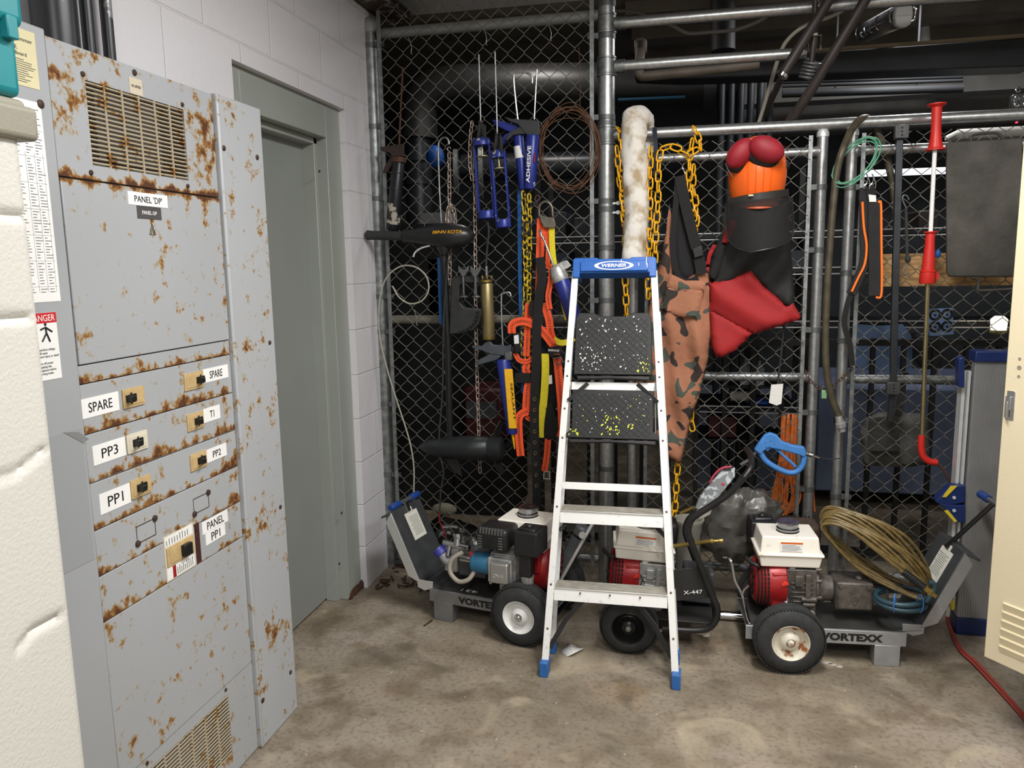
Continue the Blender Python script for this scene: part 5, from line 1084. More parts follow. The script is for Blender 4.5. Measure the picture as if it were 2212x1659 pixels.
    b.done('muffler_slots', mat('slot_grey', '5b5b59', .6) if not dirty else dark, mf); b = M(); b.lathe((.082, .195, .375), (0, 1, 0), [(0, .014), (.008, .013), (.008, .010), (.002, .009)], 16); b.done('exhaust_outlet', dark, mf)
    b = M(); b.box((-.118, .085, .33), (-.018, .20, .43)); b.box((-.10, .12, .425), (-.03, .18, .438)); b.box((-.085, .14, .24), (-.035, .19, .335)); ab = b.done('air_filter_box', black, par, bev=.014, seg=3)
    b = M(); b.lathe((-.065, .15, .436), (0, 0, 1), [(0, .015), (.006, .016), (.012, .010)], 10)
    b.done('filter_knob', black, ab); b = M(); b.lathe((-.058, .16, .20), (0, 0, 1), [(0, .012), (.008, .024), (.045, .028), (.05, .018)], 16); b.done('carburettor_bowl', castal, par)
def wheel(T, par, x, y, r, wd_, rimm, hubm, n=36, sgn=-1, rr=None):
    b = B(T); rr = rr or r*.52; prof = [(-wd_/2, rr), (-wd_/2-.004, rr+.006), (-wd_/2+.002, r*.80), (-wd_/2+.012, r*.93), (-wd_/2+.028, r), (wd_/2-.028, r), (wd_/2-.012, r*.93), (wd_/2-.002, r*.80), (wd_/2+.004, rr+.006), (wd_/2, rr)]
    b.lathe((x, y, r), (0, 1, 0), prof, 48, cap=False)
    for i in range(64):
        a = i*2*pi/64
        for k in (-1, 1):
            c_ = V((x+cos(a)*(r-.0030), y+k*(wd_/2-.021), r+sin(a)*(r-.0030))); b.obox(c_, V((-sin(a), 0, cos(a)))*.0035, V((0, .011, 0)), V((cos(a), 0, sin(a)))*.0018)
    for k in (-.018, -.006, .006, .018): b.tube([V((x+cos(a)*(r-.0006), y+k, r+sin(a)*(r-.0006))) for a in [j*2*pi/48 for j in range(48)]], .0022, 5, closed=True)
    w_ = b.done('wheel', rubber, par, sm=50)
    b = B(T); s_ = sgn*wd_/2
    b.lathe((x, y+s_*.9, r), (0, -sgn, 0), [(-.004, rr+.004), (-.006, rr), (.0, rr*.92), (.012, rr*.86), (.024, rr*.66), (.022, rr*.56), (.006, rr*.50), (.0, rr*.38), (-.004, rr*.24), (.02, rr*.22)], 32, cap=None); b.done('rim', rimm, w_, sm=60)
    b = B(T); b.lathe((x, y+s_*.9, r), (0, sgn, 0), [(-.02, .013), (.006, .013), (.012, .009), (.014, .006)], 14); b.done('axle_end', hubm, w_)
    return w_
def washer(label, org, rot, sideB, num):
    T = Matrix.Translation(V(org)) @ Matrix.Rotation(rot, 4, 'Z'); M = lambda: B(T)
    t = thing('pressure_washer', label, 'pressure washer', org, None)
    body = silverc if sideB else mat('silver_grey_paint', '88898b', .4, .5, var=.12, vs=18)
    nf = -1 if sideB else 1          # side turned to the viewer
    b = M()
    yv = .125*nf; b.box((-.16, -.125, .128), (.415, .125, .134)); b.box((-.16, yv-.002, .080), (.415, yv+.002, .134)); b.box((-.16, -yv-.002, .080), (.415, -yv+.002, .134)); b.box((.412, -.125, .09), (.416, .125, .134)); b.done('deck', [body], t, bev=.003)
    b = M(); b.box((-.158, -.118, .1345), (.41, .118, .1365)); b.done('deck_top', mat('dusty_deck', '4c4b48', .5, .5, var=.25, vs=12), t)
    for y in (.098, -.098):
        b = M(); b.box((.305, y-.028, .0), (.395, y+.028, .006)); b.box((.305, y-.028, 0), (.311, y+.028, .08)); b.box((.305, y+nf*.026, .0), (.395, y+nf*.030, .082)); b.box((.389, y-.028, 0), (.395, y+.028, .08)); b.done('leg', body, t, bev=.003)
    b = M(); b.box((-.14, -.11, .07), (.30, .11, .078)); b.done('underframe', blackm, t)
    # handle plate
    b = M(); a = .93; di = V((cos(a)*.62, 0, sin(a))) .normalized()
    p0 = V((.40, 0, .135)); p1 = p0+V((.06, 0, .012)); L = .33; nrm_ = V((-di.z, 0, di.x))
    b.obox(p0+V((.03, 0, .004)), V((.045, 0, .004)), V((0, .118, 0)), V((0, 0, .003)))
    b.obox(p1+di*L/2, di*(L/2), V((0, .118, 0)), nrm_*.0025); b.done('handle_plate', dgrey, t, bev=.002)
    for sd in (-1, 1):
        b = M()
        pts = [p1+V((0, sd*.118, 0))+di*.0, p1+V((0, sd*.118, 0))+di*.33, p1+V((0, sd*.118, 0))+di*.30-nrm_*.045, p1+V((0, sd*.118, 0))+di*.05-nrm_*.045]
        b.prism(pts, (0, .003, 0)); b.prism([V((.40, sd*.118, .165)), V((.402, sd*.118, .135)), V((.44, sd*.118, .120)), V((.475, sd*.118, .13)), V((.478, sd*.118, .165))], (0, .004, 0))
        b.done('side_flange', mat('bright_flange', 'd9d9d7', .35, .5) if not sideB else silverc, t, bev=.001)
    b = M(); q = p1+di*(L+.0); b.obox(q-nrm_*.03-di*.004, di*.004, V((0, .118, 0)), nrm_*.03); b.done('top_flange', dgrey, t, bev=.002)
    # stem and grips
    st0 = p1+di*(L-.02)+nrm_*.006
    hl = .035 if not sideB else .22; gdir = di if not sideB else V((.66, 0, .75)).normalized()
    b = M(); b.obox(st0+gdir*hl/2, gdir*(hl/2+.01), V((0, .012, 0)), gdir.cross(V((0, 1, 0)))*.004); b.done('handle_stem', chrome if not sideB else blackm, t, bev=.001)
    e_ = st0+gdir*(hl+.005); b = M(); b.tube([e_-V((0, .115, 0)), e_+V((0, .115, 0))], .010, 12); b.done('handle_bar', mat('worn_bar_metal', '7c7f84', .4, .7), t)
    for sd in (-1, 1): b = M(); b.lathe(e_+V((0, sd*.045, 0)), (0, sd, 0), [(0, .014), (.004, .0155), (.068, .0155), (.074, .012)], 16); b.done('grip', mat('navy_grip', '1d3f86', .5), t)
    # paper label
    b = M(); c_ = p1+di*.235+nrm_*.0035+V((0, -.01, 0)); b.obox(c_, di*.062, V((0, .05, 0)), nrm_*.0006); b.obox(c_+di*.07, di*.012, V((0, .018, 0)), nrm_*.0006); lb_ = b.done('instruction_plate', mat('ivory_label', 'd9d8cc', .6), t)
    b = M()
    for i in range(12): b.obox(c_+di*(.040-i*.0075)+nrm_*.0009+V((0, -.004*nf, 0)), di*.0009, V((0, random.uniform(.028, .042), 0)), nrm_*.0003)
    b.done('label_print', grey, lb_)
    X_ = T.to_3x3() @ V((1 if sideB else -1, 0, 0))
    text('VORTEXX', T @ V((.222 if sideB else .165, yv+nf*.0022, .107)), X_, (0, 0, 1), .22, .030, inkm, t, bold=.05)
    engine(T, t, sideB, sideB)
    # pump
    dk_ = dcast if sideB else mat('pump_dark_metal', '55575a', .5, .5, var=.2, vs=30)
    b = M(); b.lathe((.118, 0, .245), (1, 0, 0), [(0, .058), (.03, .050), (.06, .050)], 24); b.box((.175, -.068, .185), (.31, .06, .295)); pm = b.done('pump', dk_, t, bev=.008)
    b = M(); b.box((.182, -.073, .195), (.298, -.068, .285))
    for x in (.19, .29):
        for z in (.202, .278): b.cyl((x, -.073, z), (x, -.078, z), .006, n=8)
    b.lathe((.243, -.073, .215), (0, -1, 0), [(0, .007), (.003, .006)], 10); b.tube([(.228, -.0735, .225), (.230, -.0735, .238), (.243, -.0735, .247), (.256, -.0735, .238), (.258, -.0735, .225)], .002, 6); b.done('pump_cover', dk_, pm, bev=.002)
    b = M(); b.box((.31, -.05, .20), (.37, .07, .27)); b.lathe((.265, -.03, .295), (0, 0, 1), [(0, .014), (.012, .014), (.018, .010)], 12); b.done('pump_head', castal if not sideB else dcast, pm, bev=.004)
    wy = .2 if sideB else .185; rim_ = mat('rusty_cream_rim', 'd6d0c0', .5, .1, col2='93582c', c2=(.52, .62), vs=30) if sideB else mat('white_rim', 'e2e2df', .4)
    for sd in (-1, 1): wheel(T, t, -.018 if sideB else -.045, sd*wy, .127, .085, rim_, chrome if not sideB else rim_, sgn=sd)
    b = M(); ax_ = -.018 if sideB else -.045; b.tube([(ax_, -.235, .127), (ax_, .235, .127)], .009, 10); b.done('axle', chrome, t)
    if not sideB:
        text('431', T @ V((.24, .09, .1372)), X_*-1, T.to_3x3() @ V((0, 1, 0)), .075, .022, paper, t)
        b = M(); b.lathe((.095, .15, .298), (1, 0, 0), [(0, .040), (.004, .043), (.085, .043), (.09, .038), (.10, .018)], 26); b.done('blue_canister', mat('canister_blue', '2b6688', .4, .1, var=.06), t)
        b = M(); b.box((.088, .10, .245), (.096, .20, .345)); b.done('bracket_plate', castal, t, bev=.002)
        b = M(); b.tube([(.190, .14, .30), (.25, .14, .30)], .014, 12); b.tube([(.22, .12, .34), (.34, .12, .35)], .014, 12); b.lathe((.275, .12, .345), (0, -.2, 1), [(0, .018), (.03, .016), (.036, .022), (.05, .022)], 12); b.tube([(.31, .12, .345), (.31, .14, .30)], .010, 10); b.done('valve_block', chrome, t)
        b = M(); b.tube(spl([(.23, .16, .335), (.270, .18, .305), (.275, .19, .255), (.235, .195, .222), (.19, .19, .235), (.17, .17, .27)], 7), .0095, 12); b.done('looped_hose', mat('grey_beige_hose', '9b9488', .5), t)
        b = M(); b.lathe((.345, .13, .30), (.5, 0, .5), [(0, .026), (.02, .027), (.022, .024), (.03, .024)], 12); b.done('hose_coupling', mat('violet_coupling', '3a3c96', .45), t); b = M(); b.tube(spl([(.345, .13, .30), (.325, .13, .275), (.30, .13, .27)], 4), .018, 12); b.done('inlet_elbow', mat('grey_elbow', '8c8e94', .5), t)
        b = M(); b.ball((.19, .15, .325), .016, 10); b.done('unloader_knob', mat('knob_red', 'b3282c', .4), t)
    return t, T, p1, di, nrm_
w1, T1, *_ = washer('silver pressure washer with white wheel rim and blue canister, left of the ladder', (-.615, 3.085, 0), math.radians(168), False, '431')
w2, T2, P1_, DI, NR = washer('silver pressure washer with rusty wheel rims and a coiled hose, right of the ladder', (.398, 3.065, 0), math.radians(4), True, '')
# front guard bar on right washer
b = B(T2); b.tube(spl([(-.14, -.11, .13), (-.155, -.12, .17), (-.175, -.11, .25), (-.20, -.1, .30), (-.215, -.08, .37), (-.24, -.06, .375)], 5), .0055, 8); b.tube(spl([(-.175, -.11, .25), (-.168, -.12, .275), (-.155, -.13, .295)], 4), .0055, 8); b.done('guard_rod', chrome, w2)
# hoses on right washer
hc = thing('coiled_hose', 'brown-black high pressure hose coiled on top of the right-hand pressure washer', 'hose', (.85, 3.0, .2)); b = B(); ctr = P(1897, 1206, 2.99); cm = mat('brown_striped_hose', '6e5c36', .32, var=.35, vs=45)
ax1 = V((P(2010, 1285, 2.96)-P(1785, 1125, 3.02))).normalized()
for i in range(11):
    pts = []; off = i*.006-.03; an = random.uniform(-.04, .04); rx = .215+random.uniform(-.012, .012); rz = .066+.0035*i+random.uniform(-.004, .004)
    u = (ax1+V((0, an, 0))).normalized(); v_ = V((.45, -.5, .75)); v_ = (v_-u*v_.dot(u)).normalized()
    for j in range(44):
        a = j*2*pi/44; pts.append(ctr+V((off*.3, off*1.6+.05, off*.5))+u*cos(a)*rx+v_*sin(a)*rz*(1.0+.15*sin(3*a+i)))
    b.tube(pts, .0062, 8, closed=True)
b.done('hose_loops', cm, hc, sm=80)
b = B(); b.tube(spl(PL([(1845, 1150), (1900, 1195), (1955, 1240)], 2.90), 4), .006, 8); b.done('hose_end', cm, hc)
b = B(); a = P(1953, 1236, 2.90); e = P(1995, 1268, 2.88)
for i in range(9): q = a.lerp(e, i/8); b.lathe(q, e-a, [(-.004, .011), (-.002, .0145), (.002, .0145), (.004, .011)], 12)
b.tube([a, e], .0115, 10); b.done('bend_restrictor', black, hc)
b = B(); b.lathe(e, e-a, [(0, .010), (.02, .010), (.022, .014), (.03, .014), (.032, .008), (.05, .007)], 6); b.done('brass_fitting', mat('brass', 'a08a4c', .35, .8), hc)
bh = thing('blue_hose', 'short blue hose coiled on the deck and cable-tied, under the brown hose', 'hose', (.75, 3.0, .14)); b = B(); ctr = P(1945, 1285, 2.985)
for i, (rx, ry, z) in enumerate(((.085, .07, -.022), (.083, .072, -.004))): b.tube([ctr+V((cos(a)*rx, sin(a)*ry, z+.008*sin(a+i))) for a in [j*2*pi/30 for j in range(30)]], .0095, 10, closed=True)
b.tube(spl(PL([(2000, 1300, 2.93), (2016, 1280, 2.93), (2018, 1262, 2.93), (2006, 1258, 2.93)], 2.93), 4), .0095, 10); b.done('hose_coil', mat('teal_blue_hose', '2c4651', .4, var=.1, vs=20), bh, sm=80)
for a0 in (-2.0, -.9):
    b = B(); q = ctr+V((cos(a0)*.084, sin(a0)*.071, -.006)); rd_ = V((cos(a0), sin(a0), 0)); b.tube([q+rd_*cos(a)*.013+V((0, 0, sin(a)*.034)) for a in [j*.5 for j in range(13)]], .0022, 6, closed=True); b.done('cable_tie', mat('tie_blue', '3a78c8', .5), bh)
# middle washer: black tubular frame
T3 = Matrix.Translation((-.185, 3.09, -.02)) @ Matrix.Rotation(math.radians(6), 4, 'Z') @ Matrix.Rotation(math.radians(5), 4, 'Y')
w3 = thing('pressure_washer', 'black tube-framed pressure washer standing behind the ladder', 'pressure washer', (-.18, 3.09, 0)); engine(T3, w3, True, False)
b = B(T3); b.lathe((.118, 0, .245), (1, 0, 0), [(0, .058), (.03, .050), (.06, .050)], 24); b.box((.175, -.068, .195), (.29, .06, .325)); b.done('pump', mat('pump_dark_metal', '55575a', .5, .5, var=.2, vs=30), w3, bev=.008)
Tg = Matrix.Translation((-.19, 3.08, 0)); rim3 = mat('black_rim', '1f1f20', .3, .3)
for sd in (-1, 1): wheel(Tg, w3, 0, sd*.175, .112, .075, rim3, mat('hub_grey', '8d8d8a', .4, .6), sgn=sd, rr=.062)
b = B(Tg); b.tube([(0, -.22, .112), (0, .22, .112)], .009, 10); b.done('axle', chrome, w3)
for Yo, dxp in ((2.90, 0), (3.20, -6)):
    b = B(); b.tube(spl(PL([(1430+dxp, 1358), (1500+dxp, 1362), (1532+dxp, 1356), (1548+dxp, 1335), (1549+dxp, 1312), (1540+dxp, 1290), (1520+dxp, 1240), (1497+dxp, 1180), (1487+dxp, 1150), (1492+dxp, 1125), (1508+dxp, 1110)]+([(1540, 1090), (1580, 1062), (1606, 1030)] if Yo < 3 else [(1530, 1095)]), Yo), 6), .0125, 12); b.done('frame_tube', blackm, w3)
b = B(); b.tube(spl(PL([(1600, 1040, 2.95), (1622, 1010, 2.98), (1622, 985, 3.05), (1612, 970, 3.12)], 3), 5), .0125, 12); b.done('handle_tube', blackm, w3)
b = B(); b.box((P(1420, 1300, 2.98).x, 2.92, .13), (P(1540, 1300, 2.98).x, 3.2, .136)); b.prism([P(1452, 1232, 2.915), P(1530, 1222, 2.915), P(1548, 1290, 2.915), P(1450, 1300, 2.915)], (0, .006, 0)); b.done('base_plate', mat('matt_black_plate', '232322', .6, var=.2, vs=12), w3, bev=.002)
text('X-447', P(1497, 1279, 2.912), (1, 0, .14), (-.1, 0, 1), .07, .015, paper, w3)
b = B(); b.tube(PL([(1420, 1362, 2.9), (1520, 1368, 2.9)], 2.9), .005, 8); b.lathe(P(1525, 1372, 2.93), (0, 0, 1), [(0, .016), (.03, .016)], 14); b.done('rubber_foot', mat('cream_foot', 'b3aca0', .6), w3)
b = B(); b.prism(PL([(1500, 1098, 2.95), (1512, 1070, 2.99), (1560, 1015, 3.04), (1588, 1010, 3.04), (1588, 1030, 3.03), (1540, 1090, 2.95), (1515, 1104, 2.95)], 2.95), (0, .01, 0)); cpn = b.done('control_panel', mat('grey_panel_plastic', '3d4043', .4, col2='8d9296', c2=(.5, .56), vs=45), w3, bev=.003)
b = B(); b.tube(spl(PL([(1532, 1050), (1540, 1030), (1558, 1012), (1580, 1008)], 3.03), 4), .004, 8); b.ball(P(1562, 1046, 2.95), (.007, .005, .006), 8); b.done('panel_knob', mat('pink_knob', 'b33a52', .5), cpn)
b = B(); b.tube(PL([(1470, 1108, 3.0), (1500, 1095, 2.98)], 3), .006, 6); b.tube(PL([(1455, 1180, 2.98), (1540, 1168, 2.93)], 3), .008, 8); b.lathe(P(1535, 1169, 2.93), (1, 0, .1), [(0, .009), (.01, .010), (.012, .006), (.03, .006), (.032, .009), (.045, .009)], 10); b.done('brass_outlet', mat('brass', 'a08a4c', .35, .8), w3)
b = B(); b.prism(PL([(1500, 1112, 2.93), (1514, 1098, 2.92), (1540, 1096, 2.92), (1534, 1112, 2.92), (1512, 1124, 2.93)], 2.92), (0, .03, 0)); b.done('panel_clamp', alum, w3, bev=.004)
# ------------------------------------------------------------------ things behind the washers
b = B(); b.ball((0, 0, 0), (.15, .10, .165), 60); c_ = P(1597, 1135, 3.38)
for v in b.bm.verts:
    p = v.co.copy(); n_ = abs(noise.noise(p*7))*.10-abs(noise.noise(p*16+V((3, 1, 2))))*.07+noise.noise(p*40)*.012; v.co = c_+p*(1+n_*3.2)+V((p.z*.25, 0, 0))
tag(b.done('plastic_bag', mat('grey_crinkled_plastic', '55534f', .3, .1, var=.6, vs=12, b=.6, bs_=40), sm=25), 'crumpled grey plastic bag of parts between the middle and right washers', 'bag')
b = B(); a = P(1487, 1190, 3.36); b.lathe((a.x, 3.38, a.z-.10), (0, 0, 1), [(0, .05), (.22, .06), (.23, .066), (.24, .066), (.24, .058), (.10, .05)], 22); tag(b.done('plastic_tub', mat('cloudy_tub', '9a978c', .45)), 'cloudy plastic tub wedged behind the middle pressure washer', 'tub')
cg = thing('grey_tube_bracket', 'grey tube and long thin metal arm leaning behind the lower ladder steps', 'tool', P(1240, 1260, 3.2))
b = B(); b.tube(PL([(1213, 1236, 3.22), (1250, 1160, 3.22)], 3.2), .032, 18); b.lathe(P(1258, 1145, 3.22), P(1262, 1135, 3.22)-P(1250, 1160, 3.22), [(-.02, .036), (.01, .036), (.02, .025)], 16); b.done('tube', mat('grey_tube', '66696c', .45, .3), cg)
b = B(); b.ribbon(PL([(1205, 1265, 3.15), (1280, 1130, 3.15)], 3.2), .012, .012); b.lathe(P(1258, 1155, 3.14), (0, -1, 0), [(0, .014), (.01, .014), (.01, .006)], 16); b.done('arm', alum, cg)
b = B(); a = G(1550, 1281, .03); b.tube([(P(1555, 1278, 3.25).x, 3.25, .022), (P(1630, 1280, 3.25).x, 3.25, .022)], .018, 14); tag(b.done('steel_pipe', chrome), 'short shiny steel pipe lying on the floor left of the rusty-rimmed washer', 'pipe')
# ------------------------------------------------------------------ work platform standing upright
wpf = thing('work_platform', 'folded aluminium work platform with navy end caps standing upright beside the beige locker', 'work platform', (1.25, 3.35, 0)); x0_ = P(2082, 1100, 3.30).x; x1_ = x0_+.34; zt_ = P(2120, 775, 3.29).z; navy = mat('navy_paint', '1d2f63', .4, .1, var=.12, vs=20)
b = B(); b.box((x0_, 3.292, .06), (x1_, 3.33, zt_))
for i in range(24): b.box((x0_+.004+i*.0086, 3.289, .062), (x0_+.0085+i*.0086, 3.293, zt_-.02))
b.box((x0_+.21, 3.286, .062), (x0_+.34, 3.292, zt_-.03)); b.done('deck_board', mat('ribbed_aluminium', 'a9aaab', .45, .6, var=.12, vs=8), wpf)
b = B(); b.box((x0_-.004, 3.280, zt_-.012), (x1_, 3.36, zt_+.03)); b.box((x0_+.205, 3.282, zt_-.05), (x0_+.235, 3.29, zt_)); b.done('end_cap', navy, wpf, bev=.004)
b = B(); b.box((x0_-.004, 3.280, .0), (x1_, 3.36, .07)); b.box((x0_+.19, 3.282, .06), (x0_+.24, 3.29, .11)); b.done('end_cap', navy, wpf, bev=.004)
b = B(); b.box((x0_-.034, 3.31, .06), (x0_-.022, 3.36, zt_-.05)); b.box((x0_-.016, 3.30, .1), (x0_-.008, 3.34, zt_-.05)); b.done('folded_leg', alum, wpf)
b = B(); b.prism(PL([(2072, 775), (2084, 770), (2084, 838), (2072, 836)], 3.285), (0, .05, 0)); b.done('leg_bracket', navy, wpf, bev=.003)
for pts, ys in (([(2086, 1050), (2054, 1050), (2022, 1082), (2024, 1088), (2050, 1092), (2086, 1086)], [(2054, 1050), (2068, 1050), (2044, 1074), (2036, 1074)]), ([(2086, 1092), (2050, 1090), (2026, 1086), (2040, 1100), (2068, 1128), (2086, 1130)], [(2040, 1104), (2048, 1102), (2068, 1126), (2062, 1128)])):
    b = B(); b.prism(PL(pts, 3.27), (0, .05, 0)); h_ = b.done('hinge_bracket', navy, wpf, bev=.004); b = B(); b.prism(PL(ys, 3.266), (0, .004, 0)); b.done('yellow_edge', mat('yellow_sticker', 'd9c02c', .5), h_)
    b = B(); q = P(2061, 1075 if pts[0][1] < 1060 else 1103, 3.268); b.lathe(q, (0, -1, 0), [(0, .007), (.004, .006)], 10); b.done('hinge_rivet', alum, h_)
b = B(); b.prism(PL([(2052, 1300), (2062, 1296), (2062, 1318), (2056, 1320)], 3.28), (0, .02, 0)); b.done('yellow_latch', MC['yellow_sticker'], wpf, bev=.003)
# ------------------------------------------------------------------ beige locker
bg_ = mat('beige_locker_paint', 'dccfb0', .42, b=.25, bs_=260); lk = thing('metal_locker', 'beige metal locker with its door swung open at the right edge of the picture', 'locker', (1.3, 2.55, 0))
zb, zt_ = .243, 1.868; E0 = V((.947, 2.602, 0)); dd = -(R @ V(((312-CX)/F, -(583-CY)/F, -1))); dd.z = 0; dd.normalize(); wdth = .31; H0 = E0+dd*wdth; nn = V((0, 0, 1)).cross(dd).normalized()
if nn.dot(V((0, 0, 0))-E0) < 0: nn = -nn
b = B(); dm = lambda u, z, d=0: E0+dd*u+nn*d+V((0, 0, z))
b.obox(dm(wdth/2, (zb+zt_)/2, -.008), dd*wdth/2, V((0, 0, (zt_-zb)/2)), nn*.008); dr = b.done('door', bg_, lk, bev=.003)
def dpx(px, py): r_ = ray(px, py); t_ = (E0-EYE).dot(nn)/r_.dot(nn); p_ = EYE+r_*t_; return (p_-E0).dot(dd), p_.z
for (px, py, r) in ((2203, 775, .0045), (2202, 794, .0065), (2201, 813, .0045)):
    u, z = dpx(px, py); b = B(); b.lathe(dm(u, z, .0), nn, [(0, r), (.0012, r)], 16); b.done('door_hole', mat('hole_grey', '8b8779', .6), dr)
u, z = dpx(2183, 876); b = B(); b.obox(dm(u, z, .001), dd*.0125, V((0, 0, .044)), nn*.0015); b.obox(dm(u-.002, z+.008, .006), dd*.008, V((0, 0, .020)), nn*.006); b.obox(dm(u-.004, z-.012, .01), dd*.004, V((0, 0, .024)), nn*.006); b.done('latch', chrome, dr, bev=.002)
for i in range(6):
    u0, z0 = dpx(2166+(-1.8*i), 1300+i*18.3); b = B()
    b.prism([dm(u0, z0, 0), dm(u0+.16, z0, 0), dm(u0+.16, z0-.001, .006), dm(u0+.006, z0-.001, .006)], (0, 0, -.002)); b.prism([dm(u0+.004, z0-.002, .006), dm(u0+.16, z0-.002, .006), dm(u0+.16, z0-.022, .0005), dm(u0+.004, z0-.022, .0005)], nn*.0008); b.done('louvre', bg_, dr)
b = B()
hx = H0.x+.012; X0_, Y0_ = hx, H0.y
b.box((X0_, Y0_, .20), (X0_+.012, Y0_+.42, zt_+.02)); b.box((X0_, Y0_, .20), (X0_+.50, Y0_+.012, zt_+.02)); b.box((X0_, Y0_+.408, .20), (X0_+.50, Y0_+.42, zt_+.02)); b.box((X0_+.488, Y0_, .20), (X0_+.5, Y0_+.42, zt_+.02)); b.box((X0_, Y0_, .20), (X0_+.5, Y0_+.42, .215)); b.box((X0_, Y0_, zt_), (X0_+.5, Y0_+.42, zt_+.02)); b.done('locker_body', bg_, lk, bev=.002)
b = B()
for (x, y) in ((X0_, Y0_+.37), (X0_, Y0_+.0), (X0_+.45, Y0_), (X0_+.45, Y0_+.37)): b = B(); b.box((x, y, 0), (x+.04, y+.04, .20)); b.done('leg', mat('rusty_beige_leg', 'a89878', .6, col2='6f4a2e', c2=(.52, .6), vs=25), lk, bev=.002)
b = B(); b.tube(spl([G(2046, 1316, .01), G(2052, 1350, .01), G(2074, 1398, .01), G(2110, 1432, .01), G(2155, 1480, .01), G(2212, 1545, .01), G(2290, 1640, .01)], 8), .0055, 8); b.tube(spl([G(2040, 1300, .01)+V((.0, .0, 0)), G(2048, 1345, .01), G(2070, 1400, .01), G(2104, 1434, .01), G(2150, 1483, .01), G(2208, 1548, .01), G(2286, 1644, .01)], 8), .0045, 8)
tag(b.done('extension_cord', mat('faded_red_cord', '9b3f34', .6)), 'faded red doubled cord running over the floor past the locker', 'cord')
# floor litter
b = B(); c_ = G(1236, 1408, .0); pts = [(x*1.3, y*1.4) for x, y in ((-.035, -.005), (-.02, .03), (-.005, .02), (.03, .022), (.036, .012), (.012, -.03), (-.01, -.034))]
for i, (x, y) in enumerate(pts): pass
vs_ = [b.v(c_+V((x, y, .003+.008*((i*7) % 3)))) for i, (x, y) in enumerate(pts)]; cc_ = b.v(c_+V((0, 0, .016)))
for i in range(7): b.f([vs_[i], vs_[(i+1) % 7], cc_])
o = b.done('paper_scrap', mat('printed_paper', 'd5d3cf', .7, var=.25, vs=130)); o.modifiers.new('s', 'SOLIDIFY').thickness = .0012; tag(o, 'crumpled white paper scrap on the floor between the ladder feet', 'paper')
b = B(); a, e = G(916, 1352, .004), G(934, 1339, .006); b.ribbon([a, e], .006, .004, side=(0, 0, 1)); tag(b.done('brown_stick', rust), 'small brown stick on the floor below the left pressure washer', 'stick')
b = B(); c_ = G(1805, 1435)
for i in range(3): b.prism([c_+V((.02*i-.03+cos(a)*.022*(1-.2*i), .005-.010*i+sin(a)*.010, .0)) for a in [k*.7+i for k in range(9)]], (0, 0, .0008))
tag(b.done('paint_splat', mat('pale_splat', 'b9b0a6', .6)), 'pale dried splat on the floor in front of the right pressure washer', 'splat')
b = B()
for i in range(60):
    c_ = V((random.uniform(-1.42, -1.12), random.uniform(3.3, 3.6), .004)); a = random.random()*6; l = random.uniform(.006, .03); b.obox(c_+V((0, 0, random.uniform(0, .012))), V((cos(a)*l, sin(a)*l, 0)), V((-sin(a)*.004, cos(a)*.004, 0)), V((0, 0, .003)))
o = tag(b.done('leaf_debris', rust), 'rusty leaf and scale debris around the foot of the corner post', 'debris'); o['kind'] = 'stuff'
# ------------------------------------------------------------------ mechanical room behind the fence
bp = mat('black_insulated_pipe', '2a2a2b', .42, .05, var=.25, vs=8); bpp = mat('dark_blue_grey_pipe', '33363b', .35, .2, var=.2, vs=10)
def bt(name, lbl, cat, pts, Y, r, m, n=20, k=5, grp=None): b = B(); b.tube(spl(PL(pts, Y), k) if k else PL(pts, Y), r, n); return tag(b.done(name, m, sm=60), lbl, cat, grp)
pp = thing('insulated_pipe', 'huge black insulated pipe with an elbow, high behind the left fence section', 'pipe', P(905, 640, 4.9))
b = B(); b.tube(spl(PL([(1545, 183), (1300, 183), (1060, 185), (975, 187), (925, 205), (905, 240), (903, 300)], 4.9), 7), .125, 26); b.done('pipe_run', bp, pp, sm=60)
b = B(); b.cyl(P(903, 295, 4.9), P(912, 700, 4.9), .085, n=24); b.done('pipe_drop', bpp, pp)
for x in (1533,): b = B(); a = P(x, 184, 4.9); b.cyl(a-V((.035, 0, 0)), a+V((.035, 0, 0)), .14, n=28); b.done('pipe_collar', mat('dark_collar', '3a3d42', .45, .3), pp)
for y in (278, 345, 395): b = B(); a = P(905, y, 4.9); b.cyl(a-V((0, 0, .014)), a+V((0, 0, .014)), .098, n=24); b.done('pipe_band', bpp, pp)
bt('horizontal_pipe', 'thick dark horizontal pipe behind the rusty wire coil', 'pipe', [(1000, 362), (1420, 352)], 5.1, .085, bpp, 22, 0)
b = B(); a = P(905, 470, 4.6); b.box((a.x-.25, 4.5, 0), (a.x+.2, 4.78, P(965, 482, 4.5).z-.001)); tag(b.done('equipment_plinth', mat('dark_plinth', '17181a', .7, var=.3)), 'dark equipment base standing under the big black pipe', 'equipment', None)
for x, r, lb in ((985, .135, 'left-hand grey flange disc seen edge-on behind the zinc chain'), (1038, .17, 'right-hand grey flange disc, the taller one, behind the blue guns')):
    b = B(); a = P(x, 372, 4.7); b.lathe(a, (1, .25, 0), [(-.015, r*.9), (-.012, r), (.012, r), (.015, r*.9)], 30); tag(b.done('pipe_flange', mat('flange_grey', '6c6f72', .5, .4)), lb, 'flange')
b = B(); a = P(940, 338, 4.6); b.ball(a, (.055, .05, .065), 18); b.cyl(a, a+V((0, .1, -.02)), .03); tag(b.done('blue_valve', mat('valve_blue', '1d4f9c', .45)), 'round blue valve cap beside the big pipe', 'valve')
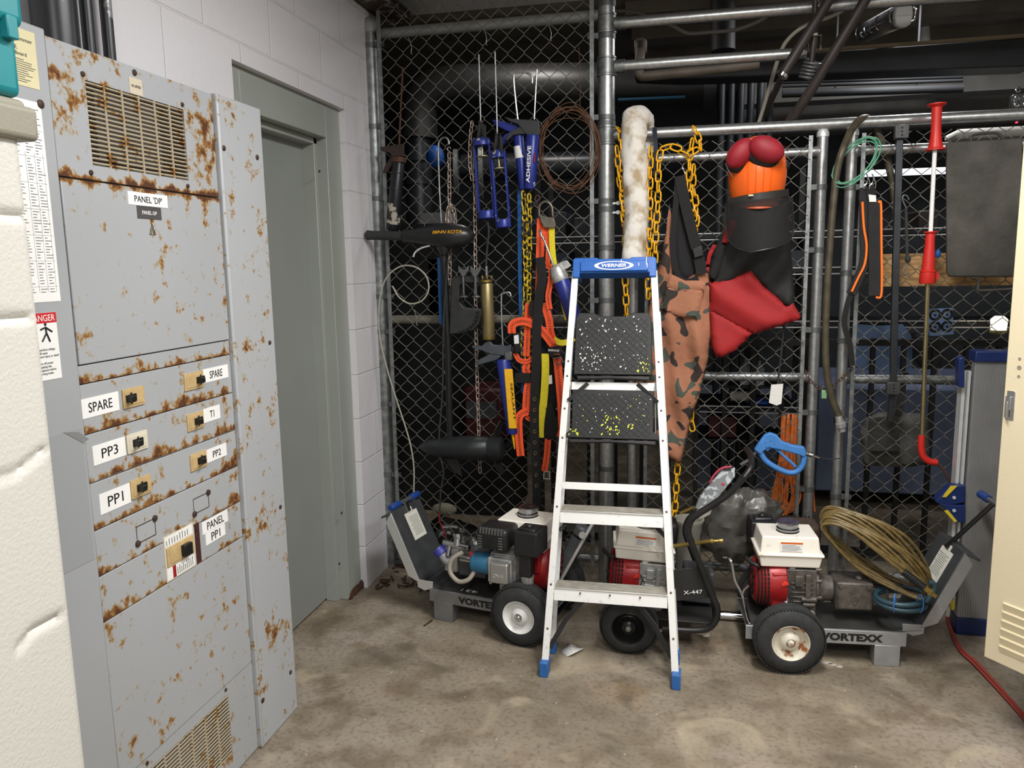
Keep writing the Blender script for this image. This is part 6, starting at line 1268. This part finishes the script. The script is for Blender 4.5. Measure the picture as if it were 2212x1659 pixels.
b = B(); a, e = P(925, 560, 4.5), P(962, 690, 4.5); b.box((a.x, 4.5, e.z), (e.x, 4.53, a.z)); tag(b.done('upright_board', mat('deep_blue_panel', '1f5c94', .5)), 'upright blue panel behind the fence near the trolling motor', 'panel')
b = B(); a, e = P(910, 460, 4.5), P(965, 482, 4.5); b.box((a.x, 4.5, e.z), (e.x, 4.7, a.z)); tag(b.done('grey_box', mat('pale_grey_box', '77787a', .6)), 'small pale grey box behind the fence left of the zinc chain', 'box')
b = B(); a, e = P(1000, 838, 4.5), P(1088, 960, 4.5); b.box((a.x, 4.5, e.z), (e.x, 4.8, a.z)); rb = tag(b.done('red_container', mat('deep_red_container', '430f15', .5), bev=.02), 'dark red container behind the fence left of the yellow cartridge gun', 'container')
b = B(); a, e = P(1006, 868, 4.48), P(1072, 905, 4.48); b.box((a.x, 4.485, e.z), (e.x, 4.499, a.z)); b.done('grey_label', mat('greyish_label', '45474a', .6), rb)
b = B(); b.box((P(985, 960, 4.5).x, 4.45, 0), (P(1110, 960, 4.5).x, 4.9, P(1000, 960, 4.5).z)); tag(b.done('dark_cabinet', mat('dark_cabinet', '101114', .7)), 'low dark cabinet under the dark red container', 'cabinet')
# shelving with clutter
sh = thing('shelving_unit', 'dark steel shelving unit with thin shiny shelf edges across the room behind the gates', 'shelving', (.6, 4.5, 0))
zs = [P(1650, y, 4.3).z for y in (508, 586, 700, 885)]
for z in zs:
    xr_ = 2.2 if z != zs[3] else P(1725, 885, 4.3).x; b = B(); b.box((P(1150, 500, 4.3).x, 4.3, z-.008), (xr_, 4.75, z+.008)); b.done('shelf', mat('dark_shelf', '24262a', .5, .3), sh)
    b = B(); b.box((P(1150, 500, 4.3).x, 4.292, z+.012), (xr_, 4.298, z+.018)); b.box((P(1150, 500, 4.3).x, 4.292, z-.02), (xr_, 4.298, z-.014)); b.done('shelf_edge', alum, sh)
for x in (-.8, .35, .62, 2.1):
    for y in (4.31, 4.74): b = B(); b.box((x, y, 0), (x+.03, y+.03, 2.0)); b.done('upright', blackm, sh)
def item(nm, cat, lbl, px0, py0, px1, z, Yv, dp, m, kind='box', bev=.006):
    a, e = P(px0, py0, Yv), P(px1, py0, Yv); b = B()
    if kind == 'box': b.box((a.x, Yv, z), (e.x, Yv+dp, a.z))
    elif kind == 'can': r = (e.x-a.x)/2; b.lathe((a.x+r, Yv+r, z), (0, 0, 1), [(0, r*.95), (.005, r), (a.z-z-.02, r), (a.z-z-.005, r*.85), (a.z-z, r*.8)], 18)
    elif kind == 'jug':
        r = (e.x-a.x)/2; h = a.z-z; b.box((a.x, Yv, z), (e.x, Yv+r*1.4, z+h*.72)); b.lathe((a.x+r, Yv+r*.7, z+h*.7), (0, 0, 1), [(0, r*.9), (h*.18, r*.3), (h*.2, r*.32), (h*.3, r*.32)], 14); bev = .012
    return tag(b.done(nm, m, bev=bev), lbl, cat)
rngc = ['2b2d33', '3a3f48', '1f2937', '40403c', '2d2622', '263548', '343a3c']
k_ = 0
for zi, xs in ((0, ((1195, 458, 1222), (1240, 470, 1275), (1395, 455, 1430), (1560, 462, 1600), (1985, 455, 2030))), (1, ((1190, 545, 1230), (1245, 552, 1290), (1760, 545, 1790), (1700, 540, 1740)))):
    for (x0, y0, x1) in xs:
        item('storage_box', 'box', 'dark storage box on the %s shelf behind the fence, %s' % (('upper', 'second')[zi], ('left of the tall post', 'just left of the tall post', 'behind the yellow chains', 'behind the red trousers', 'right of the red grip', 'far left end', 'beside the tall post', 'between the gate stiles', 'left of the gate stiles')[k_]), x0, y0, x1, zs[zi]+.0085, 4.36, .25, mat('clutter_paint_%d' % (k_ % 7), rngc[k_ % 7], .5, var=.2)); k_ += 1
item('white_jug', 'jug', 'translucent white jug behind the left gate, left one of two', 1600, 775, 1626, P(1600, 832, 4.36).z, 4.36, .1, mat('milky_plastic', 'a3acb6', .5), 'jug')
item('white_jug', 'jug', 'translucent white jug behind the left gate, right one of two', 1630, 780, 1652, P(1600, 832, 4.36).z, 4.36, .1, MC['milky_plastic'], 'jug')
b = B(); z = P(1600, 832, 4.36).z; b.box((P(1560, 832, 4.3).x, 4.33, z-.012), (P(1700, 832, 4.3).x, 4.7, z-.001)); b.done('half_shelf', MC['dark_shelf'], sh)
b = B(); q = P(1598, 856, 4.38); b.cyl(q-V((.05, 0, 0)), q+V((.06, 0, 0)), .028, n=16); tag(b.done('paper_roll', mat('dim_white_roll', 'a8a49c', .8)), 'pale rolled cloth on the lower shelf behind the left gate', 'roll')
item('blue_basin', 'basin', 'low blue basin on the lower shelf behind the left gate', 1612, 866, 1660, zs[3]+.0085, 4.37, .12, mat('basin_blue', '1e4aa0', .4), 'box', .01)
item('red_bin', 'bin', 'dark red bin below the lower shelf, left one', 1530, 897, 1560, P(1530, 945, 4.36).z, 4.36, .2, mat('bin_red', '451014', .5)); item('red_bin', 'bin', 'dark red bin below the lower shelf, right one', 1566, 900, 1592, P(1530, 945, 4.36).z, 4.36, .2, MC['bin_red'])
b = B(); z = P(1530, 945, 4.36).z; b.box((P(1500, 945, 4.3).x, 4.33, z-.012), (P(1700, 945, 4.3).x, 4.7, z-.001)); b.done('half_shelf', MC['dark_shelf'], sh)
# black picket barrier
pk = thing('picket_barrier', 'black steel picket barrier standing close behind the gates', 'barrier', (.8, 4.05, 0)); x = P(1218, 1050, 4.05).x; i = 0; p0 = None
while x < 2.2:
    if p0 is None: b = B(); b.box((x-.011, 4.04, .02), (x+.011, 4.062, 1.12)); p0 = b.done('picket', mat('picket_black', '060607', .6), pk)
    else: copyobj(p0, pk, V((i*.137, 0, 0)))
    x += .137; i += 1
for z in (.05, 1.10): b = B(); b.box((P(1200, 1050, 4.05).x, 4.03, z-.015), (2.25, 4.07, z+.015)); b.done('barrier_rail', MC['picket_black'], pk)
b = B(); b.box((P(1770, 900, 4.9).x, 4.95, .10), (2.6, 5.9, .74)); tag(b.done('blue_grey_crate', mat('blue_grey_paint', '66718a', .7, var=.25, vs=3), bev=.01), 'long blue-grey crate on the floor behind the right gate', 'crate')
b = B(); b.box((P(1500, 900, 5.2).x, 5.25, .0), (P(1745, 900, 5.2).x, 5.9, .6)); tag(b.done('grey_crate', mat('cool_grey_paint', '5a6270', .7, var=.2, vs=3), bev=.01), 'grey crate on the floor behind the left gate', 'crate')
bsh = mat('pale_blue_sheet', '7696c4', .5, var=.1, vs=4)
b = B(); b.prism(PL([(1842, 700), (1905, 704), (1950, 700), (1972, 730), (1970, 805), (1890, 806), (1846, 790)], 4.26), (0, .01, 0)); tag(b.done('blue_sheet', bsh), 'pale blue sheet behind the dark square bar on the right gate', 'sheet')
b = B(); b.prism(PL([(2006, 668), (2058, 665), (2060, 722), (2008, 726)], 4.24), (0, .02, 0)); gp_ = tag(b.done('dial_plate', bsh), 'pale blue plate with four round dials behind the right gate', 'dial plate')
for (x, y) in ((2020, 680), (2046, 679), (2020, 706), (2046, 705)):
    b = B(); q = P(x, y, 4.236); b.tube([q+V((cos(a)*.022, 0, sin(a)*.022)) for a in [j*pi/9 for j in range(18)]], .006, 6, closed=True); b.ball(q, .007, 8); b.done('dial', blackm, gp_)
b = B(); b.prism(PL([(1976, 720), (2030, 730), (2046, 760), (2036, 790), (2000, 802), (1980, 780)], 4.2), (0, .1, 0)); tag(b.done('dark_motor_cover', mat('soft_dark_grey', '35373b', .6), bev=.02), 'dark rounded cover hanging behind the brass rod', 'cover')
lm = mat('lit_lantern', 'fff0c8', .5, emit=2.5); b = B(); q = P(2156, 722, 4.1); b.lathe(q, (0, 0, 1), [(0, .03), (.01, .038), (.02, .034)], 16); lt = tag(b.done('lantern', mat('lantern_yellow', 'a39a5a', .5)), 'small lit lantern between the work platform and the griddle plate', 'lantern'); b = B(); b.lathe(q, (0, 0, 1), [(.02, .033), (.07, .036), (.085, .02)], 16); b.done('lantern_glass', lm, lt)
b = B(); a, e = P(1862, 382, 6.2), P(2075, 372, 6.2); b.box((a.x, 6.2, a.z), (e.x, 6.22, a.z+.045)); o = b.done('glow_strip_1', mat('reflection_glow', 'e8eef8', .5, emit=1.6)); struct(o)  # glowing strip added to stand for a bright reflection far back
# dark slab hanging behind mesh
b = cloth(PL([(1864, 1000), (1858, 930), (1872, 902), (1900, 890), (1995, 893), (2006, 905), (2010, 975), (1996, 1004), (1960, 1010), (1880, 1006)], 3.72), 3.72, .05, .02, lambda x, z: .006*sin(x*40)+.006*sin(z*50)); q = P(1935, 895, 3.72); b.ribbon([q+V((0, -.01, -.02)), V((q.x, 3.66, q.z+.03)), V((q.x, 3.635, P(1935, 815, 3.6).z+.004)), V((q.x, 3.61, P(1935, 815, 3.6).z+.022))], .03, .004); tag(b.done('rubber_mat_bundle', mat('dusty_dark_rubber', '4c4a46', .7, var=.3, vs=12), sm=70), 'dusty dark rubber bundle hanging low behind the right gate mesh', 'rubber bundle')
b = cloth(PL([(878, 1208), (900, 1150), (950, 1112), (1010, 1130), (1070, 1150), (1100, 1200), (1060, 1215)], 3.85), 3.85, .22, .03, lambda x, z: .02*sin(x*50)+.02*sin(z*60), edge=.15); tag(b.done('black_sheet', mat('black_plastic_sheet', '0e0f10', .3, b=.6, bs_=30), sm=70), 'crumpled black plastic sheet on the floor behind the left fence', 'plastic sheet')
b = B(); q = P(960, 1100, 3.9); b.ball(q, (.07, .03, .035), 14); tag(b.done('pale_glove', mat('dusty_pale_cloth', '8f8b78', .8)), 'pale glove-like cloth behind the fence above the black sheet', 'cloth')
# ------------------------------------------------------------------ ceiling services
brn = mat('brown_dusty_pipe', '6d6459', .6, .1, var=.2, vs=12)
b = B(); b.tube(spl(PL([(1384, 92, 3.9), (1382, 125), (1379, 150), (1385, 163), (1400, 164), (1500, 154), (1640, 138)], 3.8), 6), .022, 14); b.lathe(P(1384, 84, 3.9), (0, 0, -1), [(0, .02), (.01, .030), (.06, .030), (.07, .022)], 16); tag(b.done('elbow_pipe', brn, sm=60), 'dusty brown pipe with a capped upright end and elbow right of the tall post', 'pipe')
b = B(); b.prism(PL([(1370, 140), (2235, 79), (2235, 143), (1480, 170), (1370, 166)], 4.2), (0, .16, 0)); tag(b.done('steel_beam', mat('dark_brown_beam', '26272a', .6, .1, var=.3, vs=6), bev=.008), 'broad dark beam crossing the ceiling above the gates', 'beam')
b = B(); b.prism(PL([(1370, 133), (2235, 71), (2235, 79), (1370, 140)], 4.19), (0, .2, 0)); tag(b.done('beam_flange', mat('dusty_tan', '75654f', .8)), 'dusty tan ledge along the top of the broad dark beam', 'ledge')
lf = thing('light_fixture', 'white vapour-tight tube light fixture running away under the dark ceiling', 'light fixture', P(1950, 40, 4.0)); a, e = P(1950, 33, 3.95), P(1868, 72, 5.0)
b = B(); d_ = (e-a).normalized(); u_ = d_.cross(V((0, 0, 1))).normalized(); sec = lambda c, hs: [c+u_*x*.001+V((0, 0, z*.001)) for x, z in hs]
b.prism(sec(a, ((-36, 0), (36, 0), (28, 40), (14, 55), (-14, 55), (-28, 40))), e-a); b.done('housing', mat('fixture_dark_grey', '39393a', .6), lf, bev=.004); b = B(); b.prism(sec(a-d_*.03, ((-38, -2), (38, -2), (30, 42), (15, 57), (-15, 57), (-30, 42))), d_*.06); b.prism(sec(a-d_*.03, ((-38, 0), (-30, -40), (-12, -52), (12, -52), (30, -40), (38, 0))), d_*.06); b.done('end_cap', mat('fixture_white', 'c9c9c8', .5), lf, bev=.006)
b = B(); b.prism(sec(a, ((-38, 2), (-28, -38), (-12, -50), (12, -50), (28, -38), (38, 2))), e-a); b.done('diffuser', mat('fixture_diffuser', '444445', .5), lf, bev=.008)
for t_ in (.0, .33, .66, .95):
    for sd in (-1, 1):
        q = a.lerp(e, t_)+u_*sd*.042; b = B(); b.tube(spl([q+V((0, 0, .03)), q+u_*sd*.012+V((0, 0, .02)), q+u_*sd*.008+V((0, 0, -.02)), q-u_*sd*.004+V((0, 0, -.03))], 3), .004, 6); b.done('clip', chrome, lf)
whp = mat('white_pvc', 'c9c9c6', .5)
k1 = P(1995, 60, 1.0).z-1.5; Yd = 1.43/k1
b = B(); q = P(1995, 60, Yd); m_ = P(1999, 118, Yd); pts = [q, m_]+[P(2012, 140, Yd), P(2035, 153, Yd), P(2065, 158, Yd), P(2195, 148, Yd)]; pp_ = [q, q.lerp(m_, .5)]+spl(pts[1:], 6); b.tube(pp_, [.034]*4+[.045]*2+[.056]*(len(pp_)-6), 18)
tag(b.done('white_duct', whp, sm=60), 'white pipe dropping behind the dark beam and turning right in an elbow', 'duct')
b = B(); b.box((P(2065, 300, 4.4).x, 4.4, P(2065, 300, 4.4).z), (1.9, 4.6, P(2065, 278, 4.4).z)); tag(b.done('white_box_duct', mat('off_white_box', 'b0aea6', .6), bev=.02), 'pale box behind the top of the griddle plate', 'box')
strut = mat('dark_brown_steel', '3b3432', .5, .3, var=.2)
bt('diagonal_strut', 'long dark diagonal strut with an open pipe end, left one near the ceiling spring', 'strut', [(1806, -25, 3.5), (1690, 162, 3.5)], 3.5, .021, strut, 14, 0)
b = B(); q = P(1690, 162, 3.5); d_ = P(1806, -25, 3.5)-q; b.lathe(q, d_, [(-.006, .019), (-.006, .025), (.006, .025), (.006, .019)], 18, cap=False); tag(b.done('pipe_end_ring', chrome), 'shiny ring at the open lower end of the left diagonal strut', 'ring')
bt('diagonal_strut', 'long dark diagonal strut right of the ceiling spring', 'strut', [(1884, -25, 3.52), (1752, 195, 3.52), (1698, 275, 3.66)], 3.52, .021, strut, 12, 0)
bt('thin_strut', 'thin dark rod running down to the left below the diagonal struts', 'rod', [(1688, 168, 3.78), (1650, 250, 3.95)], 3.8, .014, strut, 10, 0)
sp_ = thing('spring_hanger', 'spring hanger with a steel yoke between the two diagonal struts', 'spring', P(1757, 95, 3.54)); b = B(); a, e = P(1757, 130, 3.54), P(1742, 172, 3.56); d_ = (e-a); u_ = d_.normalized().orthogonal(); v_ = d_.normalized().cross(u_); b.tube([a+d_*(i/70)+(u_*cos(i*.5)+v_*sin(i*.5))*.024 for i in range(71)], .0055, 6); b.done('spring', greym, sp_, sm=70)
b = B(); b.tube(PL([(1762, -10, 3.54), (1758, 90, 3.54), (1752, 140, 3.55)], 3.54), .012, 10); b.done('hanger_rod', strut, sp_)
b = B(); q = P(1758, 90, 3.53); b.tube([q+V((x*.001, 0, z*.001)) for x, z in ((-22, -30), (-24, 24), (28, 24), (26, -34))], .004, 6); b.cyl(q+V((-.008, 0, .03)), q+V((.012, 0, .03)), .012, n=8); b.done('yoke', chrome, sp_)
bt('white_flex_cable', 'off-white flexible cable curving down past the diagonal struts', 'cable', [(1880, -15, 3.7), (1800, 33, 3.7), (1745, 52, 3.72), (1705, 82, 3.75), (1684, 118, 3.78), (1662, 190, 3.85), (1640, 262, 3.9), (1625, 290, 3.9)], 3.7, .0085, mat('dirty_cream_cable', 'a5a091', .5), 10)
bt('sagging_cable', 'thin grey cable sagging under the dark ceiling right of the post', 'cable', [(1325, 24), (1370, 25), (1400, 36), (1450, 55), (1485, 72), (1530, 70), (1590, 64), (1640, 45), (1670, 25)], 4.1, .009, mat('dim_grey_cable', '6c6964', .6), 8)
for x0, x1, lb in ((1528, 1533, 'left'), (1580, 1590, 'right')): pass
b = B()
for i in range(6): b = B(); a, e = P(1560+i*21, 158+i*4, 5.0), P(1545+i*17, 900, 5.0); e.z = 0; b.tube([a, e], .021, 10); tag(b.done('vertical_pipe', mat('dim_bundle_grey', '33363a', .5, .2)), 'dark vertical pipes in a row behind the beam, left of the diagonal struts', 'pipe', 'row of dark vertical pipes')
bt('dark_vent_pipe', 'dark vertical pipe dropping from the ceiling above the yellow chains', 'pipe', [(1562, -20), (1562, 110)], 4.6, .065, mat('ceiling_pipe_black', '1b1b1c', .6), 18, 0)
bt('blue_line', 'thin blue tube under the big black pipe right of the post', 'tube', [(1335, 216), (1480, 210)], 4.79, .010, mat('dim_blue_line', '1c4a62', .5), 8, 0)
cz_ = mat('dim_concrete_beam', '7c7a74', .85, var=.25, vs=5)
for i, (y, Yb, h) in enumerate(((196, 5.6, .07), (228, 6.3, .10), (262, 7.0, .10))):
    b = B(); q = P(1700, y, Yb); b.box((q.x-.3, Yb, q.z-h), (2.9, Yb+.18, q.z+h)); o = b.done('trim_%d' % (i+2), cz_); struct(o)
for i, (y, lb) in enumerate(((172, 'upper'), (180, 'middle'), (197, 'lower'))):
    a, e = P(1690, y+6, 4.9), P(2080, y-6, 4.9); b = B(); b.tube([a, e], .010 if i < 2 else .022, 10)
    for t_ in (.3, .75): q = a.lerp(e, t_); b.cyl((q.x, 4.9, q.z), (q.x, 4.9, 2.925), .004, n=6)
    tag(b.done('conduit_line', mat('dim_conduit', '26282a', .75)), 'thin dark %s conduit line hung behind the beam above the right gate' % lb, 'conduit')
b = B(); a = P(2185, 235, 3.9); b.box((a.x, 3.9, a.z), (a.x+.2, 3.94, P(2185, 203, 3.9).z)); pr = tag(b.done('led_panel', mat('clear_led_panel', '56585a', .2, .3), bev=.01), 'clear tray of small shiny reflectors at the top right edge', 'light panel')
b = B()
for i in range(5):
    for j in range(3): q = a+V((.02+i*.035, -.002, .018+j*.03)); b.tube([q+V((cos(t)*.010, 0, sin(t)*.010)) for t in [n*pi/4 for n in range(8)]], .0028, 5, closed=True)
b.done('reflector_cups', chrome, pr)
b = B(); b.cyl(P(2195, 265, 3.9)-V((0, .01, 0)), P(2195, 265, 3.9), .004, n=8); b.done('red_indicator', mat('indicator_red', 'ff2a4a', .5, emit=3), pr)
